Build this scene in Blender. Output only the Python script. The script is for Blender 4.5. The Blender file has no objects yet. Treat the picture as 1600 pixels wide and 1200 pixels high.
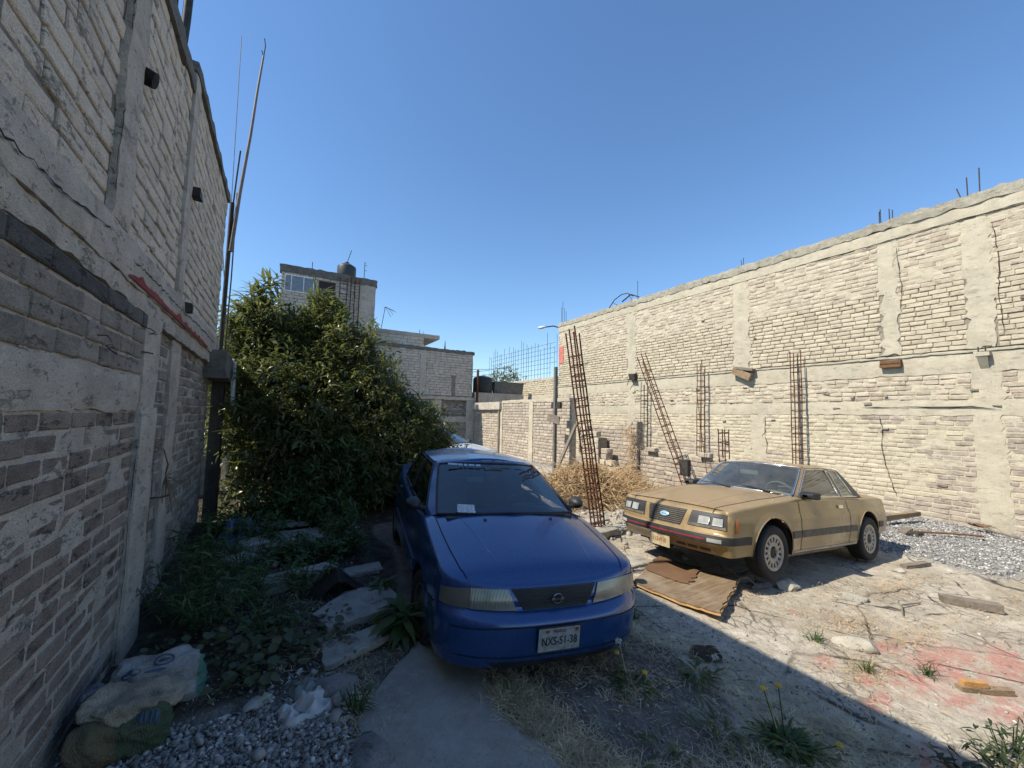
import bpy, bmesh, math, random
import numpy as np
from mathutils import Vector, Matrix, noise
from mathutils.bvhtree import BVHTree
R = math.radians
scene = bpy.context.scene
col = scene.collection
random.seed(11)
RNG = np.random.default_rng(7)

# ------------------------------------------------------------ camera
PIT, ROL, YAW, FPX = .0803, .0235, .52, 635.13
fw = Vector((math.sin(YAW)*math.cos(PIT), math.cos(YAW)*math.cos(PIT), math.sin(PIT)))
r0 = Vector((math.cos(YAW), -math.sin(YAW), 0)); u0 = r0.cross(fw)
rt = r0*math.cos(ROL)+u0*math.sin(ROL); up = -r0*math.sin(ROL)+u0*math.cos(ROL)
CAMP = Vector((0, 0, 1.9))
cd = bpy.data.cameras.new('camera'); cam = bpy.data.objects.new('camera', cd); col.objects.link(cam)
cd.sensor_fit = 'HORIZONTAL'; cd.sensor_width = 36; cd.lens = FPX/1600*36
cd.clip_start = .05; cd.clip_end = 2000
m = Matrix((rt, up, -fw)).transposed().to_4x4(); m.translation = CAMP
cam.matrix_world = m
scene.camera = cam

# ------------------------------------------------------------ light
SUN = Vector((-.89, .15, 1.0)).normalized()      # towards the sun
elev = math.asin(SUN.z); azi = math.atan2(SUN.x, SUN.y)
w = bpy.data.worlds.new('World'); scene.world = w; w.use_nodes = True
wn = w.node_tree; wn.nodes.clear()
sky = wn.nodes.new('ShaderNodeTexSky'); sky.sky_type = 'NISHITA'; sky.sun_disc = False
sky.sun_elevation = elev; sky.sun_rotation = azi
sky.altitude = 0; sky.air_density = 1.2; sky.dust_density = .15; sky.ozone_density = 6
bg = wn.nodes.new('ShaderNodeBackground'); bg.inputs[1].default_value = .14
wo = wn.nodes.new('ShaderNodeOutputWorld')
hs = wn.nodes.new('ShaderNodeHueSaturation'); hs.inputs['Saturation'].default_value = 1.06; wn.links.new(sky.outputs[0], hs.inputs['Color']); wn.links.new(hs.outputs[0], bg.inputs[0]); wn.links.new(bg.outputs[0], wo.inputs[0])
sd = bpy.data.lights.new('sun', 'SUN'); sd.energy = 5.0; sd.angle = R(.53); sd.color = (1, .92, .77)
so = bpy.data.objects.new('sun', sd); col.objects.link(so); so.location = (-20, 4, 24)
so.rotation_euler = SUN.to_track_quat('Z', 'Y').to_euler()
scene.view_settings.view_transform = 'Standard'; scene.view_settings.look = 'None'
scene.view_settings.exposure = .46; scene.view_settings.gamma = 1
scene.render.engine = 'CYCLES'
scene.cycles.max_bounces = 7; scene.cycles.diffuse_bounces = 3; scene.cycles.transparent_max_bounces = 12

# ------------------------------------------------------------ helpers
def gz(x, y):
    return .046-.0259*x+.0191*y
def proj(p):
    d = Vector(p)-CAMP; z = d.dot(fw)
    if z < .15: return None
    return 800+FPX*d.dot(rt)/z, 600-FPX*d.dot(up)/z, z
def tag(o, label=None, cat=None, group=None, kind=None, category=None):
    cat = cat or category
    if label: o['label'] = label
    if cat: o['category'] = cat
    if group: o['group'] = group
    if kind: o['kind'] = kind
    return o
def empty(name, loc, label, cat, group=None, rot=(0, 0, 0)):
    o = bpy.data.objects.new(name, None); col.objects.link(o)
    o.location = loc; o.rotation_euler = rot; o.empty_display_size = .2
    return tag(o, label, cat, group)
def mesh(name, v, f, mat, smooth=None):
    me = bpy.data.meshes.new(name); me.from_pydata([tuple(a) for a in v], [], [tuple(a) for a in f]); me.update()
    if mat: me.materials.append(mat)
    if smooth:
        me.shade_smooth()
        if smooth < 180: me.set_sharp_from_angle(angle=R(smooth))
    return me
def obj(name, me, parent=None, loc=(0, 0, 0), rot=(0, 0, 0), **k):
    o = bpy.data.objects.new(name, me); col.objects.link(o)
    o.location = loc; o.rotation_euler = rot
    if parent: o.parent = parent
    return tag(o, **k)
class MB:
    def __init__(s): s.v = []; s.f = []
    def add(s, v, f):
        n = len(s.v); s.v += [tuple(a) for a in v]; s.f += [tuple(i+n for i in q) for q in f]; return s
    def box(s, x0, x1, y0, y1, z0, z1, j=0, M=None):
        v = [Vector((x, y, z)) for x in (x0, x1) for y in (y0, y1) for z in (z0, z1)]
        if j: v = [p+Vector((random.uniform(-j, j), random.uniform(-j, j), random.uniform(-j, j))) for p in v]
        if M: v = [M @ p for p in v]
        return s.add(v, [(0, 1, 3, 2), (4, 6, 7, 5), (0, 4, 5, 1), (2, 3, 7, 6), (0, 2, 6, 4), (1, 5, 7, 3)])
    def tube(s, pts, r, n=6, cap=True):
        pts = [Vector(p) for p in pts]; k = len(pts); base = len(s.v)
        rs = r if isinstance(r, (list, tuple)) else [r]*k
        ref = None
        for i, p in enumerate(pts):
            t = (pts[min(i+1, k-1)]-pts[max(i-1, 0)]).normalized()
            if ref is None: ref = Vector((0, 0, 1)) if abs(t.z) < .9 else Vector((1, 0, 0))
            a = t.cross(ref).normalized(); b = t.cross(a).normalized(); ref = -b if False else ref
            for q in range(n):
                an = 2*math.pi*q/n; s.v.append(tuple(p+(a*math.cos(an)+b*math.sin(an))*rs[i]))
        for i in range(k-1):
            for q in range(n):
                q2 = (q+1) % n; s.f.append((base+i*n+q, base+i*n+q2, base+(i+1)*n+q2, base+(i+1)*n+q))
        if cap:
            s.f.append(tuple(base+q for q in range(n))[::-1]); s.f.append(tuple(base+(k-1)*n+q for q in range(n)))
        return s
    def grid(s, rows):
        n = len(s.v); w_ = len(rows[0])
        for r_ in rows: s.v += [tuple(p) for p in r_]
        for i in range(len(rows)-1):
            for j in range(w_-1):
                s.f.append((n+i*w_+j, n+i*w_+j+1, n+(i+1)*w_+j+1, n+(i+1)*w_+j))
        return s
    def lathe(s, prof, n=32, M=None):
        # profile (r, h) spun about local Y
        b = len(s.v); k = len(prof)
        for q in range(n):
            a = 2*math.pi*q/n
            for r_, h in prof:
                p = Vector((r_*math.cos(a), h, r_*math.sin(a)))
                s.v.append(tuple(M @ p if M else p))
        for q in range(n):
            q2 = (q+1) % n
            for i in range(k-1): s.f.append((b+q*k+i, b+q*k+i+1, b+q2*k+i+1, b+q2*k+i))
        return s
    def mesh(s, name, mat, smooth=None): return mesh(name, s.v, s.f, mat, smooth)
    def obj(s, name, mat, parent=None, smooth=None, loc=(0, 0, 0), rot=(0, 0, 0), **k):
        return obj(name, s.mesh(name, mat, smooth), parent, loc, rot, **k)
def joined(name, protos, mats4, pick, mat, rnd=None, smooth=None):
    """many transformed copies of small prototype meshes as ONE mesh (stuff). protos: [(V (n,3), F list of tris/quads)]"""
    VV, LL, LS, RR = [], [], [], []; base = 0
    mats4 = np.asarray(mats4); pick = np.asarray(pick)
    for pi, (V, F) in enumerate(protos):
        idx = np.where(pick == pi)[0]
        if not len(idx): continue
        V = np.asarray(V, float); n = len(V)
        W_ = np.einsum('kij,nj->kni', mats4[idx][:, :3, :3], V)+mats4[idx][:, None, :3, 3]
        VV.append(W_.reshape(-1, 3))
        fl = np.concatenate([np.asarray(f) for f in F]); fn = np.array([len(f) for f in F])
        offs = base+np.arange(len(idx))*n
        LL.append((fl[None, :]+offs[:, None]).ravel()); LS.append(np.tile(fn, len(idx)))
        if rnd is not None: RR.append(np.repeat(rnd[idx], n))
        base += n*len(idx)
    V = np.concatenate(VV); L_ = np.concatenate(LL); S_ = np.concatenate(LS)
    me = bpy.data.meshes.new(name)
    me.vertices.add(len(V)); me.vertices.foreach_set('co', V.ravel())
    me.loops.add(len(L_)); me.loops.foreach_set('vertex_index', L_.astype(np.int32))
    me.polygons.add(len(S_)); st = np.concatenate([[0], np.cumsum(S_)[:-1]])
    me.polygons.foreach_set('loop_start', st.astype(np.int32)); me.polygons.foreach_set('loop_total', S_.astype(np.int32))
    me.update(calc_edges=True)
    if rnd is not None:
        at = me.attributes.new('rnd', 'FLOAT', 'POINT'); at.data.foreach_set('value', np.concatenate(RR).astype(np.float32))
    me.materials.append(mat)
    if smooth: me.shade_smooth()
    return me
def trs(loc, rot, sc):
    """arrays -> (n,4,4)"""
    loc = np.asarray(loc, float); n = len(loc); rot = np.asarray(rot, float); sc = np.asarray(sc, float)
    if sc.ndim == 1: sc = np.repeat(sc[:, None], 3, 1)
    cx, sx = np.cos(rot[:, 0]), np.sin(rot[:, 0]); cy, sy = np.cos(rot[:, 1]), np.sin(rot[:, 1]); cz, sz = np.cos(rot[:, 2]), np.sin(rot[:, 2])
    M = np.zeros((n, 4, 4)); M[:, 3, 3] = 1
    M[:, 0, 0] = cy*cz; M[:, 0, 1] = sx*sy*cz-cx*sz; M[:, 0, 2] = cx*sy*cz+sx*sz
    M[:, 1, 0] = cy*sz; M[:, 1, 1] = sx*sy*sz+cx*cz; M[:, 1, 2] = cx*sy*sz-sx*cz
    M[:, 2, 0] = -sy; M[:, 2, 1] = sx*cy; M[:, 2, 2] = cx*cy
    M[:, :3, :3] *= sc[:, None, :]; M[:, :3, 3] = loc
    return M
def nz(x, y, z=0., s=1.): return noise.noise(Vector((x*s, y*s, z*s+3.7)))
def fbm(x, y, z=0., s=1., o=4): return noise.fractal(Vector((x*s, y*s, z*s+1.3)), 1.0, 2.0, o)

# ------------------------------------------------------------ materials
class NT:
    def __init__(s, name):
        s.m = bpy.data.materials.new(name); s.m.use_nodes = True; s.t = s.m.node_tree
        s.b = s.t.nodes['Principled BSDF']; s.L = s.t.links.new
    def n(s, typ, **k):
        nd = s.t.nodes.new('ShaderNode'+typ)
        for a, b in k.items():
            if a.startswith('i_'): nd.inputs[a[2:].replace('_', ' ')].default_value = b
            else: setattr(nd, a, b)
        return nd
    def pos(s): return s.n('NewGeometry').outputs['Position']
    def objc(s): return s.n('TexCoord').outputs['Object']
    def noise(s, scale, det=4, vec=None, rough=.55, dist=0):
        nd = s.n('TexNoise', i_Scale=scale, i_Detail=det, i_Roughness=rough, i_Distortion=dist)
        s.L(vec if vec is not None else s.pos(), nd.inputs['Vector']); return nd.outputs[0]
    def mapr(s, v, a, b, c=0., d=1., smooth=False):
        nd = s.n('MapRange'); nd.inputs[1].default_value = a; nd.inputs[2].default_value = b; nd.inputs[3].default_value = c; nd.inputs[4].default_value = d
        if smooth: nd.interpolation_type = 'SMOOTHSTEP'
        s.L(v, nd.inputs[0]); return nd.outputs[0]
    def mix(s, f, a, b, mode='MIX'):
        nd = s.n('Mix', data_type='RGBA', blend_type=mode)
        for i, v in ((0, f), (6, a), (7, b)):
            if hasattr(v, 'links'): s.L(v, nd.inputs[i])
            elif i == 0: nd.inputs[0].default_value = v
            else: nd.inputs[i].default_value = (*v, 1)
        return nd.outputs[2]
    def math(s, op, a, b=0., c=0.):
        nd = s.n('Math', operation=op)
        for i, v in enumerate((a, b, c)):
            if hasattr(v, 'links'): s.L(v, nd.inputs[i])
            else: nd.inputs[i].default_value = v
        return nd.outputs[0]
    def attr(s, name): return s.n('Attribute', attribute_name=name).outputs['Fac']
    def rnd(s):
        return s.math('FRACT', s.math('ADD', s.n('ObjectInfo').outputs['Random'], s.attr('rnd')))
    def bump(s, h, st=.5, dist=.01):
        nd = s.n('Bump', i_Strength=st, i_Distance=dist); s.L(h, nd.inputs['Height']); s.L(nd.outputs[0], s.b.inputs['Normal']); return nd
    def set(s, c=None, rough=None, metal=None, spec=None, **k):
        for key, v in (('Base Color', c), ('Roughness', rough), ('Metallic', metal), ('Specular IOR Level', spec), *[(a.replace('_', ' '), b) for a, b in k.items()]):
            if v is None: continue
            if hasattr(v, 'links'): s.L(v, s.b.inputs[key])
            elif key == 'Base Color': s.b.inputs[key].default_value = (*v, 1)
            else: s.b.inputs[key].default_value = v
        return s.m
def mat_brick(name, A, B, C, grit=.6, dirt=(.10, .09, .08), dirtamt=.5, speck=.4, mott=.5):
    s = NT(name); r = s.rnd()
    c = s.mix(r, A, B)
    c = s.mix(s.mapr(s.math('FRACT', s.math('MULTIPLY', r, 7.31)), .72, 1.0), c, C)
    n1 = s.noise(9, 5); n2 = s.noise(90, 3, rough=.7); n3 = s.noise(1.3, 4)
    c = s.mix(s.mapr(n1, .35, .75, 0, .45), c, tuple(min(1, x*1.25) for x in C))
    c = s.mix(s.mapr(n2, .45, .70, 0, speck), c, tuple(x*.35 for x in A))
    c = s.mix(s.mapr(n3, .52, .78, 0, dirtamt), c, dirt)
    mq = s.n('Mapping'); mq.inputs['Scale'].default_value = (5, 5, 15); s.L(s.pos(), mq.inputs['Vector'])
    n7 = s.noise(1, 7, mq.outputs[0], rough=.78); ch = s.mapr(n7, .575, .625)
    c = s.mix(s.math('MULTIPLY', ch, mott), c, tuple(x*.38 for x in A)); c = s.mix(s.mapr(n7, .46, .36, 0, .4), c, tuple(min(1, x*1.22) for x in C))
    g1 = s.noise(210, 2, rough=.8)
    c = s.mix(s.mapr(g1, .50, .68, 0, .55), c, tuple(x*.42 for x in A)); c = s.mix(s.mapr(g1, .48, .34, 0, .35), c, tuple(min(1, x*1.3) for x in C))
    h = s.math('ADD', s.math('ADD', s.math('MULTIPLY', n2, .6), s.math('MULTIPLY', g1, .35)), s.noise(28, 4)); h = s.math('SUBTRACT', h, s.math('MULTIPLY', ch, .7))
    s.bump(h, grit, .014)
    return s.set(c, .95, spec=.15)
def mat_rough(name, A, B, sc=6, grit=.5, speck=.25, dirt=(.12, .11, .09), dirtamt=.35, rough=.93, streak=True, bsc=40, bd=.012, mott=.45):
    s = NT(name)
    n1 = s.noise(sc, 6, rough=.6); n2 = s.noise(bsc*2, 3, rough=.7); n3 = s.noise(1.1, 5)
    c = s.mix(s.mapr(n1, .3, .7), A, B)
    c = s.mix(s.mapr(n2, .5, .72, 0, speck), c, tuple(x*.4 for x in A))
    c = s.mix(s.mapr(n3, .5, .75, 0, dirtamt), c, dirt)
    if streak:
        mp = s.n('Mapping'); mp.inputs['Scale'].default_value = (7, 7, .5); s.L(s.pos(), mp.inputs['Vector'])
        n4 = s.noise(1, 4, mp.outputs[0]); c = s.mix(s.mapr(n4, .56, .75, 0, dirtamt*.9), c, dirt)
    mq = s.n('Mapping'); mq.inputs['Scale'].default_value = (5, 5, 15); s.L(s.pos(), mq.inputs['Vector'])
    n7 = s.noise(1, 7, mq.outputs[0], rough=.78); ch = s.mapr(n7, .575, .625)
    c = s.mix(s.math('MULTIPLY', ch, mott), c, tuple(x*.38 for x in A)); c = s.mix(s.mapr(n7, .46, .36, 0, .4), c, tuple(min(1, x*1.22) for x in B))
    g1 = s.noise(190, 2, rough=.8); pit = s.mapr(s.noise(36, 3, rough=.5), .66, .72)
    c = s.mix(s.mapr(g1, .50, .70, 0, .4), c, tuple(x*.45 for x in A)); c = s.mix(s.mapr(g1, .47, .34, 0, .25), c, tuple(min(1, x*1.25) for x in B))
    c = s.mix(s.math('MULTIPLY', pit, .6), c, tuple(x*.3 for x in A))
    h = s.math('ADD', s.math('ADD', s.math('MULTIPLY', n2, .5), s.math('MULTIPLY', g1, .3)), s.noise(bsc*.5, 5, rough=.65))
    h = s.math('SUBTRACT', h, s.math('MULTIPLY', pit, .8)); h = s.math('SUBTRACT', h, s.math('MULTIPLY', ch, .6))
    s.bump(h, grit, bd)
    return s.set(c, rough, spec=.2)
def mat_plain(name, c, rough=.6, metal=0., spec=.5, var=.25, sc=8, bump=.15, **k):
    s = NT(name); n1 = s.noise(sc, 5)
    cc = s.mix(s.mapr(n1, .3, .7), tuple(x*(1-var) for x in c), tuple(min(1, x*(1+var)) for x in c))
    if bump: s.bump(s.noise(sc*8, 3), bump, .004)
    return s.set(cc, rough, metal, spec, **k)
# ------------------------------------------------------------ ground
def sstep(a, b, v):
    t = min(1, max(0, (v-a)/(b-a))); return t*t*(3-2*t)
PATH_L = [(-3.5, 1.3), (-.5, .55), (.8, .1), (1.7, .3), (2.34, .47), (2.65, .5), (2.9, .72), (3.15, .98), (3.4, 1.15)]
PATH_R = [(-3.5, 3.0), (-.5, 2.25), (.8, 1.75), (1.4, 1.58), (1.88, 1.42), (2.3, 1.33), (2.65, 1.34), (3.15, 1.6), (3.4, 1.75)]
def lerp_tab(t, x):
    if x <= t[0][0]: return t[0][1]
    for (a, b), (c, d) in zip(t, t[1:]):
        if x <= c: return b+(d-b)*(x-a)/(c-a)
    return t[-1][1]
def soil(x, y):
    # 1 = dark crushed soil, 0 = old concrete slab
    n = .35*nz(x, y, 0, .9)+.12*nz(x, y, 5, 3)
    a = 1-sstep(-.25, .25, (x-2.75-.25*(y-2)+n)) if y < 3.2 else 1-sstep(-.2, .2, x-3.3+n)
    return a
def humus(x, y):
    n = .3*nz(x, y, 9, 1.1)
    if y > 6.8: return 1-sstep(-.3, .3, x-6.5-n*2)
    return (1-sstep(-.2, .25, x-1.0-.12*(y-3)+n))*sstep(3.05, 3.35, y+n)
def gravel(x, y):
    n = .25*nz(x, y, 4, 1.3)
    return sstep(-.12, .12, x-8.55+.35*(y-2.7)*0+n)*sstep(-.12, .12, y-(1.55-.15*(x-9))+n*.6)
def gh(x, y):
    h = gz(x, y)
    s_ = soil(x, y); hu = humus(x, y)
    h += .012*fbm(x, y, 0, .8)+.006*fbm(x, y, 2, 5)*(1+s_)
    h += hu*(.03+.05*fbm(x, y, 6, 1.6))+gravel(x, y)*(.05+.03*fbm(x, y, 3, 2))
    return h
def axis(segs):
    out = []
    for a, b, st in segs:
        n = max(1, int(round((b-a)/st))); out += [a+(b-a)*i/n for i in range(n)]
    return out+[segs[-1][1]]
gx = axis([(-300, -20, 40), (-20, -2, 3), (-2, 6, .06), (6, 14, .12), (14, 30, 2), (30, 300, 45)])
gy = axis([(-300, -20, 40), (-20, 0, 2), (0, 6, .06), (6, 12, .12), (12, 22, .5), (22, 60, 6), (60, 400, 60)])
V = []; at = {'soil': [], 'humus': [], 'gravel': [], 'red': []}
RED = [((4.95, 1.22), .5, .3), ((4.3, 1.3), .3, .14), ((4.35, 1.05), .25, .1), ((5.5, 1.0), .5, .2), ((3.95, 1.72), .16, .07), ((4.0, 1.45), .2, .05), ((4.75, 1.6), .3, .06), ((3.75, 1.3), .25, .06), ((4.55, .85), .3, .08), ((3.1, .75), .3, .12), ((3.4, .95), .2, .1), ((4.7, 2.3), .1, .05)]
for y in gy:
    for x in gx:
        near = -2 < x < 14 and -1 < y < 24
        V.append((x, y, gh(x, y) if near else gz(max(-20, min(30, x)), max(-20, min(30, y)))-(.02 if not near else 0)))
        at['soil'].append(soil(x, y) if near else 0); at['humus'].append(humus(x, y) if near else .6)
        at['gravel'].append(gravel(x, y) if near else 0)
        rr = 0
        if 2.5 < x < 7 and .2 < y < 3:
            for (cx, cy), ax, ay in RED:
                d = math.hypot((x-cx)/ax, (y-cy)/ay); rr = max(rr, 1.6-d)
        at['red'].append(max(0, rr))
nxx = len(gx)
F = [(j*nxx+i, j*nxx+i+1, (j+1)*nxx+i+1, (j+1)*nxx+i) for j in range(len(gy)-1) for i in range(nxx-1)]
s = NT('ground')
n1 = s.noise(1.1, 6); n2 = s.noise(7, 6, rough=.65); n3 = s.noise(60, 4, rough=.7); n4 = s.noise(3.1, 5, dist=1.2)
con = s.mix(s.mapr(n2, .3, .7), (.36, .32, .255), (.56, .505, .41))
con = s.mix(s.mapr(n1, .42, .7, 0, .75), con, (.31, .26, .19))
con = s.mix(s.mapr(n4, .52, .72, 0, .7), con, (.66, .61, .52))
# thin cracks between old slab flakes
mp = s.n('Mapping'); s.L(s.pos(), mp.inputs['Vector'])
mxv = s.n('Mix', data_type='VECTOR'); mxv.inputs[0].default_value = .12
nvec = s.n('TexNoise', i_Scale=2.5, i_Detail=4.); s.L(s.pos(), nvec.inputs['Vector'])
s.L(mp.outputs[0], mxv.inputs[4]); s.L(nvec.outputs[1], mxv.inputs[5])
vo = s.n('TexVoronoi', feature='DISTANCE_TO_EDGE', i_Scale=1.35); s.L(mxv.outputs[1], vo.inputs['Vector'])
crk = s.mapr(vo.outputs[0], .004, .022, 1, 0)
crk = s.math('MULTIPLY', crk, s.mapr(s.noise(1.7, 3), .42, .6))
vo2 = s.n('TexVoronoi', feature='DISTANCE_TO_EDGE', i_Scale=9.); s.L(mxv.outputs[1], vo2.inputs['Vector'])
crk2 = s.math('MULTIPLY', s.mapr(vo2.outputs[0], .02, .09, 1, 0), s.mapr(s.noise(2.3, 4), .48, .62, 0, .8))
g9 = s.noise(150, 3, rough=.8); con = s.mix(s.mapr(g9, .5, .66, 0, .5), con, (.17, .15, .12)); con = s.mix(s.mapr(s.noise(18, 5, rough=.7), .52, .66, 0, .45), con, (.24, .20, .15))
con = s.mix(crk2, con, (.16, .14, .115))
con = s.mix(crk, con, (.06, .055, .045))
redm = s.math('MULTIPLY', s.mapr(s.attr('red'), .25, 1.1), s.mapr(s.noise(6.5, 8, rough=.82), .455, .495))
con = s.mix(s.math('MULTIPLY', redm, .62), con, s.mix(n3, (.42, .12, .10), (.50, .22, .18)))
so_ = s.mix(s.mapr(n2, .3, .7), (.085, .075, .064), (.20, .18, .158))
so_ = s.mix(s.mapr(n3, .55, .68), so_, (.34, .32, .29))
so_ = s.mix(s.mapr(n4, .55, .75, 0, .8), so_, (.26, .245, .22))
hu_ = s.mix(s.mapr(n2, .35, .65), (.03, .027, .02), (.085, .075, .06))
gr_ = s.mix(s.mapr(n3, .4, .6), (.13, .125, .12), (.38, .37, .35))
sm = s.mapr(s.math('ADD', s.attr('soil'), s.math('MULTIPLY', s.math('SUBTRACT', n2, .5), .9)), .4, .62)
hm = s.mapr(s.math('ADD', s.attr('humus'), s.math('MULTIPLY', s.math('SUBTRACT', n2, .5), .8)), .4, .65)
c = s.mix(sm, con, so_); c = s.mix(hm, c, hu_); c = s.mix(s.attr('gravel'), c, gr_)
h = s.math('ADD', s.math('MULTIPLY', n3, .7), s.math('MULTIPLY', n2, 1.4)); h = s.math('SUBTRACT', h, s.math('MULTIPLY', crk, 1.2)); h = s.math('SUBTRACT', h, s.math('MULTIPLY', crk2, .5))
s.bump(h, .8, .022); s.set(c, .95, spec=.15)
M_GROUND = s.m
me = mesh('ground', V, F, M_GROUND, 180)
for k_, a_ in at.items():
    A_ = me.attributes.new(k_, 'FLOAT', 'POINT'); A_.data.foreach_set('value', np.array(a_, dtype=np.float32))
obj('ground', me, kind='structure')
# concrete driveway strip
rows = []
ys = [(-3.5+.07*i) for i in range(100)]
for y in ys:
    a = lerp_tab(PATH_L, y)+.05*nz(y, 3, 0, 2.5)+.02*nz(y, 1, 0, 11); b = lerp_tab(PATH_R, y)+.05*nz(y, 7, 0, 2.2)+.03*nz(y, 9, 0, 10)
    r_ = [(a-.02, y, gz(a, y)-.06)]
    for i in range(15):
        x = a+(b-a)*i/14
        r_.append((x, y, gz(x, y)+.034+.008*fbm(x, y, 0, 1.7)-(.012 if i in (0, 14) else 0)))
    r_.append((b+.02, y, gz(b, y)-.06)); rows.append(r_)
s = NT('path_concrete')
n1 = s.noise(2.2, 6); n2 = s.noise(55, 4, rough=.75); n3 = s.noise(14, 5)
c = s.mix(s.mapr(n1, .3, .7), (.23, .215, .19), (.33, .31, .28)); c = s.mix(s.mapr(n3, .45, .75, 0, .5), c, (.40, .38, .345))
c = s.mix(s.mapr(n2, .56, .7, 0, .55), c, (.07, .068, .064))
s.bump(s.math('ADD', n2, n3), .6, .008); s.set(c, .9, spec=.2)
M_PATH = s.m
MB().grid(rows).obj('driveway', M_PATH, smooth=60, kind='structure')
# ------------------------------------------------------------ masonry
def brick_proto(seed, flat=False):
    rg = random.Random(seed); V = []
    ys = [-.5, -.46, -.1, .46, .5] if not flat else [-.5, -.45, .45, .5]
    zs = [-.5, -.40, .40, .5]; ny, nz_ = len(ys)-1, 3
    tl = rg.uniform(-.12, .12); tz = rg.uniform(-.12, .12)
    for j in range(nz_+1):
        for i in range(ny+1):
            y = ys[i]; z = zs[j]
            ed = (i in (0, ny))+(j in (0, nz_))
            x = (0 if not ed else (-.22 if ed == 1 else -.45))+tl*y+tz*z
            x += rg.uniform(-.05, .05)*(1 if not ed else 2)
            if ed: y += rg.uniform(-.012, .012); z += rg.uniform(-.035, .035)
            V.append((x, y, z))
    F = []; w_ = ny+1
    for j in range(nz_):
        for i in range(ny): F.append((j*w_+i, j*w_+i+1, (j+1)*w_+i+1, (j+1)*w_+i))
    ring = [i for i in range(w_)]+[j*w_+ny for j in range(1, nz_+1)]+[nz_*w_+i for i in range(ny-1, -1, -1)]+[j*w_ for j in range(nz_-1, 0, -1)]
    b = len(V)
    for k in ring: V.append((-1.6, V[k][1], V[k][2]))
    n = len(ring)
    for k in range(n): k2 = (k+1) % n; F.append((ring[k2], ring[k], b+k, b+k2))
    return V, F
BP = [brick_proto(k) for k in range(12)]
BPS = [brick_proto(k+50, True) for k in range(8)]
DEP = .02   # unit depth of a brick prototype in metres
_bm = {}
def brick_mesh(k, mat):
    key = (k, mat.name)
    if key not in _bm: _bm[key] = mesh('brick', BP[k][0], BP[k][1], mat, 40)
    return _bm[key]
def courses(y0, y1, z0, z1, L, H, jt=.014, excl=(), seed=0, jit=.006, drop=0.):
    rg = random.Random(seed); out = []; n = int(round((z1-z0)/H)); H = (z1-z0)/n
    for k in range(n):
        z = z0+(k+.5)*H; y = y0-rg.random()*L*.3-(L/2 if k % 2 else 0)
        while y < y1:
            l = L*rg.uniform(.9, 1.08)
            a, b = max(y, y0)+jt/2, min(y+l, y1)-jt/2; y += l
            segs = [(a, b)]
            for (e0, e1, f0, f1) in excl:
                if f0 < z < f1:
                    ns = []
                    for (p, q) in segs:
                        if q <= e0 or p >= e1: ns.append((p, q)); continue
                        if p < e0-.03: ns.append((p, e0))
                        if q > e1+.03: ns.append((e1, q))
                    segs = ns
            for (p, q) in segs:
                if q-p < .035 or rg.random() < drop: continue
                out.append(((p+q)/2+rg.uniform(-jit, jit)*.5, z+rg.uniform(-jit, jit)*.6, q-p, H-jt*rg.uniform(.8, 1.3)))
    return out
def lay(root, specs, cap=290, minpx=8):
    """specs: list of (bricks, mat, proud, tilt). The ones that show largest become parts; the rest one stuff part per material."""
    MW = Matrix.Translation(root.location) @ root.rotation_euler.to_matrix().to_4x4()
    cand = []
    for si, (bl, mat, proud, tilt) in enumerate(specs):
        for bi, (y, z, l, h) in enumerate(bl):
            p = proj(MW @ Vector((0, y, z)))
            sc = -1
            if p and -60 < p[0] < 1660 and -60 < p[1] < 1260:
                a = proj(MW @ Vector((0, y-l/2, z))); b = proj(MW @ Vector((0, y+l/2, z)))
                if a and b: sc = math.hypot(a[0]-b[0], a[1]-b[1])*FPX/p[2]*h/100; 
                if a and b and math.hypot(a[0]-b[0], a[1]-b[1]) < minpx: sc = -1
            cand.append((sc, si, bi))
    cand.sort(key=lambda t: -t[0])
    chosen = set((c[1], c[2]) for c in cand[:cap] if c[0] > 0)
    rg = random.Random(5)
    for si, (bl, mat, proud, tilt) in enumerate(specs):
        loc, rot, sc, big = [], [], [], []
        for bi, (y, z, l, h) in enumerate(bl):
            x = proud+rg.uniform(-.004, .004)*(1+tilt*30)
            L_ = (x, y, z); R_ = (rg.gauss(0, tilt*.5), rg.gauss(0, tilt), rg.gauss(0, tilt)*.6)
            if (si, bi) in chosen:
                o = bpy.data.objects.new('brick', brick_mesh(rg.randrange(12), mat)); col.objects.link(o)
                o.parent = root; o.location = L_; o.rotation_euler = R_; o.scale = (DEP, l, h)
            else: loc.append(L_); rot.append(R_); sc.append((DEP, l, h))
        if loc:
            n = len(loc)
            me = joined('bricks', BPS, trs(loc, rot, np.array(sc)), RNG.integers(0, 8, n), mat, RNG.random(n))
            obj('brick_courses', me, root, kind='stuff')
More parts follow.
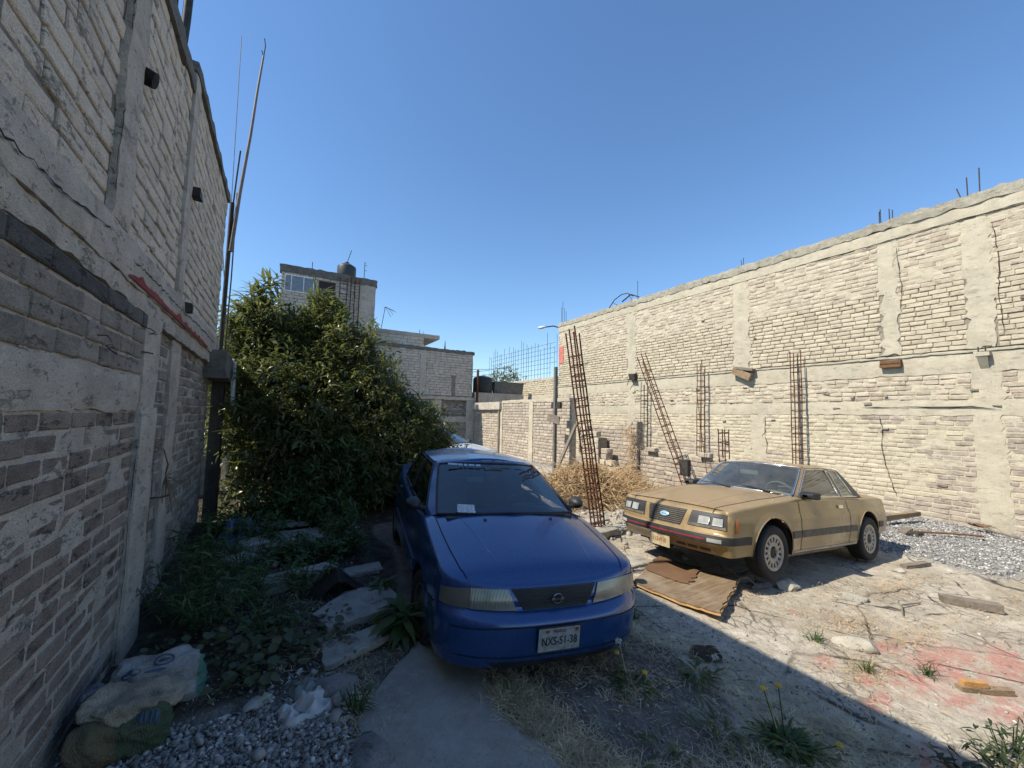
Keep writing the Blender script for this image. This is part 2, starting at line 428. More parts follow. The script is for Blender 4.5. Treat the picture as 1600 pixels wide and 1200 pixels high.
def slab(y0, y1, z0, z1, x0, x1, amp=.006, edge=.01, st=.07, seed=0):
    """rough concrete face at x1, sides back to x0"""
    ny = max(2, int((y1-y0)/st)); nn = max(2, int((z1-z0)/st))
    rows = []
    for j in range(nn+1):
        r_ = []
        for i in range(ny+1):
            y = y0+(y1-y0)*i/ny; z = z0+(z1-z0)*j/nn
            x = x1+amp*fbm(y, z, seed, 3.5)
            if j in (0, nn): z += edge*fbm(y, z, seed+4, 6)*1.4; x -= .25*min(.03, x1-x0)
            if i in (0, ny): y += edge*fbm(y, z, seed+8, 6)*1.4; x -= .25*min(.03, x1-x0)
            r_.append((x, y, z))
        rows.append(r_)
    m_ = MB().grid(rows); w_ = ny+1
    ring = [i for i in range(w_)]+[j*w_+ny for j in range(1, nn+1)]+[nn*w_+i for i in range(ny-1, -1, -1)]+[j*w_ for j in range(nn-1, 0, -1)]
    b = len(m_.v)
    for k in ring: m_.v.append((x0, m_.v[k][1], m_.v[k][2]))
    n = len(ring)
    for k in range(n): k2 = (k+1) % n; m_.f.append((ring[k2], ring[k], b+k, b+k2))
    return m_
def crack(pts, w_=.006, x=.004, seed=1, st=.04):
    m_ = MB(); P = []
    for (a, b), (c, d) in zip(pts, pts[1:]):
        n = max(1, int(math.hypot(c-a, d-b)/st))
        P += [(a+(c-a)*i/n, b+(d-b)*i/n) for i in range(n)]
    P.append(pts[-1]); rg = random.Random(seed); row1 = []; row2 = []
    for i, (y, z) in enumerate(P):
        a = P[max(0, i-1)]; b = P[min(len(P)-1, i+1)]; d = Vector((b[0]-a[0], b[1]-a[1], 0)).normalized()
        y += rg.uniform(-.012, .012); z += rg.uniform(-.012, .012); ww = w_*rg.uniform(.4, 1.5)
        if i in (0, len(P)-1): ww = .001
        row1.append((x, y-d.y*ww, z+d.x*ww)); row2.append((x, y+d.y*ww, z-d.x*ww))
    return m_.grid([row1, row2])
M_MORT_L = mat_rough('mortar_light', (.42, .38, .32), (.56, .515, .44), 12, 1., .3, mott=.15)
M_MORT_D = mat_rough('mortar_dark', (.19, .172, .145), (.29, .265, .225), 12, .9, .4, mott=.2)
M_CONC = mat_rough('concrete_grey', (.40, .36, .30), (.54, .49, .42), 4, .8, .3, (.20, .18, .145), .45, mott=.3)
M_CONC_W = mat_rough('concrete_warm', (.42, .375, .285), (.53, .48, .37), 3, .5, .12, (.30, .27, .22), .45)
M_CONC_D = mat_rough('concrete_dark', (.11, .105, .095), (.2, .19, .17), 5, .7, .4)
M_B_PINK = mat_brick('brick_pinkish', (.165, .135, .112), (.27, .225, .19), (.36, .31, .26), 1., mott=.08)
M_B_GREY = mat_brick('brick_grey', (.19, .17, .145), (.30, .275, .235), (.38, .345, .295), 1., mott=.1)
M_B_DARK = mat_brick('brick_dark', (.08, .079, .076), (.13, .127, .12), (.17, .165, .155), .9)
M_B_PALE = mat_brick('block_pale', (.60, .54, .445), (.74, .67, .56), (.70, .60, .48), 1., dirtamt=.25, mott=.12)
M_B_PALE_D = mat_brick('block_grey', (.44, .40, .34), (.56, .52, .45), (.58, .52, .45), .8, dirtamt=.25, mott=.2)
M_MORT_R = mat_rough('mortar_sandy', (.46, .41, .305), (.57, .515, .39), 9, .9, .25, (.36, .32, .25), .4)
M_MORT_R2 = mat_rough('mortar_recess', (.24, .21, .17), (.34, .3, .24), 9, .9, .3)
M_B_SAND = mat_brick('brick_sandy', (.42, .365, .27), (.54, .48, .365), (.57, .50, .37), .7, (.36, .31, .24), .35, .2)
M_B_SAND2 = mat_brick('brick_sandy_pink', (.38, .31, .235), (.51, .44, .345), (.56, .50, .39), .7, (.36, .31, .24), .35, .2)
M_B_MAUVE = mat_brick('brick_mauve', (.29, .238, .195), (.42, .355, .295), (.52, .46, .37), .7, (.3, .26, .21), .3, .25)
M_BLACK = mat_plain('black_gap', (.012, .011, .01), .95, bump=0)
M_RUST = mat_plain('rusty_steel', (.11, .045, .025), .85, .3, .3, .5, 20)
M_STEEL_D = mat_plain('dark_steel', (.06, .055, .05), .7, .5, .3, .4, 15)
M_WOOD = mat_rough('weathered_wood', (.2, .14, .085), (.34, .25, .16), 14, .6, .2, (.12, .09, .06), .3)
M_WOODG = mat_rough('grey_wood', (.16, .135, .11), (.27, .23, .185), 14, .6, .2, (.1, .08, .06), .3)
M_REDP = mat_rough('red_paint', (.22, .045, .045), (.30, .075, .07), 8, .4, .15)

# ---- near left wall: local frame = world, face at x=0 (world -.88), y along the wall
XL = -.88
NEAR = (3.84, 4.26)
lw = empty('house_wall', (XL, 0, 0), 'tall shaded grey block wall rising beside the camera, nearest part with bags at its foot', 'wall')
Y0, Y1 = -7.0, 4.26
ZT = 5.03
pier = [(3.84, 4.26, 0, 2.6), (-1.4, -1.05, 0, 2.6)]
up_p = [(2.97, 3.25, 2.6, 5.03), (-.4, -.1, 2.6, 5.03), (-3.9, -3.6, 2.6, 5.03)]
A = courses(Y0, Y1, -.02, 1.88, .285, .102, .021, pier, 1, .004)
B_ = courses(Y0, Y1, 2.13, 2.47, .27, .098, .013, pier, 2)
Bd = courses(Y0, Y1, 2.475, 2.575, .34, .1, .01, pier, 3)
Cc = courses(Y0, Y1, 2.95, 4.86, .29, .112, .016, up_p, 4, .012, .010)
MB().box(-.30, -.012, Y0, Y1, -.3, 4.86).obj('masonry', M_MORT_D, lw)
slab(Y0, Y1, -.05, 1.885, -.01, .003, .004, 0, .09).obj('mortar_face', M_MORT_L, lw, 60)
slab(Y0, Y1, 2.12, 2.58, -.01, .004, .004, 0, .09, 3).obj('mortar_face', M_MORT_L, lw, 60)
lay(lw, [(A, M_B_PINK, .008, .012), (B_, M_B_GREY, .016, .02), (Bd, M_B_DARK, .02, .02), (Cc, M_B_PALE, -.003, .016)], 290)
slab(Y0, 3.84, 1.88, 2.125, -.01, .022, .006, .012, .06, 1).obj('concrete_band', M_CONC, lw, 50)
slab(Y0, 4.26, 2.585, 2.70, -.01, .022, .016, .015, .04, 5).obj('ledge', M_MORT_L, lw, 50)
slab(Y0, 4.26, 2.70, 2.955, -.01, .034, .005, .010, .06, 2).obj('concrete_band', M_CONC, lw, 50)
slab(Y0, 4.26, 4.85, ZT, -.32, .03, .012, .02, .09, 7).obj('coping', M_CONC_D, lw, 50)
for k, (a, b, c_, d) in enumerate(up_p):
    slab(a, b, 2.95, 4.86, -.01, .036, .006, .022, .05, 11+k).obj('column', M_CONC, lw, 50)
slab(3.84, 4.26, -.1, 1.9, -.2, .05, .006, .010, .05, 15).obj('pier', M_CONC, lw, 50)
slab(3.83, 4.26, 1.895, 2.59, -.2, .03, .010, .014, .05, 17).obj('pier', M_CONC, lw, 50)
crack([(1.2, 2.76), (1.95, 2.79), (2.3, 2.80), (2.95, 2.86)], .004, .042, 3).obj('crack', M_BLACK, lw)
crack([(3.86, 1.78), (3.83, 1.5), (3.80, 1.1), (3.83, .8), (3.79, .45), (3.81, .15)], .008, .03, 4).obj('crack', M_BLACK, lw)
crack([(2.99, 3.05), (2.955, 3.25), (2.99, 3.7), (2.96, 4.2), (3.0, 4.8)], .006, .03, 5).obj('crack', M_BLACK, lw)
crack([(4.24, 1.75), (4.2, 1.45), (4.23, 1.2), (4.19, 1.0)], .008, .057, 6).obj('crack', M_BLACK, lw)
# wires and knots poking out
wi = MB().tube([(.01, 2.95, 2.28), (.05, 3.0, 2.29), (.07, 3.03, 2.25), (.05, 3.0, 2.235), (.045, 3.06, 2.225), (.07, 3.1, 2.2), (.05, 3.13, 2.215)], .0035, 5)
wi.tube([(.01, 3.78, 2.48), (.05, 3.84, 2.47), (.06, 3.9, 2.46), (.04, 3.86, 2.44), (.06, 3.95, 2.455)], .004, 5)
wi.tube([(.02, 3.8, 2.3), (.06, 3.88, 2.3)], .005, 5)
wi.obj('wire', M_STEEL_D, lw)
MB().tube([(.04, 4.2, 1.2), (.10, 4.34, 1.18), (.12, 4.5, 1.17)], .008, 6).obj('bar_end', M_STEEL_D, lw)
# broken pipe stub / hole high on the column
hs = MB()
for k in range(2): hs.tube([(.0, 3.30-.0*k, 4.02), (.07, 3.30, 4.0)], [.055, .05], 10)
hs.obj('pipe_stub', M_STEEL_D, lw, 40)

# ---- rear left wall, set back below
rw = empty('house_wall', (XL, 4.26, 0), 'farther half of the shaded left wall with red paint stripe, ending at the drain pipe', 'wall')
Y1 = 3.36                    # local, world 7.62
lowp = [(.71, 1.09, 0, 2.6)]
upp = [(.43, .66, 2.6, 5.03), (0, .44, 5.0, 5.4)]
MB().box(-.30, -.075, 0, Y1, -.3, 2.6).box(-.30, -.012, 0, Y1, 2.6, 5.1).obj('masonry', M_MORT_D, rw)
slab(0, Y1, -.05, 2.58, -.08, -.055, .006, 0, .09, 21).obj('mortar_face', M_CONC, rw, 60)
A = courses(0, Y1, -.02, 2.56, .27, .104, .014, lowp, 21, .01, .02)
Cc = courses(0, Y1, 2.95, 5.03, .29, .112, .016, upp, 24, .012, .006)
C2 = courses(.5, Y1, 5.03, 5.16, .31, .12, .02, (), 25, .012, .006)
lay(rw, [(A, M_B_GREY, -.05, .02), (Cc+C2, M_B_PALE, -.002, .016)], 290)
slab(0, Y1, 2.56, 2.70, -.08, .015, .012, .012, .05, 26).obj('ledge', M_MORT_L, rw, 50)
slab(0, Y1, 2.70, 2.955, -.08, .03, .005, .008, .06, 27).obj('concrete_band', M_CONC, rw, 50)
slab(.44, Y1, 5.15, 5.25, -.32, .035, .012, .02, .09, 28).obj('coping', M_CONC_D, rw, 50)
slab(0, .44, 4.9, 5.03, -.32, .03, .012, .02, .09, 29).obj('coping', M_CONC_D, rw, 50)
slab(.43, .66, 2.95, 5.1, -.01, .03, .006, .012, .05, 30).obj('column', M_CONC, rw, 50)
slab(.71, 1.09, -.1, 2.57, -.08, -.02, .008, .014, .05, 31).obj('pier', M_CONC, rw, 50)
crack([(-.9, 2.83), (0, 2.845), (.6, 2.83), (1.6, 2.86), (2.9, 2.85)], .004, .037, 8).obj('crack', M_BLACK, rw)
for (y, z) in ((.78, 4.07), (.80, 2.9)):
    MB().box(0, .08, y-.06, y+.06, z-.045, z+.045, .008).obj('beam_end', M_STEEL_D, rw)
# red paint run along the band
rg = random.Random(3); r1 = []; r2 = []
for k in range(90):
    y = -.95+k*.0365; t = k/89
    r1.append((.038 if y < 3.3 else .03, y, 2.712-.01*t)); r2.append((.038, y, 2.725-.01*t+(.02+.05*max(0, fbm(y, 0, 5, 5)+.35))*min(1, k/8)*(1.3-t*.9)))
MB().grid([r1, r2]).obj('paint_stripe', M_REDP, rw)
# roots / dry twig clump hanging from joint
tw = MB(); rg = random.Random(9)
tw.tube([(-.03, .12, 1.62), (.05, .3, 1.55), (.06, .45, 1.40), (.03, .55, 1.3)], .006, 5)
for k in range(36):
    p = Vector((.03, .55, 1.28)); d = Vector((rg.uniform(0, .5), rg.uniform(-1, 1.3), rg.uniform(-1.4, .5))).normalized()
    tw.tube([p, p+d*.08, p+d*rg.uniform(.12, .3)+Vector((0, 0, -.04))], .0025, 4)
tw.obj('root_tuft', M_WOOD, rw)
# drain pipe at far corner
dp = empty('drain_pipe', (-.83, 7.68, 0), 'dark vertical drain pipe running up the far corner of the left wall', 'pipe')
MB().tube([(0, 0, 2.55), (.0, 0, 5.2)], .032, 10).obj('pipe', M_STEEL_D, dp, 50)
MB().tube([(.05, .05, 2.6), (.06, .05, 4), (.05, .04, 5.4)], .010, 8).obj('cable', M_STEEL_D, dp, 50)

# ---- right tall wall
XR = 12.75
rr = empty('boundary_wall', (XR, 0, -.2), 'long tall sunlit block wall closing the right side of the lot', 'wall', rot=(0, 0, math.pi))
def ry(y): return -y          # world y -> local y
YA, YB = -17.35, 6.0
def rz(z): return z+.2
cols_u = [(ry(12.46), ry(12.0), rz(3.57), rz(6.45)), (ry(7.78), ry(7.26), rz(3.57), rz(6.45)), (ry(4.06), ry(3.70), rz(3.57), rz(6.45)), (ry(2.62), ry(2.18), rz(3.57), rz(6.45)), (ry(-2.1), ry(-2.5), rz(3.57), rz(6.45))]
cols_l = [(ry(7.28), ry(6.86), 0, rz(2.15)), (ry(2.62), ry(2.18), 0, rz(3.3)), (ry(12.4), ry(12.05), 0, rz(3.3))]
MB().box(-.3, -.03, YA, YB, -.3, rz(6.5)).obj('masonry', M_MORT_R2, rr)
def rnd_split(bl, p, seed):
    rg = random.Random(seed); a, b = [], []
    for q in bl:
        (a if nz(q[0]*.7, q[1]*1.1, seed)+rg.uniform(-.25, .25) > p else b).append(q)
    return a, b
low = courses(YA, YB, rz(-.02)-.3, rz(2.14), .285, .108, .016, cols_l, 31, .010)
lm, ls_ = rnd_split([q for q in low], .12, 3)
base_dark = [q for q in ls_ if q[1] < rz(.18) and q[0] > ry(4.6)]; ls_ = [q for q in ls_ if not (q[1] < rz(.18) and q[0] > ry(4.6))]
mid = courses(YA, YB, rz(2.5), rz(3.06), .285, .112, .018, cols_l, 32, .016, .03)
upA = courses(YA, YB, rz(3.57), rz(5.1), .285, .110, .018, cols_u, 33, .010, .004)
upB = courses(YA, YB, rz(5.1), rz(6.42), .285, .110, .014, cols_u, 34, .014, .012)
slab(YA, YB, 0, rz(2.16), -.06, -.001, .010, 0, .10, 40).obj('mortar_face', M_MORT_R, rr, 60)
slab(YA, YB, rz(5.1), rz(6.45), -.06, -.001, .014, 0, .10, 41).obj('mortar_face', M_MORT_R, rr, 60)
slab(YA, YB, rz(3.5), rz(5.1), -.06, -.014, .006, 0, .10, 42).obj('mortar_face', M_MORT_R2, rr, 60)
slab(YA, YB, rz(2.46), rz(3.08), -.06, -.004, .022, 0, .10, 43).obj('mortar_face', M_MORT_R, rr, 60)
lay(rr, [(lm, M_B_MAUVE, .006, .03), (ls_, M_B_SAND, .007, .03), (base_dark, M_B_MAUVE, .008, .02), (mid, M_B_SAND2, .008, .06), (upA, M_B_SAND, .009, .03), (upB, M_B_SAND2, .006, .045)], 290)
slab(YA, YB, rz(2.15), rz(2.48), -.02, .016, .010, .020, .09, 44).obj('concrete_band', M_CONC_W, rr, 50)
slab(YA, YB, rz(3.07), rz(3.50), -.02, .016, .010, .022, .09, 45).obj('concrete_band', M_CONC_W, rr, 50)
slab(YA, YB, rz(3.50), rz(3.565), -.02, .045, .008, .012, .09, 46).obj('ledge', M_CONC_W, rr, 50)
slab(YA, YB, rz(6.42), rz(6.70), -.32, .03, .006, .012, .10, 47).obj('concrete_band', M_CONC_W, rr, 50)
slab(YA-.05, YB, rz(6.70), rz(6.93), -.36, .05, .03, .04, .10, 48).obj('coping', mat_rough('coping', (.30, .275, .22), (.44, .41, .33), 7, .9, .5, (.12, .11, .09), .5), rr, 50)
for k, (a, b, c_, d) in enumerate(cols_u): slab(a, b, c_, d, -.02, .016, .014, .085, .09, 50+k).obj('column', M_CONC_W, rr, 50)
for k, (a, b, c_, d) in enumerate(cols_l): slab(a, b, c_, d, -.02, .018, .014, .085, .09, 60+k).obj('column', M_CONC_W, rr, 50)
crack([(ry(4.16), rz(2.12)), (ry(4.1), rz(1.8)), (ry(4.14), rz(1.4)), (ry(4.12), rz(1.15)), (ry(4.05), rz(.8)), (ry(3.98), rz(.5)), (ry(3.9), rz(.25))], .008, .02, 11, .08).obj('crack', M_BLACK, rr)
crack([(ry(6.84), rz(2.1)), (ry(6.87), rz(1.5)), (ry(6.8), rz(1.3)), (ry(6.84), rz(1.0))], .008, .02, 12, .08).obj('crack', M_BLACK, rr)
crack([(ry(17), rz(3.56)), (ry(10), rz(3.57)), (ry(5), rz(3.56)), (ry(0), rz(3.57))], .008, .047, 13, .15).obj('crack', M_BLACK, rr)
crack([(ry(5.5), rz(6.42)), (ry(4.2), rz(6.40)), (ry(3.2), rz(6.44)), (ry(1.4), rz(6.42)), (ry(0), rz(6.4))], .009, .036, 14, .12).obj('crack', M_BLACK, rr)
crack([(ry(2.16), rz(6.2)), (ry(2.1), rz(5.4)), (ry(2.14), rz(4.6)), (ry(2.1), rz(3.9))], .006, .02, 15, .1).obj('crack', M_BLACK, rr)
crack([(ry(3.68), rz(6.2)), (ry(3.66), rz(5.6)), (ry(3.62), rz(5.2)), (ry(3.66), rz(4.6))], .006, .02, 16, .1).obj('crack', M_BLACK, rr)
crack([(ry(4.5), rz(2.33)), (ry(3.6), rz(2.34)), (ry(2.6), rz(2.33)), (ry(2.2), rz(2.27))], .010, .04, 17, .3).obj('crack', M_BLACK, rr)
rg = random.Random(77)
hm_ = MB()
for k in range(34):
    y = rg.uniform(ry(14), ry(.5)); z = rg.choice([rg.uniform(2.2, 3.2), rg.uniform(2.3, 2.8), rg.uniform(3.6, 6.4), rg.uniform(.4, 2)])
    hm_.box(.004, .045, y, y+rg.uniform(.04, .16), rz(z), rz(z)+rg.uniform(.015, .05), .012)
hm_.obj('broken_joint', M_MORT_R2, rr)
MB().box(.012, .03, ry(17.3), ry(16.9), rz(4.75), rz(5.65)).obj('painted_patch', mat_plain('faded_red', (.5, .16, .12), .8), rr)
def stub(parent, y, z0, z1, dy=0, x=-.12, r_=.011): return MB().tube([(x, ry(y), rz(z0)), (x, ry(y)+dy, rz(z1))], r_, 6).obj('rebar', M_RUST if False else M_STEEL_D, parent)
for (y, z1, dy) in ((4.03, 7.28, .02), (3.99, 7.33, 0), (3.82, 7.27, 0), (3.77, 7.22, .01), (2.50, 7.40, 0), (2.52, 7.22, -.14), (2.33, 7.52, .02), (7.5, 7.25, .03), (7.46, 7.2, -.1), (11.98, 7.75, 0), (12.0, 7.3, -.5), (12.6, 7.2, -.9), (17.2, 8.1, 0), (17.05, 7.7, 0), (16.9, 7.5, 0), (17.3, 7.8, 0)):
    stub(rr, y, 6.6, z1, dy)
# fixtures on it
t = empty('wooden_block', (12.68, 7.45, 3.42), 'tilted pale wooden block fixed where column meets the band, above the leaning cages', 'wood block', rot=(0, 0, 0))
MB().box(-.14, .04, -.30, .30, -.11, .11, .008, Matrix.Rotation(.45, 4, 'X')).obj('board', M_WOOD, t)
MB().box(-.16, .04, -.34, .2, .12, .20, .01, Matrix.Rotation(.18, 4, 'X')).obj('batten', M_WOODG, t)
t = empty('wooden_block', (12.70, 3.88, 3.37), 'brown cracked wooden block set flat into the right wall', 'wood block')
MB().box(-.09, .04, -.19, .19, -.085, .085, .008).obj('board', mat_rough('brown_wood', (.12, .06, .03), (.2, .11, .055), 14, .6), t)
MB().box(-.1, -.088, -.18, .18, .0, .006, .002).obj('split', M_BLACK, t)
t = empty('steel_bracket', (12.70, 2.40, 3.42), 'small rusty bracket sticking out of the right wall near its right end', 'bracket')
MB().box(-.14, .02, -.11, .11, -.03, .05, .008).add([(-.14, -.08, -.03), (-.14, .08, -.03), (.03, .06, -.28), (.03, -.06, -.28)], [(0, 1, 2, 3)]).obj('plate', M_CONC_W, t)
for y_ in (-.05, .05): MB().tube([(-.10, y_, .04), (-.10, y_, .16)], .012).obj('pin', M_STEEL_D, t)
t = empty('steel_bracket', (12.68, 12.0, 3.62), 'dark lump of steel on the ledge, behind the leaning cage', 'bracket')
MB().box(-.15, .02, -.14, .14, -.12, .16, .03).obj('plate', M_STEEL_D, t)
MB().tube([(-.1, -.25, .2), (-.15, .1, .0), (-.1, .3, -.3)], .015).obj('pin', M_STEEL_D, t)
# looped wire lying on top
obj('wire_loop', MB().tube([(12.7, 13.5, 6.9), (12.72, 13.2, 7.2), (12.75, 12.8, 7.35), (12.7, 12.4, 7.3), (12.72, 12.1, 7.1)], .02, 6).tube([(12.7, 12.7, 7.0), (12.7, 12.2, 7.2), (12.75, 11.8, 7.0)], .03, 6).mesh('wire_loop', M_STEEL_D, 50), label='curl of black cable lying on top of the right wall', category='cable')
# ------------------------------------------------------------ cars
def tab(t, x): return lerp_tab(t, x)
def smooth_tab(t, x):
    # catmull-like smooth interpolation of a table
    if x <= t[0][0]: return t[0][1]
    if x >= t[-1][0]: return t[-1][1]
    for i in range(len(t)-1):
        if x <= t[i+1][0]:
            x0, y0 = t[i]; x1, y1 = t[i+1]; h = x1-x0
            m0 = (y1-t[i-1][1])/(x1-t[i-1][0]) if i > 0 else (y1-y0)/h
            m1 = (t[i+2][1]-y0)/(t[i+2][0]-x0) if i+2 < len(t) else (y1-y0)/h
            u = (x-x0)/h
            return (2*u**3-3*u*u+1)*y0+(u**3-2*u*u+u)*h*m0+(-2*u**3+3*u*u)*y1+(u**3-u*u)*h*m1
class Car:
    """x forward, y left, z up; origin on the ground midway between the axles"""
    def __init__(s, sp, root, mats):
        s.sp = sp; s.root = root; s.M = mats
        s.shell()
    def outline(s):
        sp = s.sp; P = []
        xc, xf, xr0, xr = sp['xc'], sp['xf'], sp['xrc'], sp['xr']
        nf = sp['nfront']; bow = sp['bow']
        Wf = tab(sp['W'], xc); n = 16
        for i in range(n):
            th = math.pi/2*i/n
            # superellipse quarter, denser in the corner
            y = Wf*math.sin(th)**(2/nf); x = xc+(xf-xc)*math.cos(th)**(2/nf)-bow*(y/Wf)**2*math.cos(th)
            P.append((x, y))
        xs = [xc]; Ra = sp['Ra']
        for xw in (sp['wf'], sp['wr']):
            for k in range(15):
                a = math.pi*k/14; xs.append(xw+Ra*math.cos(a))
            xs += [xw+Ra+.004, xw-Ra-.004]
        a, b = sp['wf']-Ra-.004, sp['wr']+Ra+.004
        xs += [a+(b-a)*k/14 for k in range(1, 14)]
        a, b = sp['wr']-Ra-.004, xr0
        xs += [a+(b-a)*k/4 for k in range(1, 5)]
        a, b = xc, sp['wf']+Ra+.004
        xs += [a+(b-a)*k/3 for k in range(1, 3)]
        xs = sorted(set(round(x, 4) for x in xs if xr0 <= x <= xc), reverse=True)
        P += [(x, smooth_tab(sp['W'], x)) for x in xs]
        Wr = tab(sp['W'], xr0); nr = sp['nrear']
        for i in range(n-1, -1, -1):
            th = math.pi/2*i/n
            P.append((xr0+(xr-xr0)*math.cos(th)**(2/nr), Wr*math.sin(th)**(2/nr)))
        return P
    def deck(s, x, y):
        sp = s.sp; W = tab(sp['W'], max(sp['xrc'], min(sp['xc'], x)))
        t = min(1, abs(y)/W)
        return smooth_tab(sp['zc'], x)-smooth_tab(sp['drop'], x)*t**sp.get('dp', 2.6)
    def shell(s):
        sp = s.sp; P = s.outline(); n = len(P); K = sp.get('K', 30)
        N = []
        for i in range(n):
            a = P[max(0, i-1)]; b = P[min(n-1, i+1)]
            if i == 0: nn = Vector((1, 0))
            elif i == n-1: nn = Vector((-1, 0))
            else: nn = Vector((-(b[1]-a[1]), b[0]-a[0])).normalized(); nn = -nn if nn.y < 0 or (abs(nn.y) < .05 and nn.x*(1 if i < n/2 else -1) < 0) else nn
            N.append(nn)
        Rr = sp['rim']; rows = []; rims = []
        for i, (x, y) in enumerate(P):
            zt = s.deck(x-N[i].x*.05, max(0, y-.05)); zb = tab(sp['zb'], x)
            for xw in (sp['wf'], sp['wr']):
                d = abs(x-xw)
                if d <= sp['Ra']+1e-3 and abs(N[i].y) > .8: zb = max(zb, sp['zw']+math.sqrt(max(0, sp['Ra']**2-d*d)))
            r_ = []
            fx = max(0, N[i].x)**2; rx = max(0, -N[i].x)**2; sy = N[i].y**2
            for k in range(K+1):
                t = k/K; t = 1-(1-t)**1.25
                z = zb+(zt-zb)*t
                ins = fx*smooth_tab(sp['df'], z)+sy*smooth_tab(sp['ds'], z)+rx*smooth_tab(sp['dr'], z)
                d = zt-z
                if d < Rr: ins += Rr-math.sqrt(max(0, Rr*Rr-(Rr-d)**2))
                # wheel-arch flare
                for xw in (sp['wf'], sp['wr']):
                    dd = math.hypot(x-xw, z-sp['zw'])-sp['Ra']
                    if abs(dd) < sp['flw'] and sy > .7: ins -= sp['fl']*(1-abs(dd)/sp['flw'])
                r_.append(Vector((x-N[i].x*ins, max(0, y-N[i].y*ins), z)))
            rows.append(r_); rims.append(r_[-1])
        s.P, s.N, s.rows = P, N, rows
        V, F = [], []
        def addgrid(rows_, flip=False):
            b = len(V); w_ = len(rows_[0])
            for q in rows_: V.extend(tuple(p) for p in q)
            for i in range(len(rows_)-1):
                for j in range(w_-1):
                    f = (b+i*w_+j, b+(i+1)*w_+j, b+(i+1)*w_+j+1, b+i*w_+j+1)
                    F.append(f[::-1] if flip else f)
        # order: outline goes front->left side->rear for left half; mirror for the right
        addgrid(rows, True)
        addgrid([[Vector((p.x, -p.y, p.z)) for p in r_] for r_ in rows], False)
        # decks
        m_ = 14
        def decks(cond):
            dr = []
            for i, p in enumerate(rims):
                if not cond(p.x): continue
                row = []
                for k in range(-m_, m_+1):
                    t = k/m_; y = p.y*t
                    z0 = s.deck(p.x, y); zr = s.deck(p.x, p.y)
                    z = p.z+(z0-zr)*1.0
                    row.append(Vector((p.x, y, z)))
                dr.append(row)
            if len(dr) > 1: addgrid(dr, False)
        decks(lambda x: x >= sp['cowl'])
        decks(lambda x: x <= sp['tail'])
        # sill ledge under the side glass
        led = []
        for i, p in enumerate(rims):
            if sp['tail']-.1 <= p.x <= sp['cowl']+.1:
                led.append([p, Vector((p.x, p.y-.09, p.z+.006)), Vector((p.x, p.y-.12, p.z-.1))])
        addgrid(led, True); addgrid([[Vector((p.x, -p.y, p.z)) for p in r_] for r_ in led], False)
        s.V, s.F = V, F
        me = mesh('body', V, F, s.M['paint'], 32)
        bm = bmesh.new(); bm.from_mesh(me); bmesh.ops.remove_doubles(bm, verts=bm.verts, dist=.0006)
        bmesh.ops.recalc_face_normals(bm, faces=bm.faces); bm.to_mesh(me); bm.free(); me.shade_smooth(); me.set_sharp_from_angle(angle=R(32))
        s.body = obj('body', me, s.root)
        s.bvh = BVHTree.FromPolygons([v.co for v in me.vertices], [tuple(p.vertices) for p in me.polygons])
        # wheel housings + underside
        wb = MB(); Ra = sp['Ra']
        for xw in (sp['wf'], sp['wr']):
            for sg in (1, -1):
                yo = tab(sp['W'], xw)-.02; rws = []
                for k in range(17):
                    a = math.pi*(k/16)*1.1-.15; rws.append([Vector((xw+(Ra+.004)*math.cos(a), sg*yo, sp['zw']+(Ra+.004)*math.sin(a))), Vector((xw+(Ra+.004)*math.cos(a), sg*(yo-.35), sp['zw']+(Ra+.004)*math.sin(a)))])
                wb.grid(rws)
                b = len(wb.v); wb.v += [tuple(r_[1]) for r_ in rws]; wb.f.append(tuple(range(b, b+17)))
        zf = sp['zfloor']
        wb.box(sp['wr']-Ra+.1-.5, sp['wr']-Ra, -.6, .6, zf, .6); wb.box(sp['wr']+Ra, sp['wf']-Ra, -tab(sp['W'], 0)+.07, tab(sp['W'], 0)-.07, zf, zf+.06)
        wb.box(sp['wr']-Ra, sp['wf']+Ra, -.4, .4, zf+.01, zf+.2); wb.box(sp['wf']+Ra, sp['xf']-.25, -.55, .55, zf, .55)
        wb.obj('underbody', s.M['black'], s.root)
        # greenhouse
        G = sp['gh']      # nodes: belt, roof, kind of the span that follows
        nodes = []
        for i in range(len(G)-1):
            (b0, r0_, kd, ns), (b1, r1_, _, _) = G[i], G[i+1]
            for k in range(ns):
                t = k/ns
                nodes.append((Vector(b0).lerp(Vector(b1), t), Vector(r0_).lerp(Vector(r1_), t), kd))
        nodes.append((Vector(G[-1][0]), Vector(G[-1][1]), G[-1][2]))
        Lv = [0, .05, .2, .4, .6, .8, .94, 1.0]; bul = sp['bulge']
        cols = []
        for (b, r_, kd) in nodes:
            out = Vector((b.x*0+.0, 1, 0)) if abs(b.y) > .5 else Vector((1 if b.x > 0 else -1, 0, 0))
            d = r_-b; c_ = []
            for t in Lv: c_.append(b+d*t+out*bul*4*t*(1-t)*.25+Vector((0, 0, bul*t*(1-t)*.3)))
            cols.append(c_)
        parts = {}
        for i in range(len(nodes)-1):
            kd = nodes[i][2]
            for j in range(len(Lv)-1):
                key = 'pillar' if (kd == 'pillar' or (j == len(Lv)-2) or (j == 0 and kd.startswith('side'))) else kd
                q = [cols[i][j], cols[i+1][j], cols[i+1][j+1], cols[i][j+1]]
                parts.setdefault(key, []).append(q)
        s.cols = cols; s.nodes = nodes
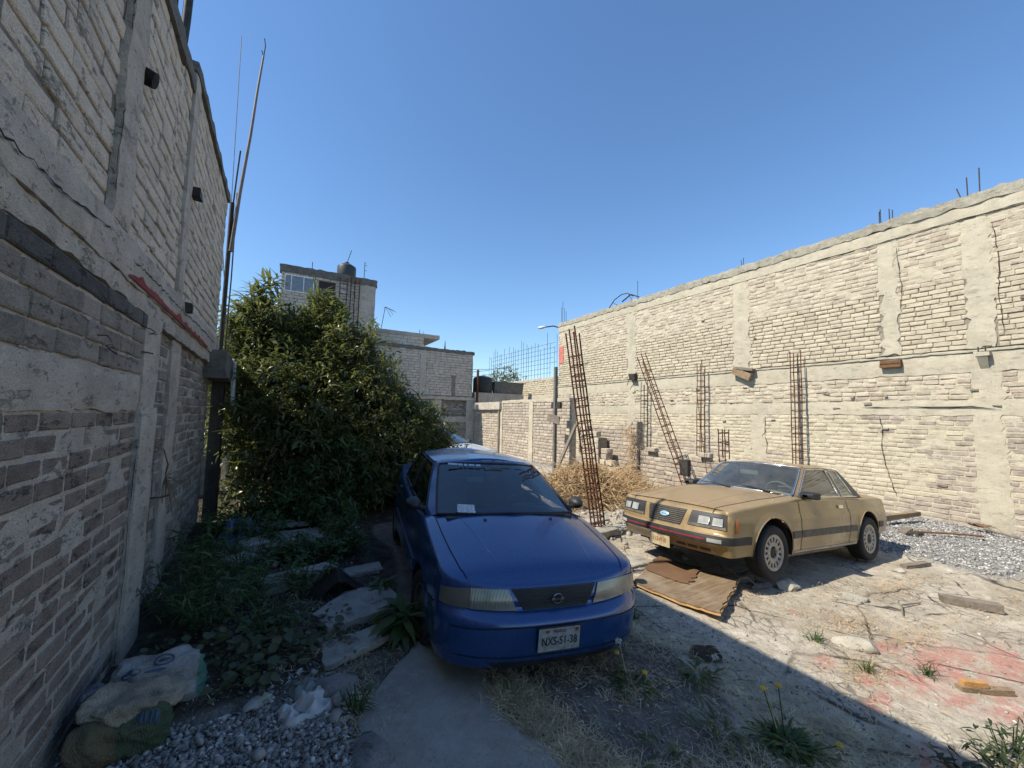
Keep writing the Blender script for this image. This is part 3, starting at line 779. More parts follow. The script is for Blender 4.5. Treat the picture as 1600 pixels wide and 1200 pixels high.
        def quads(name, qs, mat, mirror=True, both=False):
            v, f = [], []
            for q in qs:
                b = len(v); v += [tuple(p) for p in q]; f.append((b, b+1, b+2, b+3))
                if both: b = len(v); v += [(p[0], -p[1], p[2]) for p in q]; f.append((b+3, b+2, b+1, b))
            me = mesh(name, v, f, mat); bm = bmesh.new(); bm.from_mesh(me); bmesh.ops.remove_doubles(bm, verts=bm.verts, dist=.001)
            bmesh.ops.recalc_face_normals(bm, faces=bm.faces)
            bm.to_mesh(me); bm.free(); me.shade_smooth(); me.set_sharp_from_angle(angle=R(40))
            return obj(name, me, s.root)
        # roof skin
        rf = [c_[-1] for c_ in cols]; roof = []
        for p in rf:
            row = []
            for k in range(-8, 9):
                t = k/8; row.append(Vector((p.x, p.y*t, p.z+sp['crown']*(1-t*t)*min(1, (p.y/.45)))))
            roof.append(row)
        v = [tuple(p) for row in roof for p in row]; w_ = 17
        f = [(i*w_+j, i*w_+j+1, (i+1)*w_+j+1, (i+1)*w_+j) for i in range(len(roof)-1) for j in range(16)]
        pq = parts.pop('pillar')
        b = len(v)
        for q in pq:
            for sg in (1, -1):
                b = len(v); v += [(p[0], sg*p[1], p[2]) for p in q]; f.append((b, b+1, b+2, b+3))
        me = mesh('roof', v, f, s.M['paint']); bm = bmesh.new(); bm.from_mesh(me); bmesh.ops.remove_doubles(bm, verts=bm.verts, dist=.001); bmesh.ops.recalc_face_normals(bm, faces=bm.faces); bm.to_mesh(me); bm.free(); me.shade_smooth(); me.set_sharp_from_angle(angle=R(38))
        s.roof = obj('roof', me, s.root)
        for kd, qs in parts.items():
            if kd == 'panel':
                quads('pillar_cover', qs, M_TRIMG)
                quads('pillar_cover', [[Vector((p[0], -p[1], p[2])) for p in q] for q in qs], M_TRIMG)
            elif kd in ('windshield', 'rear_window'): quads(kd, qs, s.M['glass'], both=True)
            else:
                quads('side_window', qs, s.M['glass_side'])
                quads('side_window', [[Vector((p[0], -p[1], p[2])) for p in q] for q in qs], s.M['glass_side'])
        # rubber/trim line round each glass area
        s.edges = {}
        for i in range(len(nodes)-1):
            kd = nodes[i][2]
            if kd != 'pillar': s.edges.setdefault(kd, []).append(i)
    def trim(s, kd, w_, mat, off=.004, name='trim', both=True, sides=(1, -1)):
        ids = s.edges[kd]; c0, c1 = s.cols[ids[0]], s.cols[ids[-1]+1]
        lo = 1 if kd.startswith('side') else 0
        loop = [s.cols[i][lo] for i in ids]+[c1[j] for j in range(lo, 7)]+[s.cols[i][6] for i in reversed(ids)]+[c0[j] for j in range(6, lo, -1)]
        if not kd.startswith('side'):
            half = [s.cols[i][lo] for i in ids]+[c1[j] for j in range(lo, 7)]+[s.cols[i][6] for i in reversed(ids)]
            if kd == 'rear_window': half = [s.cols[ids[-1]+1][6]]+[s.cols[i][6] for i in reversed(ids)]+[c0[j] for j in range(5, lo-1, -1)]+[s.cols[i][lo] for i in ids[1:]]+[c1[lo]]
            loop = [Vector(p) for p in half]+[Vector((p.x, -p.y, p.z)) for p in reversed(half)]
            MB().tube([p+(p-Vector((p.x*.9, 0, p.z*.9))).normalized()*off for p in loop]+[loop[0]+(loop[0]-Vector((loop[0].x*.9, 0, loop[0].z*.9))).normalized()*off], w_, 6, False).obj(name, mat, s.root, 60)
        else:
            for sg in sides:
                lp = [Vector((p.x, sg*(p.y+off), p.z)) for p in loop]
                MB().tube(lp+[lp[0]], w_, 6, False).obj(name, mat, s.root, 60)
    def cast(s, y, z, x=4, d=-1):
        h = s.bvh.ray_cast(Vector((x, y, z)), Vector((d, 0, 0)))
        return h[0]
    def castside(s, x, z, sg=1):
        h = s.bvh.ray_cast(Vector((x, 3*sg, z)), Vector((0, -sg, 0))); return h[0]
    def castdown(s, x, y):
        h = s.bvh.ray_cast(Vector((x, y, 3)), Vector((0, 0, -1))); return h[0]
    def patch(s, name, corners, mat, off=.004, nu=12, nv=6, mode='front', sg=1, parent=None, depth=.012, **k):
        """corners a(bottom0) b(bottom1) c(top1) d(top0) in (y,z) for front, (x,z) side, (x,y) top"""
        a, b, c, d = [Vector(q) for q in corners]; rows = []; back = []
        for j in range(nv+1):
            r_ = []; bk = []
            for i in range(nu+1):
                u, v = i/nu, j/nv; q = (a*(1-u)+b*u)*(1-v)+(d*(1-u)+c*u)*v
                if mode == 'front': p = s.cast(q.x, q.y); o_ = Vector((1, 0, 0))
                elif mode == 'rear': p = s.cast(q.x, q.y, -4, 1); o_ = Vector((-1, 0, 0))
                elif mode == 'side': p = s.castside(q.x, q.y, sg); o_ = Vector((0, sg, 0))
                else: p = s.castdown(q.x, q.y); o_ = Vector((0, 0, 1))
                if p is None: p = (r_[-1]-o_*off if r_ else Vector((2, q.x, q.y)))
                r_.append(p+o_*off); bk.append(p-o_*.004)
            rows.append(r_); back.append(bk)
        m_ = MB().grid(rows)
        # rim
        ring = [rows[0][i] for i in range(nu+1)]+[rows[j][nu] for j in range(1, nv+1)]+[rows[nv][i] for i in range(nu-1, -1, -1)]+[rows[j][0] for j in range(nv-1, -1, -1)]
        rb = [back[0][i] for i in range(nu+1)]+[back[j][nu] for j in range(1, nv+1)]+[back[nv][i] for i in range(nu-1, -1, -1)]+[back[j][0] for j in range(nv-1, -1, -1)]
        m_.grid([ring, rb])
        me = m_.mesh(name, mat); bm = bmesh.new(); bm.from_mesh(me); bmesh.ops.remove_doubles(bm, verts=bm.verts, dist=.0005); bmesh.ops.recalc_face_normals(bm, faces=bm.faces); bm.to_mesh(me); bm.free()
        me.shade_smooth(); me.set_sharp_from_angle(angle=R(35))
        return obj(name, me, parent or s.root, **k)
    def seam(s, pts, w_, mat, mode='side', sg=1, off=.0028, name='seam', st=.025):
        P = []
        for (a, b), (c, d) in zip(pts, pts[1:]):
            n = max(1, int(math.hypot(c-a, d-b)/st)); P += [(a+(c-a)*i/n, b+(d-b)*i/n) for i in range(n)]
        P.append(pts[-1]); r1, r2 = [], []
        for i, q in enumerate(P):
            a = P[max(0, i-1)]; b = P[min(len(P)-1, i+1)]; d = Vector((b[0]-a[0], b[1]-a[1])).normalized(); nn = Vector((-d.y, d.x))*w_/2
            for sgn, rr_ in ((1, r1), (-1, r2)):
                qq = (q[0]+nn.x*sgn, q[1]+nn.y*sgn)
                if mode == 'front': p = s.cast(*qq); o_ = Vector((off, 0, 0))
                elif mode == 'side': p = s.castside(qq[0], qq[1], sg); o_ = Vector((0, sg*off, 0))
                else: p = s.castdown(*qq); o_ = Vector((0, 0, off))
                rr_.append(p+o_ if p else (rr_[-1] if rr_ else Vector((0, 0, 0))))
        return MB().grid([r1, r2]).obj(name, mat, s.root)
def text_mesh(txt, size, mat, name='lettering', ext=.0008, sx=1.):
    cu = bpy.data.curves.new(name, 'FONT'); cu.body = txt; cu.size = size; cu.extrude = ext; cu.align_x = 'CENTER'; cu.align_y = 'CENTER'; cu.resolution_u = 3
    o = bpy.data.objects.new(name, cu); col.objects.link(o); bpy.context.view_layer.update()
    me = bpy.data.meshes.new_from_object(o.evaluated_get(bpy.context.evaluated_depsgraph_get())); bpy.data.objects.remove(o)
    me.name = name; me.materials.clear(); me.materials.append(mat)
    if sx != 1:
        for v in me.vertices: v.co.x *= sx
    return me
def wheel(root, x, y, z, r_, wid, rimr, style, mats, steer=0):
    sg = 1 if y > 0 else -1
    e = MB(); w2 = wid/2
    # tyre profile (radius, height along outward axis)
    pr = [(rimr-.01, -w2*.8), (rimr+.02, -w2*.95), (r_*.86, -w2*1.03), (r_*.96, -w2*.93), (r_*.99, -w2*.75)]
    for k in (-.5, -.2, .1, .4): pr += [(r_, w2*(k-.08)), (r_, w2*(k+.08)), (r_-.009, w2*(k+.10)), (r_-.009, w2*(k+.18))]
    pr += [(r_, w2*.62), (r_*.99, w2*.75), (r_*.96, w2*.93), (r_*.93, w2*.99), (r_*.90, w2*1.0), (r_*.86, w2*1.03), (rimr+.035, w2*.98), (rimr+.012, w2*.9), (rimr-.008, w2*.80), (rimr-.02, w2*.6)]
    M_ = Matrix.Translation((x, y, z)) @ Matrix.Rotation(steer, 4, 'Z') @ Matrix.Scale(sg, 4, (0, 1, 0))
    e.lathe(pr, 48, M_)
    ty = e.obj('tyre', mats['tyre'], root, 35)
    ri = MB(); h = w2
    if style == 'slots':
        ri.lathe([(rimr-.002, h*.80), (rimr+.004, h*.90), (rimr-.008, h*.92), (rimr-.030, h*.84), (rimr-.034, h*.70)], 56, M_)
        R1, R2 = rimr-.030, rimr-.084; n = 15
        for k in range(n):
            a0 = 2*math.pi*(k+.33)/n; a1 = 2*math.pi*(k+.67)/n
            for (ra, rb_, ha, hb) in ((R1+.004, R2-.004, h*.80, h*.80),):
                q = []
                for rr_, hh in ((ra, ha), (rb_, hb)):
                    for aa in (a0-.025, a1+.025) if rr_ > R2 else (a0-.05, a1+.05): q.append(M_ @ Vector((rr_*math.cos(aa), hh, rr_*math.sin(aa))))
                qb = [M_ @ Vector((v_[0]*.99, 0, v_[1]*.99)) if False else p_ for v_, p_ in zip(q, q)]
                dn = (M_ @ Vector((0, -.03, 0)))-(M_ @ Vector((0, 0, 0)))
                ri.add([*q, *[p_+dn for p_ in q]], [(0, 1, 3, 2), (0, 2, 6, 4), (1, 5, 7, 3)])
        ri.lathe([(R2+.002, h*.70), (R2, h*.81), (R2-.012, h*.84), (.075, h*.86), (.068, h*.80), (.062, h*.60)], 48, M_)
        for k in range(4):
            a = 2*math.pi*(k+.5)/4; 
        ri.obj('rim', mats['rim'], ty, 30)
        dk = MB().lathe([(rimr-.01, h*.52), (0.001, h*.52)], 32, M_)
        dk.obj('brake_disc', mats['black'], ty)
        hb_ = MB().lathe([(.05, h*.5), (.05, h*.70), (.03, h*.74), (.001, h*.74)], 20, M_); hb_.obj('hub', mats['hub'], ty, 30)
        for k in range(4):
            a = 2*math.pi*(k+.3)/4; Mn = M_ @ Matrix.Translation((.056*math.cos(a), 0, .056*math.sin(a)))
            MB().lathe([(.011, h*.5), (.011, h*.80), (.001, h*.82)], 8, Mn).obj('wheel_nut', mats['hub'], ty, 30)
    else:
        ri.lathe([(rimr-.002, h*.80), (rimr+.004, h*.90), (rimr-.012, h*.88), (rimr-.03, h*.62), (.11, h*.58), (.09, h*.72), (.05, h*.74), (.001, h*.74)], 48, M_)
        ri.obj('rim', mats['rim2'], ty, 30)
    return ty
def paint(name, c, rough=.28, coat=.6, dust=(.36, .31, .24), dustamt=.3, metal=.25, updust=.35):
    s = NT(name); n1 = s.noise(2.4, 6, rough=.65); n2 = s.noise(38, 4, rough=.7)
    geo = s.n('NewGeometry'); sx = s.n('SeparateXYZ'); s.L(geo.outputs['Normal'], sx.inputs[0])
    upf = s.mapr(sx.outputs[2], .2, .95, 0, updust)
    d = s.math('MULTIPLY', s.math('ADD', s.mapr(n1, .35, .7, 0, dustamt), upf), s.mapr(n2, .25, .75, .55, 1.3)); d = s.math('MULTIPLY', d, s.mapr(s.noise(160, 2, rough=.8), .3, .7, .7, 1.3))
    d = s.math('MINIMUM', d, .95)
    cc = s.mix(d, c, dust)
    s.L(s.mapr(d, 0, .8, rough, .85), s.b.inputs['Roughness']); s.L(s.mapr(d, 0, .8, coat, 0.), s.b.inputs['Coat Weight']); s.L(s.mapr(d, 0, .8, metal, 0), s.b.inputs['Metallic'])
    s.b.inputs['Coat Roughness'].default_value = .12
    s.bump(s.noise(9, 3), .035, .01)
    s.L(cc, s.b.inputs['Base Color']); return s.m
def glassmat(name, tint=(.55, .68, .62), dirt=.16, dcol=(.5, .48, .42), dark=0.):
    s = NT(name)
    tr = s.n('BsdfTransparent'); tr.inputs[0].default_value = (*tint, 1)
    gl = s.n('BsdfGlossy'); gl.inputs[0].default_value = (1, 1, 1, 1); gl.inputs[1].default_value = .03
    df = s.n('BsdfDiffuse'); df.inputs[0].default_value = (*dcol, 1)
    fr = s.n('Fresnel'); fr.inputs[0].default_value = 1.5
    n1 = s.noise(6, 5, rough=.7); n2 = s.noise(1.7, 4)
    dm = s.math('MULTIPLY', s.mapr(n1, .2, .8, .4, 1.4), s.math('MULTIPLY', s.mapr(n2, .25, .75, .5, 1.5), dirt))
    m1 = s.n('MixShader'); s.L(dm, m1.inputs[0]); s.L(tr.outputs[0], m1.inputs[1]); s.L(df.outputs[0], m1.inputs[2])
    m2 = s.n('MixShader'); s.L(s.math('MULTIPLY', fr.outputs[0], 1.6), m2.inputs[0]); s.L(m1.outputs[0], m2.inputs[1]); s.L(gl.outputs[0], m2.inputs[2])
    s.L(m2.outputs[0], s.t.nodes['Material Output'].inputs[0]); return s.m
M_RUBBER = mat_plain('tyre_rubber', (.022, .021, .020), .85, var=.4, sc=5, bump=.3)
M_TRIMB = mat_plain('black_trim', (.02, .02, .021), .55, var=.4)
M_TRIMG = mat_plain('faded_trim', (.11, .095, .072), .75, var=.4, sc=12)
M_SEAM = mat_plain('seam_dark', (.008, .008, .008), .9, bump=0)
M_CHROME = mat_plain('chrome', (.7, .7, .68), .22, 1., var=.15, bump=.05)
M_LENS = mat_plain('headlight_glass', (.33, .34, .33), .12, .0, 1., var=.25, sc=9, bump=.4, Coat_Weight=.6)
sL = NT('yellowed_lens'); wv = sL.n('TexWave', i_Scale=34., i_Distortion=.4); wv.bands_direction = 'X'; sL.L(sL.pos(), wv.inputs['Vector'])
nL = sL.noise(9, 4); cL = sL.mix(sL.mapr(nL, .3, .7), (.13, .135, .11), (.30, .30, .24)); cL = sL.mix(sL.math('MULTIPLY', wv.outputs[1], .25), cL, (.42, .42, .37))
sL.bump(wv.outputs[1], .35, .006); M_LENSY = sL.set(cL, .22, .25, .9, Coat_Weight=.7)
M_AMBER = mat_plain('amber_lens', (.45, .13, .02), .3, bump=.1)
M_INT = mat_plain('interior_grey', (.10, .11, .112), .8)
M_INTT = mat_plain('interior_tan', (.30, .20, .12), .8)
M_PLATE = mat_plain('plate_white', (.30, .31, .30), .6, var=.35, sc=25)
M_PLATEY = mat_plain('plate_yellowed', (.38, .32, .20), .6, var=.35, sc=20)
M_INK = mat_plain('ink_black', (.015, .015, .02), .6, bump=0)
M_INKR = mat_plain('ink_red', (.25, .05, .03), .6, bump=0)
M_REDL = mat_plain('red_insert', (.20, .03, .035), .5)
M_RIM = mat_plain('wheel_silver', (.34, .31, .26), .5, .3, var=.25, sc=14)
M_RIM2 = mat_plain('steel_wheel', (.12, .12, .12), .6, .4)
M_HUB = mat_plain('hub_rust', (.06, .045, .03), .7, .3)
WM = dict(tyre=M_RUBBER, rim=M_RIM, rim2=M_RIM2, black=M_TRIMB, hub=M_HUB)
def interior(root, mat, x0, x1, belt, floor, steer_y, w_=.6, roofz=1.2, wheelr=.19):
    m_ = MB().box(x0, x1, -w_, w_, floor, floor+.05)
    m_.obj('cabin_floor', mat, root)
    # dashboard: curved
    rows = []
    for k in range(9):
        a = k/8; xx = x1+.02-.42*a; zz = belt-.03+.035*math.sin(a*math.pi)-(.0 if a < .8 else .25*(a-.8)/.2)
        rows.append([Vector((xx, y*w_*1.05, zz+(.035*math.exp(-((y*w_-steer_y)/.2)**2) if .3 < a < .95 else 0))) for y in [i/10-1 for i in range(21)]])
    MB().grid(rows).obj('dashboard', mat, root, 60)
    for sy in (-.36, .36):
        s_ = MB()
        def pad(x, z, ln, th, tilt, wd, nm):
            rws = []; N_ = 8
            M_ = Matrix.Translation((x, sy, z)) @ Matrix.Rotation(tilt, 4, 'Y')
            for i in range(N_+1):
                a = math.pi*2*i/N_
                rws.append([M_ @ Vector((math.cos(a)*th*(.55+.45*abs(math.cos(b_))), wd*math.sin(b_), 0))+(M_.to_3x3() @ Vector((0, 0, math.sin(a)*ln))) for b_ in [R(-88+176*j/6) for j in range(7)]])
            return MB().grid(rws).obj(nm, mat, root, 70)
        pad(x1-.95, floor+.26, .26, .09, R(85), .25, 'seat_cushion')
        pad(x1-1.22, floor+.55, .30, .08, R(-14), .25, 'seat_back')
        pad(x1-1.31, floor+.90, .10, .05, R(-14), .13, 'headrest')
    pts = []
    for k in range(25):
        a = 2*math.pi*k/24; M_ = Matrix.Translation((x1-.50, steer_y, belt-.02)) @ Matrix.Rotation(R(-62), 4, 'Y')
        pts.append(M_ @ Vector((wheelr*math.cos(a), wheelr*math.sin(a), 0)))
    MB().tube(pts, .014, 8, False).obj('steering_wheel', M_INT, root, 70)
    c_ = Matrix.Translation((x1-.50, steer_y, belt-.02)) @ Matrix.Rotation(R(-62), 4, 'Y')
    MB().tube([c_ @ Vector((0, -wheelr, 0)), c_ @ Vector((0, 0, -.02)), c_ @ Vector((0, wheelr, 0))], [.014, .045, .014], 8).obj('steering_spoke', M_INT, root, 70)
    MB().box(x0+.12, x0+.2, -w_, w_, floor+.1, belt-.06).box(x0-.25, x0+.2, -w_, w_, belt-.08, belt-.05).obj('rear_shelf', mat, root)
def side_mirror(root, x, y, z, sg, mat, sc=1.):
    rows = []
    for i in range(9):
        a = 2*math.pi*i/8+.39; 
        rows.append([Vector((x+dx*sc, y+sg*(.085+.075*math.cos(a)*k_)*sc, z+.065*math.sin(a)*k_*sc)) for dx, k_ in ((-.055, .0), (-.055, 1.), (0, 1.05), (.05, .8), (.085, .45), (.09, 0))])
    MB().grid(rows).obj('side_mirror', mat, root, 50)
    MB().tube([(x+.03, y-sg*.04, z-.04), (x+.02, y+sg*.05, z-.02)], .025, 8).obj('mirror_arm', mat, root, 50)

GP = lambda x, y: gz(x, y)
# ---- blue sedan
def build_sedan(root, P_, plate=True):
    sp = dict(xf=2.17, xc=1.68, xrc=-1.65, xr=-2.12, nfront=3.1, nrear=3.6, bow=.03, Ra=.335, wf=1.268, wr=-1.268, zw=.285, K=34,
        W=[(-1.7, .79), (-1.2, .835), (-.4, .845), (.6, .845), (1.2, .84), (1.7, .815)],
        zc=[(-2.2, .90), (-2.05, .97), (-1.6, 1.0), (-1.0, .98), (.4, .96), (.9, .995), (1.15, .975), (1.5, .912), (1.8, .848), (1.95, .808), (2.05, .775), (2.12, .748), (2.2, .725)],
        drop=[(-2.2, .03), (-1.6, .07), (-.5, .085), (.9, .10), (1.3, .085), (1.9, .05), (2.2, .03)], dp=2.4, rim=.032,
        zb=[(-2.2, .27), (-1.7, .21), (-1.5, .2), (1.6, .2), (1.75, .23), (2.2, .245)],
        df=[(.15, .10), (.22, .055), (.28, .02), (.36, .0), (.50, .0), (.545, .012), (.570, .045), (.585, .092), (.64, .100), (.71, .125), (.77, .15)],
        ds=[(.15, .06), (.22, .03), (.32, .010), (.5, .0), (.62, .002), (.78, .018), (.95, .05)],
        dr=[(.2, .06), (.3, .02), (.42, 0), (.52, .0), (.58, .04), (.8, .06), (1.0, .12)],
        fl=.010, flw=.06, cowl=.93, tail=-1.42, zfloor=.17, bulge=.05, crown=.045,
        gh=[((1.13, 0, .985), (.27, 0, 1.335), 'windshield', 3), ((1.09, .40, .972), (.245, .32, 1.330), 'windshield', 3), ((.975, .68, .945), (.18, .545, 1.305), 'pillar', 2), ((.90, .765, .90), (.08, .585, 1.292), 'side_front', 5),
            ((-.14, .775, .905), (-.17, .60, 1.302), 'pillar', 1), ((-.21, .775, .907), (-.24, .60, 1.303), 'side_rear', 4), ((-.98, .755, .925), (-.80, .575, 1.285), 'pillar', 3), ((-1.38, .66, .965), (-1.0, .51, 1.27), 'rear_window', 3), ((-1.46, .3, .99), (-1.09, .25, 1.30), 'rear_window', 2), ((-1.48, 0, .995), (-1.11, 0, 1.305), 'rear_window', 1)])
    c = Car(sp, root, dict(paint=P_, black=M_TRIMB, glass=M_GLASS_B, glass_side=M_GLASS_BS))
    for x_, z_ in ((1.268, .285), (-1.268, .285)):
        for sg in (1, -1): wheel(root, x_, sg*.735, z_, .285, .18, .175, 'steel', WM, .12 if x_ > 0 else 0)
    interior(root, M_INT, -1.05, 1.02, .925, .25, .36, .66)
    # front details
    for sg in (1, -1):
        c.patch('headlight', [(sg*.30, .590), (sg*.610, .598), (sg*.610, .722), (sg*.355, .716)], M_LENSY, .012, 12, 6)
        # wrap-round indicator: along the corner
        rows = []
        for j in range(6):
            v_ = j/5; r_ = []
            for i in range(9):
                u_ = i/8; a = u_; yy = .620+.115*u_; zlo = .600+.012*u_; zhi = .722-.012*u_*u_; z_ = zlo+(zhi-zlo)*v_
                # march radially towards body
                org = Vector((1.2, 0, z_)); ang = math.atan2(sg*yy, 2.02-.20*u_-1.2); dr_ = Vector((math.cos(ang), math.sin(ang), 0))
                h_ = c.bvh.ray_cast(org+dr_*2.5, -dr_)
                r_.append((h_[0]+dr_*.010) if h_[0] else org+dr_)
            rows.append(r_)
        MB().grid(rows).obj('indicator', mat_plain('smoky_lens', (.13, .12, .10), .3, 0, .8, bump=.2) if sg < 0 else M_LENSY, root, 60)
    g_ = c.patch('grille', [(-.245, .588), (.245, .588), (.335, .716), (-.335, .716)], M_TRIMB, .008, 14, 4)
    for k in range(9):
        z_ = .598+k*.0135; yy = .243+.085*(z_-.588)/.128
        pts = [c.cast(y_, z_)+Vector((.016, 0, 0)) for y_ in [-yy+2*yy*i/12 for i in range(13)]]
        MB().tube(pts, .0022, 5).obj('grille_slat', M_TRIMB, g_, 60)
    # badge: ring with bar
    bc = c.cast(0, .652)+Vector((.026, 0, 0)); bd = MB()
    ringp = [bc+Vector((0, .036*math.cos(2*math.pi*k/24), .032*math.sin(2*math.pi*k/24))) for k in range(25)]
    bd.tube(ringp, .0035, 6, False)
    em = bd.obj('emblem', M_CHROME, root, 60)
    MB().box(bc.x-.002, bc.x+.006, -.048, .048, bc.z-.007, bc.z+.007).obj('emblem_bar', M_CHROME, em)
    tm = text_mesh('NISSAN', .014, M_INK); obj('lettering', tm, em, (bc.x+.008, 0, bc.z), (R(90), 0, R(90)))
    # bumper lines, intake
    c.patch('air_intake', [(-.45, .25), (.45, .25), (.48, .29), (-.48, .29)], M_TRIMB, .003, 12, 2)
    c.seam([(-.74, .50), (-.4, .515), (.4, .515), (.74, .50)], .007, M_SEAM, 'front')
    c.seam([(-.70, .325), (0, .325), (.70, .325)], .006, M_SEAM, 'front')
    for sg in (1, -1):
        c.seam([(.96, sg*.70), (1.3, sg*.70), (1.6, sg*.685), (1.85, sg*.66), (1.96, sg*.62)], .008, M_SEAM, 'top')
        c.seam([(.93, .22), (.92, .6), (.90, .90)], .008, M_SEAM, 'side', sg); c.seam([(-.18, .22), (-.18, .9)], .008, M_SEAM, 'side', sg)
        c.seam([(1.58, .53), (1.72, .55), (1.80, .575)], .008, M_SEAM, 'side', sg)
        c.seam([(-1.0, .22), (-.92, .5), (-1.05, .75), (-1.0, .92)], .008, M_SEAM, 'side', sg)
        MB().tube([c.castdown(1.0+.95*i/8, sg*(.52-.15*i/8))+Vector((0, 0, -.002)) for i in range(9)], .004, 5).obj('hood_crease', P_, root, 60)
        for (xa, xb) in ((-.02, .12), (-.85, -.71)):
            c.patch('door_handle', [(xa, .80), (xb, .80), (xb, .835), (xa, .835)], M_TRIMB, .02, 4, 2, 'side', sg)
        c.patch('rub_strip', [(-.9, .47), (.9, .47), (.9, .53), (-.9, .53)], P_, .012, 14, 2, 'side', sg)
        side_mirror(root, .76, sg*.79, .985, sg, M_TRIMB, .95)
        c.trim('side_front' if sg else '', .009, M_TRIMB, .004, 'window_seal', sides=(sg,)); c.trim('side_rear', .009, M_TRIMB, .004, 'window_seal', sides=(sg,))
    c.trim('windshield', .011, M_TRIMB, .003, 'windshield_seal'); c.trim('rear_window', .011, M_TRIMB, .003, 'window_seal')
    for y_ in (-.30, .34):
        p = c.castdown(1.22, y_)
        MB().box(p.x-.012, p.x+.012, p.y-.012, p.y+.012, p.z-.003, p.z+.010, .001).obj('washer_jet', M_TRIMB, root)
    for (ya, yb) in ((.55, -.02), (.02, -.52)):
        pa = Vector((1.10-.0, ya, .955)); pb = Vector((1.13 if abs(yb) < .1 else 1.03, yb, .972))
        MB().tube([pa, pa.lerp(pb, .5)+Vector((.015, 0, .012)), pb], [.012, .008, .005], 6).obj('wiper', M_TRIMB, root, 60)
    MB().box(1.04, 1.12, -.62, .62, .925, .948, .002).obj('cowl_grille', M_TRIMB, root)
    # paint scuffs along the top of the windshield frame (bare primer)
    for (a_, b_) in ((-.12, .0), (.03, .24), (.30, .40)):
        MB().tube([Vector((.365-.02*abs(a_)/.3, a_, 1.352-.012*abs(a_)/.3)), Vector((.365-.02*abs(b_)/.3, b_, 1.352-.012*abs(b_)/.3))], .006, 5).obj('bare_patch', M_PLATE, root)
    def onglass(y, t):
        b = Vector((1.15-.12*abs(y/.69)**2.2, y, .962)); r_ = Vector((.34-.08*abs(y/.69)**2, y*.75, 1.32)); return b.lerp(r_, t)
    def sticker(name, y0, y1, t0, t1, mat, off=.012, txt=None):
        a, b, c_, d = onglass(y0, t0), onglass(y1, t0), onglass(y1, t1), onglass(y0, t1); nn = (b-a).cross(d-a).normalized()
        if nn.x < 0: nn = -nn
        MB().add([p+nn*off for p in (a, b, c_, d)], [(0, 1, 2, 3)]).obj(name, mat, root)
    M_ST = mat_plain('sticker_pale', (.42, .50, .55), .5, var=.4, sc=60)
    for (y0, y1) in ((-.63, -.50), (-.49, -.43), (-.41, -.37), (-.35, -.27), (-.25, -.18)): sticker('sticker', y0, y1, .905, .945, M_ST)
    sticker('paper_permit', -.52, -.36, .03, .16, mat_plain('permit_paper', (.50, .53, .54), .6, var=.55, sc=70))
    # rear-view mirror and red ornament
    MB().box(.42, .45, -.10, .10, 1.235, 1.285, .004).obj('rear_view_mirror', M_INT, root)
    MB().lathe([(.001, -.02), (.045, -.012), (.05, 0), (.045, .012), (.001, .02)], 10, Matrix.Translation((.5, -.03, 1.17)) @ Matrix.Rotation(R(90), 4, 'Z')).obj('hanging_ornament', mat_plain('ornament_red', (.35, .03, .05), .5), root, 40)
    # plate
    if plate:
        pc = c.cast(0, .43); yp = -.02
        pl = MB().box(pc.x+.012, pc.x+.020, yp-.155, yp+.155, .36, .51, .001).obj('licence_plate', M_PLATE, root)
        fr_ = MB().tube([(pc.x+.018, yp+a_, b_) for a_, b_ in ((-.158, .357), (.158, .357), (.158, .513), (-.158, .513), (-.158, .357))], .005, 5, False); fr_.obj('plate_frame', M_TRIMB, pl)
        obj('lettering', text_mesh('NXS-51-38', .075, M_INK, sx=.78), pl, (pc.x+.0225, yp, .423), (R(90), 0, R(90)))
        obj('lettering', text_mesh('MEXICO', .026, M_INKR), pl, (pc.x+.0225, yp, .487), (R(90), 0, R(90)))
        for y_ in (-.11, .11): MB().box(pc.x+.019, pc.x+.0225, y_-.012, y_+.012, .48, .497).obj('plate_mark', M_INKR, pl)
    # tail lights
    for sg in (1, -1): c.patch('tail_light', [(sg*.42, .622), (sg*.70, .62), (sg*.70, .78), (sg*.42, .78)], M_REDL, .01, 6, 3, 'rear')
    return c
def place(root, x, y, z, h, pitch, roll):
    c_, s_ = math.cos(h), math.sin(h)
    f = Vector((c_, s_, math.tan(pitch))).normalized(); l = Vector((-s_, c_, math.tan(roll))); n = f.cross(l).normalized(); l = n.cross(f)
    m_ = Matrix((f, l, n)).transposed().to_4x4(); root.rotation_euler = m_.to_euler(); root.location = (x, y, z)
M_GLASS_B = glassmat('windshield_glass', (.62, .72, .70), .05, (.30, .33, .33))
M_GLASS_BS = glassmat('side_glass_tinted', (.10, .11, .11), .03, (.2, .2, .2))
sed = empty('parked_car', (0, 0, 0), 'blue four-door sedan parked nose-out in the shade, plate NXS-51-38', 'car')
build_sedan(sed, paint('blue_paint', (.004, .055, .215), .18, .95, (.12, .14, .15), .16, .35, .12))
place(sed, 2.105, 4.490, 1.9-1.8277, -1.7368, -.0417, -.0447)

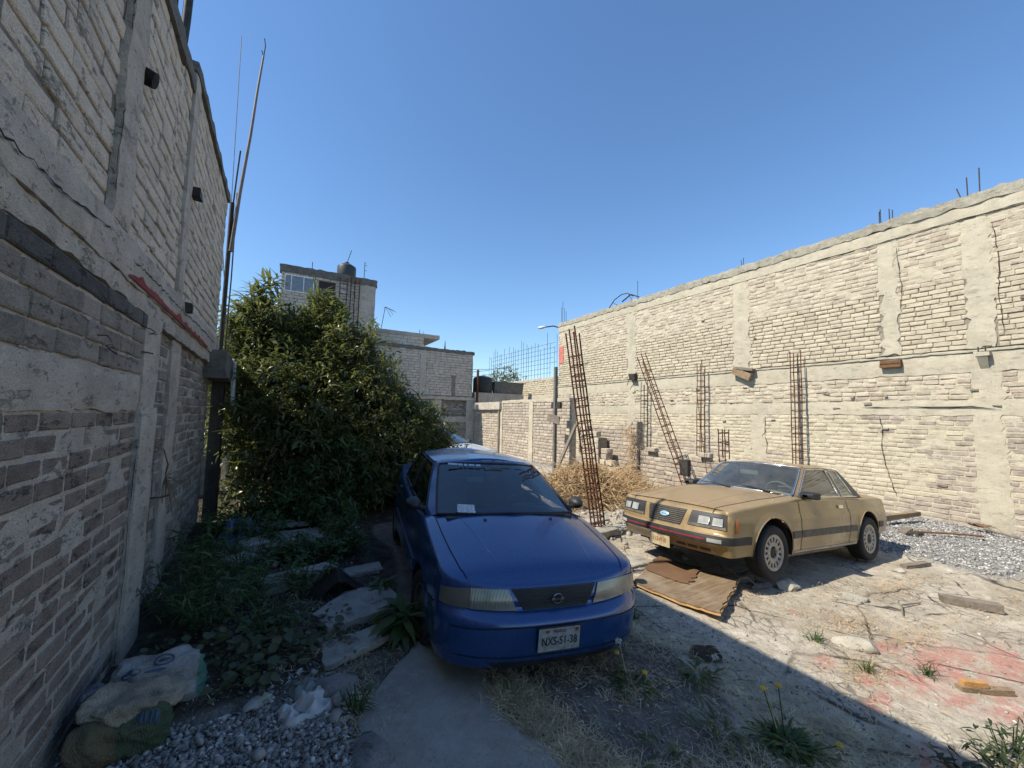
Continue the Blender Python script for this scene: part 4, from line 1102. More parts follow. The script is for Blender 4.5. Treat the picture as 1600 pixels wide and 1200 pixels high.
# ---- gold coupe
def build_coupe(root, P_):
    sp = dict(xf=2.24, xc=1.80, xrc=-1.78, xr=-2.10, nfront=5.0, nrear=5.5, bow=.07, Ra=.385, wf=1.30, wr=-1.22, zw=.325, K=34,
        W=[(-1.8, .80), (-1.2, .835), (-.4, .85), (.6, .855), (1.3, .855), (1.8, .82)],
        zc=[(-2.2, .85), (-2.05, .90), (-1.6, .93), (-1.3, .93), (.4, .95), (.62, .965), (.9, .945), (1.4, .905), (1.9, .835), (2.12, .79), (2.25, .765)],
        drop=[(-2.2, .05), (-1.6, .06), (-.5, .05), (.9, .055), (1.6, .05), (2.1, .02), (2.3, .01)], dp=3.4, rim=.030,
        zb=[(-2.2, .40), (-1.7, .36), (-1.55, .30), (-1.5, .27), (1.62, .27), (1.72, .30), (2.3, .29)],
        df=[(.20, .16), (.28, .14), (.33, .10), (.40, .045), (.420, .012), (.43, .0), (.505, .0), (.512, .012), (.52, .035), (.55, .05), (.60, .07), (.70, .105), (.77, .14)],
        ds=[(.22, .06), (.29, .03), (.42, .012), (.50, .0), (.62, .0), (.68, .003), (.74, .018), (.93, .05)],
        dr=[(.3, .10), (.42, .06), (.46, .0), (.56, .0), (.59, .04), (.8, .06), (.95, .08)],
        fl=.014, flw=.07, cowl=.60, tail=-1.34, zfloor=.25, bulge=.025, crown=.025,
        gh=[((.72, 0, .965), (.16, 0, 1.345), 'windshield', 3), ((.69, .38, .955), (.14, .34, 1.335), 'windshield', 3), ((.60, .695, .925), (.07, .56, 1.31), 'pillar', 1), ((.54, .735, .905), (.02, .595, 1.297), 'side_front', 4),
            ((-.56, .76, .90), (-.44, .605, 1.302), 'pillar', 1), ((-.64, .76, .90), (-.55, .605, 1.300), 'side_quarter', 3), ((-.99, .755, .90), (-.77, .60, 1.29), 'panel', 2), ((-1.27, .74, .905), (-.90, .595, 1.28), 'pillar', 2), ((-1.37, .66, .925), (-.98, .54, 1.285), 'rear_window', 3), ((-1.42, .3, .94), (-1.0, .3, 1.315), 'rear_window', 2), ((-1.43, 0, .945), (-1.01, 0, 1.325), 'rear_window', 1)])
    c = Car(sp, root, dict(paint=P_, black=M_TRIMB, glass=M_GLASS_G, glass_side=M_GLASS_GS))
    for x_ in (1.30, -1.22):
        for sg in (1, -1): wheel(root, x_, sg*.745, .315, .306, .205, .200, 'slots', WM)
    interior(root, M_INTT, -1.05, .66, .93, .16, .34, .62)
    # nose
    for sg in (1, -1):
        bz = c.patch('lamp_bezel', [(sg*.325, .582), (sg*.768, .582), (sg*.76, .748), (sg*.350, .748)], M_TRIMB, .006, 14, 6)
        for (ya, yb) in ((.455, .580), (.615, .728)):
            la = c.patch('headlight', [(sg*ya, .622), (sg*yb, .622), (sg*yb, .708), (sg*ya, .708)], M_LENS, .018, 6, 4, parent=bz)
            P4 = [c.cast(sg*y_, z_)+Vector((.019, 0, 0)) for y_, z_ in ((ya, .622), (yb, .622), (yb, .708), (ya, .708), (ya, .622))]
            MB().tube(P4, .004, 5, False).obj('lamp_rim', M_CHROME, bz, 60)
        c.patch('bezel_sill', [(sg*.335, .584), (sg*.762, .584), (sg*.757, .612), (sg*.342, .612)], M_TRIMG, .012, 10, 2)
        rows = []
        for j in range(5):
            r_ = []
            for i in range(5):
                z_ = .56+.155*j/4; x_ = 1.96+.055*i/4-.02*j/4
                h_ = c.castside(x_, z_, sg); r_.append(h_+Vector((.002, sg*.008, 0)) if h_ else r_[-1])
            rows.append(r_)
        MB().grid(rows).obj('marker_light', M_AMBER, root, 60)
        c.patch('fog_marker', [(sg*.60, .445), (sg*.74, .445), (sg*.74, .485), (sg*.60, .485)], M_LENS, .016, 6, 2)
    g_ = c.patch('grille', [(-.235, .558), (.235, .558), (.285, .742), (-.285, .742)], M_TRIMB, .006, 12, 5)
    for k in range(8):
        z_ = .575+k*.0215; yy = .232+.05*(z_-.558)/.184
        pts = [c.cast(y_, z_)+Vector((.012, 0, 0)) for y_ in [-yy+2*yy*i/8 for i in range(9)]]
        MB().tube(pts, .0042, 4).obj('grille_slat', M_TRIMG, g_, 60)
    for y0 in (-.15, 0, .15):
        pts = [c.cast(y0*(.9+.25*(z_-.558)/.184), z_)+Vector((.010, 0, 0)) for z_ in (.56, .62, .68, .74)]
        MB().tube(pts, .003, 4).obj('grille_bar', M_TRIMG, g_, 60)
    bc = c.cast(0, .650)+Vector((.012, 0, 0))
    Mb = Matrix.Translation(bc) @ Matrix.Rotation(R(-22), 4, 'Y') @ Matrix.Rotation(R(-90), 4, 'Z') @ Matrix.Diagonal((1, 1, .46, 1))
    em = MB().lathe([(.001, .010), (.060, .010), (.067, .006), (.067, 0)], 28, Mb).obj('emblem', mat_plain('emblem_blue', (.28, .46, .60), .35, .2), root, 40)
    obj('lettering', text_mesh('Ford', .034, M_CHROME), em, (bc.x+.0135, 0, bc.z), (R(90), 0, R(90)))
    # bumper band wraps round and along the flanks, red insert
    def band(name, z0, z1, mat, off, x_to):
        for sg in (1, -1):
            rows = []
            for i, (x, y) in enumerate(c.P):
                if x < x_to: break
                N = Vector((c.N[i].x, c.N[i].y*sg, 0)); r_ = []
                for z_ in (z0, z0+.006, (z0+z1)/2, z1-.006, z1):
                    o = Vector((x, y*sg, z_)); h = c.bvh.ray_cast(o+N*.5, -N)
                    p = h[0] if h[0] else o
                    r_.append(p+N*(off if z_ not in (z0, z1) else .0))
                rows.append(r_)
            MB().grid(rows).obj(name, mat, root, 50)
    band('bumper', .425, .515, M_TRIMB, .012, 1.69)
    for sg in (1, -1):
        rows = []
        for k in range(13):
            y_ = sg*.58*k/12; rows.append([c.cast(y_, z_)+Vector((.0135+.002, 0, 0)) for z_ in (.460, .480)])
        MB().grid(rows).obj('bumper_insert', M_REDL, root)
        for (xa, xb) in ((.98-.06, .72), (.70, -.58), (-.60, -.80)):
            c.patch('rub_strip', [(xb, .455), (xa, .455), (xa, .535), (xb, .535)], M_TRIMG, .012, 10, 2, 'side', sg)
        c.patch('rub_strip', [(-1.80, .46), (-1.64, .46), (-1.64, .54), (-1.80, .54)], M_TRIMG, .012, 5, 2, 'side', sg)
        c.seam([(.70, .29), (.70, .6), (.68, .89)], .010, M_SEAM, 'side', sg); c.seam([(-.60, .29), (-.62, .5), (-.63, .7), (-.60, .89)], .010, M_SEAM, 'side', sg)
        c.patch('door_handle', [(-.45, .775), (-.32, .775), (-.32, .815), (-.45, .815)], M_CHROME, .016, 4, 2, 'side', sg)
        c.patch('sill_trim', [(-.80, .278), (.88, .278), (.88, .300), (-.80, .300)], M_CHROME if 0 else mat_plain('dull_alloy', (.34, .34, .32), .5, .5), .006, 14, 1, 'side', sg)
        for xw in (1.30, -1.22):
            pts = []
            for k in range(21):
                a = math.pi*k/20; x_ = xw+.388*math.cos(a); z_ = .325+.388*math.sin(a)
                h = c.castside(x_+.01*math.cos(a), z_+.012*math.sin(a), sg)
                if h: pts.append(Vector((x_, h.y, z_)))
            MB().tube(pts, .009, 6).obj('arch_lip', P_, root, 60)
        c.seam([(.62, sg*.68), (1.1, sg*.665), (1.6, sg*.64), (2.0, sg*.60), (2.09, sg*.585)], .010, M_SEAM, 'top')
        c.seam([(.8, sg*.36), (1.2, sg*.38), (1.7, sg*.39), (2.05, sg*.385)], .004, M_TRIMG, 'top')
        c.trim('side_front', .010, M_CHROME, .005, 'window_trim', sides=(sg,)); c.trim('side_quarter', .010, M_CHROME, .005, 'window_trim', sides=(sg,))
        MB().tube([Vector((cc_[7].x, sg*(cc_[7].y+.002), cc_[7].z-.004)) for cc_ in c.cols[6:16]], .008, 5).obj('drip_rail', M_CHROME, root, 60)
        MB().tube([Vector((x_, sg*.79, .915)) for x_ in (.56, 0, -.58, -1.0)], .007, 5).obj('belt_trim', M_CHROME, root, 60)
    # mirror: boxy
    for sg in (1, -1):
        m_ = MB(); rws = []
        for x_, s1 in ((.60, .3), (.57, .8), (.50, 1.), (.43, 1.0), (.43, .9)):
            rws.append([Vector((x_, sg*(.86+.10*s1*a), .955+.045*s1*b)) for a, b in ((-1, -1), (.8, -1), (1, -.7), (1, .7), (.8, 1), (-.8, 1), (-1, .7), (-1, -1))])
        m_.grid(rws); b = len(m_.v); m_.v += [tuple(p) for p in rws[-1][:7]]; m_.f.append(tuple(range(b, b+7)))
        m_.obj('side_mirror', M_TRIMB, root, 35)
    c.trim('windshield', .014, M_CHROME, .004, 'windshield_trim'); c.trim('rear_window', .012, M_CHROME, .003, 'window_trim')
    for (ya, yb, xx) in ((.50, -.08, .70), (-.05, -.58, .72)):
        pa = Vector((xx+.02, ya, .965)); pb = Vector((xx-.08, yb, .995))
        MB().tube([pa, pa.lerp(pb, .5)+Vector((.01, 0, .02)), pb], [.014, .008, .006], 6).obj('wiper', M_TRIMB, root, 60)
    MB().box(.64, .74, -.60, .60, .930, .952, .002).obj('cowl_grille', M_TRIMB, root)
    pc = c.cast(0, .36)
    pl = MB().box(pc.x+.045, pc.x+.052, -.19, .11, .265, .405, .003).obj('licence_plate', M_PLATEY, root, rot=(0, 0, 0))
    obj('lettering', text_mesh('112-PNB', .070, M_INKR, sx=.80), pl, (pc.x+.0535, -.04, .333), (R(90), 0, R(90)))
    obj('lettering', text_mesh('MEXICO', .022, M_INKR), pl, (pc.x+.0535, -.04, .388), (R(90), 0, R(90)))
    for k in range(3): c.patch('valance_slot', [(.16+.15*k, .325), (.28+.15*k, .325), (.28+.15*k, .355), (.16+.15*k, .355)], M_TRIMB, .004, 4, 1)
    for sg in (1, -1): c.patch('tail_light', [(sg*.30, .62), (sg*.76, .62), (sg*.76, .80), (sg*.30, .80)], M_REDL, .01, 8, 3, 'rear')
    c.patch('rear_bumper', [(-.80, .455), (.80, .455), (.80, .555), (-.80, .555)], M_TRIMB, .014, 14, 3, 'rear')
    MB().box(.30, .34, -.13, .13, 1.16, 1.215, .004).obj('rear_view_mirror', M_INT, root)
    return c
M_GLASS_G = glassmat('windshield_glass_dusty', (.76, .86, .78), .11, (.50, .52, .46))
M_GLASS_GS = glassmat('side_glass_dusty', (.74, .86, .74), .16, (.45, .46, .38))
cpe = empty("parked_car", (0, 0, 0), 'dusty gold two-door coupe with slotted silver wheels, parked in the sun', 'car')
build_coupe(cpe, paint('gold_paint', (.215, .148, .055), .24, .85, (.29, .212, .128), .42, .35, .52))
place(cpe, 6.4044, 3.5031, 1.9-1.9394, -3.1501, .0603, .0434)

M_GLASS_W = M_GLASS_B
wcar = empty('parked_car', (0, 0, 0), 'pale silver car mostly hidden behind the leafy bush at the back of the lot', 'car')
build_sedan(wcar, paint('silver_paint', (.50, .52, .53), .3, .6, (.5, .46, .38), .2, .35, .2), False)
place(wcar, 4.15, 12.1, .13, -1.05, -.01, 0)
# ------------------------------------------------------------ ruin walls, back buildings, rebar
def block_wall(name, loc, rotz, y0, y1, z0, z1, label, mat, mort, th=.15, H=.11, L=.28, ragged=0., cap=40, proud=.008, seed=1, excl=(), minpx=9, coping=True, cat='wall'):
    o = empty(name, loc, label, cat, rot=(0, 0, rotz))
    bl = courses(y0, y1, z0, z1, L, H, .015, excl, seed, .008)
    MB().box(-th, -.012, y0+.02, y1-.02, z0-.2, z1-.01).obj('masonry', mort, o)
    lay(o, [(bl, mat, proud, .03)], cap, minpx)
    return o
PI = math.pi
# long low wall, plane x = 8.9, facing the lot
o = block_wall('ruined_wall', (8.9, 0, -.1), PI, -19.4, -11.3, 0, 2.68, 'mid-height pinkish brick wall behind the steel post, with pale columns', M_B_MAUVE, M_MORT_R, .22, .115, .28, cap=120)
for (a, b, k) in ((-14.05, -13.75, 1), (-16.55, -16.3, 2)): slab(a, b, 0, 2.66, -.03, .04, .01, .02, .1, 80+k).obj('column', M_CONC_W, o, 50)
slab(-19.4, -16.4, 2.32, 2.66, -.03, .16, .01, .02, .12, 84).obj('lintel', M_CONC, o, 50)
slab(-16.4, -11.3, 2.60, 2.72, -.22, .02, .015, .02, .12, 85).obj('coping', M_CONC_W, o, 50)
MB().box(-.02, .10, -16.62, -16.5, 0, 2.3, .01).obj('timber_post', M_WOODG, o)
o2 = block_wall('ruined_wall', (9.08, 0, -.1), PI, -11.1, -8.35, 0, 1.78, 'low broken brick wall behind the pile of dry stalks', M_B_MAUVE, M_MORT_R, .12, .11, .28, cap=60, seed=3)
MB().box(-.02, .03, -10.9, -10.6, 1.2, 1.7, .02).obj('gap', M_BLACK, o2)
o3 = block_wall('ruined_wall', (8.9, 0, -.1), PI, -8.25, -4.4, 0, 1.12, 'knee-high brick wall running behind the gold coupe', M_B_MAUVE, M_MORT_R, .14, .11, .28, cap=110, seed=4)
slab(-8.25, -4.4, 1.10, 1.15, -.15, .01, .012, .02, .1, 88).obj('mortar_cap', M_MORT_R, o3, 50)
def single_block(x, y, z, lx, ly, lz, rz, mat, label, group=None, cat='block'):
    v, f = brick_proto(int((x+y+z)*37) % 97)
    V = [Vector((a*.06*lx/.1 if a > -1 else -lx, b*ly, c*lz)) for a, b, c in v]
    V = [p+Vector((lx/2, 0, lz/2)) for p in V]
    ring = [i for i, q in enumerate(v) if q[0] < -1.5]
    o = obj('concrete_block', mesh('concrete_block', V, f+[tuple(ring)], mat, 40), None, (x, y, z), (0, 0, rz)); tag(o, label, cat, group); return o
# collapsed pillar of blocks and stepped rubble
o4 = block_wall('block_pillar', (8.62, 0, -.1), PI, -10.35, -9.62, 0, 1.42, 'stub of grey block pillar standing in front of the low broken wall', M_B_SAND2, M_MORT_R2, .38, .17, .34, cap=30, seed=7)
rg = random.Random(21)
gl = 'fallen blocks stacked beside the grey pillar'
k = 0
for (yy, n) in ((9.42, 6), (9.12, 4), (8.86, 3)):
    for j in range(n):
        single_block(8.75+rg.uniform(-.05, .05), yy+rg.uniform(-.05, .05), .02+.165*j, .24, .27, .155, PI+rg.uniform(-.25, .25), rg.choice([M_B_SAND, M_B_SAND2, M_B_MAUVE]),
            ('top', 'bottom', 'second', 'third', 'fourth', 'fifth')[0 if j == n-1 else j+1]+' block of the '+('tall', 'middle', 'short')[(9.42, 9.12, 8.86).index(yy)]+' step in the heap right of the grey pillar', gl)
single_block(8.7, 9.9, 1.34, .26, .34, .16, PI+.3, M_B_SAND, 'pale block balanced on top of the grey block pillar')
single_block(8.72, 10.3, 1.33, .2, .2, .34, PI-.1, M_B_MAUVE, 'upright block on the left corner of the grey pillar top')
single_block(8.85, 7.75, 1.05, .16, .34, .10, PI, M_B_MAUVE, 'dark loose brick lying on the knee-high wall beside the leaning cage')
single_block(8.85, 6.15, 1.05, .16, .30, .10, PI+.1, M_B_MAUVE, 'dark loose brick at the near end of the knee-high wall top')
# pier with dry vine
pr_ = block_wall('wall_pier', (8.78, 0, -.1), PI, -8.45, -8.2, 0, 1.95, 'narrow dark pier between broken wall and knee-high wall, wrapped in dry vine', M_B_MAUVE, M_MORT_R2, .25, .11, .2, cap=14, seed=9)
m_ = MB(); rg = random.Random(4)
for k in range(420):
    z = rg.uniform(.1, 1.9); p = Vector((-.0+rg.uniform(0, .18), -8.35+rg.gauss(.0, .13), z)); d = Vector((rg.uniform(-.2, 1), rg.uniform(-1, 1), rg.uniform(-1.3, .4))).normalized()*rg.uniform(.06, .2)
    m_.tube([p, p+d*.6+Vector((0, 0, -.01)), p+d+Vector((0, 0, -.04))], .004, 3, False)
M_STRAW = mat_plain('dry_stalk', (.44, .30, .155), .85, var=.45, sc=6, bump=0)
M_STRAW2 = mat_plain('dry_grass', (.46, .38, .23), .9, var=.4, sc=5, bump=0)
m_.obj('dry_vine', M_STRAW, pr_, kind='stuff')
# far continuation of boundary wall
o5 = block_wall('boundary_wall', (12.75, 0, -.1), PI, -28, -17.4, 0, 4.15, 'lower far stretch of sunlit block wall topped by a thin rebar grid', M_B_SAND, M_MORT_R, .2, .11, .28, cap=20, seed=12)
slab(-28, -17.4, 2.95, 3.2, -.02, .03, .01, .02, .2, 90).obj('concrete_band', M_CONC_W, o5, 50)
slab(-28, -17.4, 4.05, 4.2, -.2, .03, .03, .04, .15, 91).obj('coping', M_CONC, o5, 50)
# rebar grid above it
gr = empty('rebar_grid', (12.75, 21, 4.15), 'thin grid of upright rebar and crossbars rising above the low far wall', 'rebar grid')
rg = random.Random(8); me_c = {}
for k in range(27):
    y = -3.5+k*.31+rg.uniform(-.05, .05); top = 1.9+rg.uniform(-.5, .35)+(.3 if k in (3, 12, 22, 23) else 0)+.25*(k/27)
    MB().tube([(0, y, -.3), (rg.uniform(-.03, .03), y+rg.uniform(-.03, .03), top)], .011, 5).obj('upright_bar', M_STEEL_D, gr)
for k in range(7):
    z = .2+.27*k; MB().tube([(.02, -3.6+rg.uniform(0, .8), z), (.02, 0, z+rg.uniform(-.02, .02)), (.02, 4.6-rg.uniform(0, .5), z+rg.uniform(-.04, .04))], .009, 5).obj('cross_bar', M_STEEL_D, gr)
def cage(loc_b, loc_t, w_, label, n=12, mat=None, splay=.15, group=None, rise=0):
    """square rebar cage: four long bars, ring ties"""
    mat = mat or M_RUST; o = empty('rebar_cage', loc_b, label, 'rebar cage', group)
    b = Vector((0, 0, 0)); t = Vector(loc_t)-Vector(loc_b); ax = t.normalized(); s1 = ax.cross(Vector((0, 1, 0))).normalized(); s2 = ax.cross(s1).normalized(); L = t.length; s1, s2 = (s1*.86+s2*.5, s2*.86-s1*.5) if n > 20 else (s1, s2)
    rg = random.Random(int(abs(loc_b[0]*100+loc_b[1]*10)))
    for (a, c) in ((-1, -1), (-1, 1), (1, 1), (1, -1))+(((.1, .2),) if n > 20 else ()):
        off = (s1*a+s2*c)*w_/2; pts = []
        Lb = L*(1+rg.uniform(-.03, .03))
        for k in range(8):
            u = k/7; sp_ = splay*max(0, u-.8)*5*rg.uniform(-.1, .3)
            pts.append(off*(1+sp_)+ax*Lb*u+Vector((rg.uniform(-.008, .008), rg.uniform(-.008, .008), 0)))
        MB().tube(pts, .0135, 5).obj('long_bar', mat, o)
    for k in range(n):
        u = .06+.80*k/(n-1)+rg.uniform(-.012, .012); c0 = ax*L*u; w2 = w_/2*1.12; tl = ax*rg.uniform(-.02, .02)
        q = [c0+(s1*a+s2*c)*w2+(tl if a > 0 else -tl) for a, c in ((-1, -1), (-1, 1), (1, 1), (1, -1), (-1, -1))]
        MB().tube(q, .009, 4, False).obj('ring_tie', mat, o)
    return o
cage((4.68, 5.18, -.02), (4.12, 5.25, 3.36), .165, 'tall rusty rebar cage leaning left beside the dry stalks, nearest of the cages', 22, splay=.02)
cage((8.45, 6.2, .05), (8.5, 7.80, 3.66), .16, 'slanted rebar cage leaning back behind the front of the gold coupe', 16)
MB().box(8.35, 8.50, 6.28, 6.48, .62, .98, .03).obj('cinder_chunk', M_STEEL_D, label='small dark lump caught inside the slanted cage near its foot', category='debris')
cage((12.45, 8.85, -.15), (12.50, 8.80, 3.88), .17, 'upright rusty cage against the tall wall, left of the short stub cage', 15)
cage((12.45, 5.87, -.2), (12.48, 5.85, 3.92), .18, 'upright rusty cage against the tall wall directly behind the coupe roof', 16)
cage((8.95, 5.75, .98), (8.95, 5.75, 1.74), .15, 'short stub of rusty rebar sticking out of the knee-high wall', 4)
cage((12.5, 11.35, -.1), (12.5, 11.3, 3.35), .17, 'pale thin cage against the tall wall behind the slanted cage', 13, M_STEEL_D)
obj('rebar_rod', MB().tube([(8.7, 5.95, .2), (8.72, 6.15, 1.6), (8.75, 6.3, 2.7)], .007, 5).mesh('rebar_rod', M_RUST), label='single thin rod standing just right of the slanted cage', category='rod')
# post, with box and board
ps = empty('steel_post', (8.3, 11.45, 0), 'tall grey post standing in front of the pinkish wall', 'post')
MB().box(-.05, .05, -.05, .05, -.1, 3.66).obj('post', M_CONC_D, ps)
MB().box(-.02, .06, -.30, .22, 2.22, 2.42, .02).obj('bracket_box', M_STEEL_D, ps)
MB().box(-.09, -.05, -.12, .55, 1.72, 1.98, .02, Matrix.Rotation(.12, 4, 'X')).obj('board', M_WOODG, ps)
obj('timber_plank', MB().box(-.03, .03, -.06, .06, 0, 1.86, .008).mesh('timber_plank', M_WOODG), None, (8.25, 11.35, .0), (-math.atan2(-.66, 1.72), math.atan2(.35, 1.7), 0), label='grey plank leaning against the broken wall right of the post', category='plank')
# ---- back buildings (faces toward the camera: rot -90 makes local y run along +x)
FR = -PI/2
tb = block_wall('apartment_block', (0, 19.5, 0), FR, -.22, 3.65, 0, 7.85, 'tall grey three-storey block building behind the tree with black roof tank', M_B_PALE_D, M_MORT_D, .3, .14, .3, cap=60, seed=31, cat='building',
    excl=[(-.1, 1.05, 7.0, 7.75), (1.22, 1.92, 7.05, 7.7), (2.95, 3.65, 0, 8)])
MB().box(-6, -.3, -.22, 3.65, -.2, 7.9).obj('core', M_CONC, tb)
slab(-.28, 3.70, 7.83, 8.15, -.35, .06, .02, .03, .15, 101).obj('roof_edge', M_CONC_D, tb, 50)
slab(2.95, 3.65, 0, 7.85, -.02, .03, .008, .01, .15, 102).obj('plastered_strip', M_CONC, tb, 50)
wf = MB().box(-.02, .05, -.10, 1.05, 7.69, 7.75).box(-.02, .05, -.10, 1.05, 7.0, 7.05).box(-.02, .05, -.10, -.05, 7.05, 7.69).box(-.02, .05, 1.0, 1.05, 7.05, 7.69).box(-.02, .05, .15, .19, 7.05, 7.69).box(-.02, .05, .62, .66, 7.05, 7.69)
win = wf.obj('window', mat_plain('white_frame', (.62, .64, .66), .5), tb)
for a, b in ((-.05, .15), (.19, .62), (.66, 1.0)): MB().box(0, .02, a, b, 7.05, 7.69).obj('pane', mat_plain('curtained_glass', (.16, .19, .22), .15, 0, .8), win)
MB().box(-.1, .012, 1.25, 1.90, 7.07, 7.68).obj('window_opening', mat_plain('dark_opening', (.02, .012, .012), .7), tb)
for y_ in (2.08, 2.38): MB().tube([(.1, y_, 5.6), (.1, y_, 8.0)], .02, 5).obj('ladder_rail', M_STEEL_D, tb)
for k in range(9): MB().tube([(.1, 2.05, 5.8+.24*k), (.1, 2.45, 5.8+.24*k)], .014, 4).obj('ladder_rung', M_STEEL_D, tb)
for y_, z_ in ((2.72, 5.2), (2.92, 5.0), (2.55, 6.4)): MB().tube([(.07, y_, z_), (.07, y_, 8.1)], .022, 6).obj('drain_pipe', M_RUST, tb)
rt_ = MB().lathe([(.001, .0), (.40, .0), (.42, .04), (.42, .55), (.40, .62), (.22, .74), (.10, .78), (.10, .84), (.001, .85)], 24, Matrix.Rotation(PI/2, 4, 'X')).mesh('water_tank', mat_plain('black_plastic', (.03, .033, .035), .5), 40)
obj('water_tank', rt_, None, (2.42, 20.2, 8.15), label='black round water tank on the roof of the tall block building', category='water tank')
def antenna(x, y, z, h, label, arms, lean=0):
    o = empty('antenna', (x, y, z), label, 'antenna'); MB().tube([(0, 0, 0), (lean, 0, h)], .016, 5).obj('mast', M_STEEL_D, o)
    for (a, b) in arms: MB().tube([(a[0], a[1], a[2]), (b[0], b[1], b[2])], .010, 4).obj('arm', M_STEEL_D, o)
antenna(3.17, 19.9, 8.1, .95, 'short mast with stubby arms right of the roof tank', [((0, 0, .8), (.12, 0, .82)), ((0, 0, .55), (.1, 0, .57)), ((0, 0, .9), (.05, 0, .98))])
antenna(2.35, 20.3, 8.7, .95, 'thin slanting rod rising over the roof tank', [], .25)
antenna(.95, 19.9, 8.1, .5, 'short rod on the roof above the white window', [])
antenna(4.35, 21.4, 6.1, 1.35, 'television antenna with drooping arms on the middle roof', [((.18, 0, 1.33), (.75, 0, 1.15)), ((.2, 0, 1.33), (.5, 0, .85)), ((.2, 0, 1.35), (.7, .3, 1.3)), ((.35, 0, 1.3), (.55, -.2, .95)), ((.1, 0, 1.3), (.25, 0, 1.36))], .18)
antenna(6.35, 21.2, 6.0, .45, 'pair of short rods at the right of the middle roof', [((.2, 0, 0), (.2, 0, .4))])
mb_ = block_wall('house', (0, 19.5, 0), FR, 3.72, 8.78, 0, 5.12, 'wide grey block house wall at the back between tree and black tank', M_B_PALE_D, M_MORT_D, .3, .13, .3, cap=120, seed=32, cat='building',
    excl=[(5.92, 6.24, 2.8, 5.2), (7.05, 8.78, 0, 2.75), (7.6, 7.82, 2.8, 4.0), (3.72, 8.78, 2.66, 2.86), (6.75, 7.1, 0, 2.7)])
MB().box(-5, -.3, 3.72, 8.78, -.2, 5.0).obj('core', M_CONC, mb_)
slab(3.70, 8.84, 5.08, 5.26, -.32, .04, .02, .03, .12, 110).obj('coping', M_CONC_D, mb_, 50)
slab(3.72, 8.84, 2.68, 2.84, -.02, .10, .01, .02, .12, 111).obj('floor_slab', M_CONC, mb_, 50)
slab(5.92, 6.24, 2.84, 5.1, -.02, .03, .01, .02, .12, 112).obj('column', M_CONC, mb_, 50)
slab(6.75, 7.1, 0, 2.68, -.02, .03, .01, .02, .12, 113).obj('column', M_CONC, mb_, 50)
slab(7.1, 8.55, 1.55, 1.85, -.02, .02, .01, .02, .12, 114).obj('lintel', M_CONC, mb_, 50)
MB().box(-.05, -.004, 7.1, 8.55, 1.85, 2.68).obj('recess', M_CONC_D, mb_)
dk_ = courses(7.15, 8.5, .05, 1.5, .3, .12, .012, (), 41)+courses(7.15, 8.5, 1.95, 2.5, .3, .12, .012, (), 42)
lay(mb_, [(dk_, M_B_GREY, .0, .03)], 40, 8)
MB().box(-.05, -.02, 7.1, 8.55, 0, 1.55).obj('masonry', M_MORT_D, mb_)
slab(8.45, 8.88, 0, 2.68, -.02, .06, .01, .02, .12, 115).obj('column', M_CONC, mb_, 50)
ub = block_wall('upper_room', (0, 21.0, 0), FR, 3.75, 6.55, 4.9, 6.02, 'pale block room set back on the roof, with overhanging slab', M_B_PALE, M_MORT_D, .2, .2, .4, cap=45, seed=33, minpx=8, cat='building')
MB().box(-3, -.2, 3.75, 6.55, 4.9, 6.0).obj('core', M_CONC, ub)
slab(3.7, 7.4, 6.0, 6.2, -3, .05, .01, .01, .2, 120).obj('roof_slab', M_CONC, ub, 50)
MB().box(-.1, .02, 3.76, 4.06, 5.3, 5.85).obj('window', M_STEEL_D, ub)
MB().box(-.1, .028, 3.82, 4.0, 5.38, 5.78).obj('pane', mat_plain('pale_pane', (.2, .24, .27), .2), ub)
dm = empty('dome_finial', (8.1, 22.0, 5.2), 'small white dome with dark spike peeping over the house roof', 'dome')
MB().lathe([(.001, .32), (.15, .29), (.3, .18), (.38, 0)], 18, Matrix.Rotation(PI/2, 4, 'X')).obj('dome', mat_plain('white_dome', (.6, .58, .5), .6), dm, 60)
MB().tube([(0, 0, .28), (0, 0, .5), (0, 0, .98)], [.09, .05, .008], 8).obj('spike', M_STEEL_D, dm)
MB().box(8.95, 12.0, 19.6, 23, -.2, 3.15).obj('shed', M_CONC, label='low concrete shed carrying the black tank, between house and far wall', category='shed')
tk = MB().lathe([(.001, .0), (.52, .0), (.54, .04), (.54, .75), (.50, .86), (.25, .95), (.001, 1.0)], 24, Matrix.Rotation(PI/2, 4, 'X')).mesh('water_tank', mat_plain('black_plastic', (.02, .022, .024), .55), 40)
obj('water_tank', tk, None, (9.75, 20.3, 3.15), label='squat black water tank on the low shed right of the grey house', category='water tank')
MB().box(10.4, 12.2, 20.0, 20.4, 3.1, 3.85, .06).obj('rubble_heap', M_CONC_D, label='grey heap of broken concrete on the low shed beside the squat tank', category='rubble')
MB().box(8.93, 9.0, 19.2, 19.35, 2.6, 4.3).obj('iron_post', M_RUST, label='thin rusty post at the right corner of the grey house', category='post')
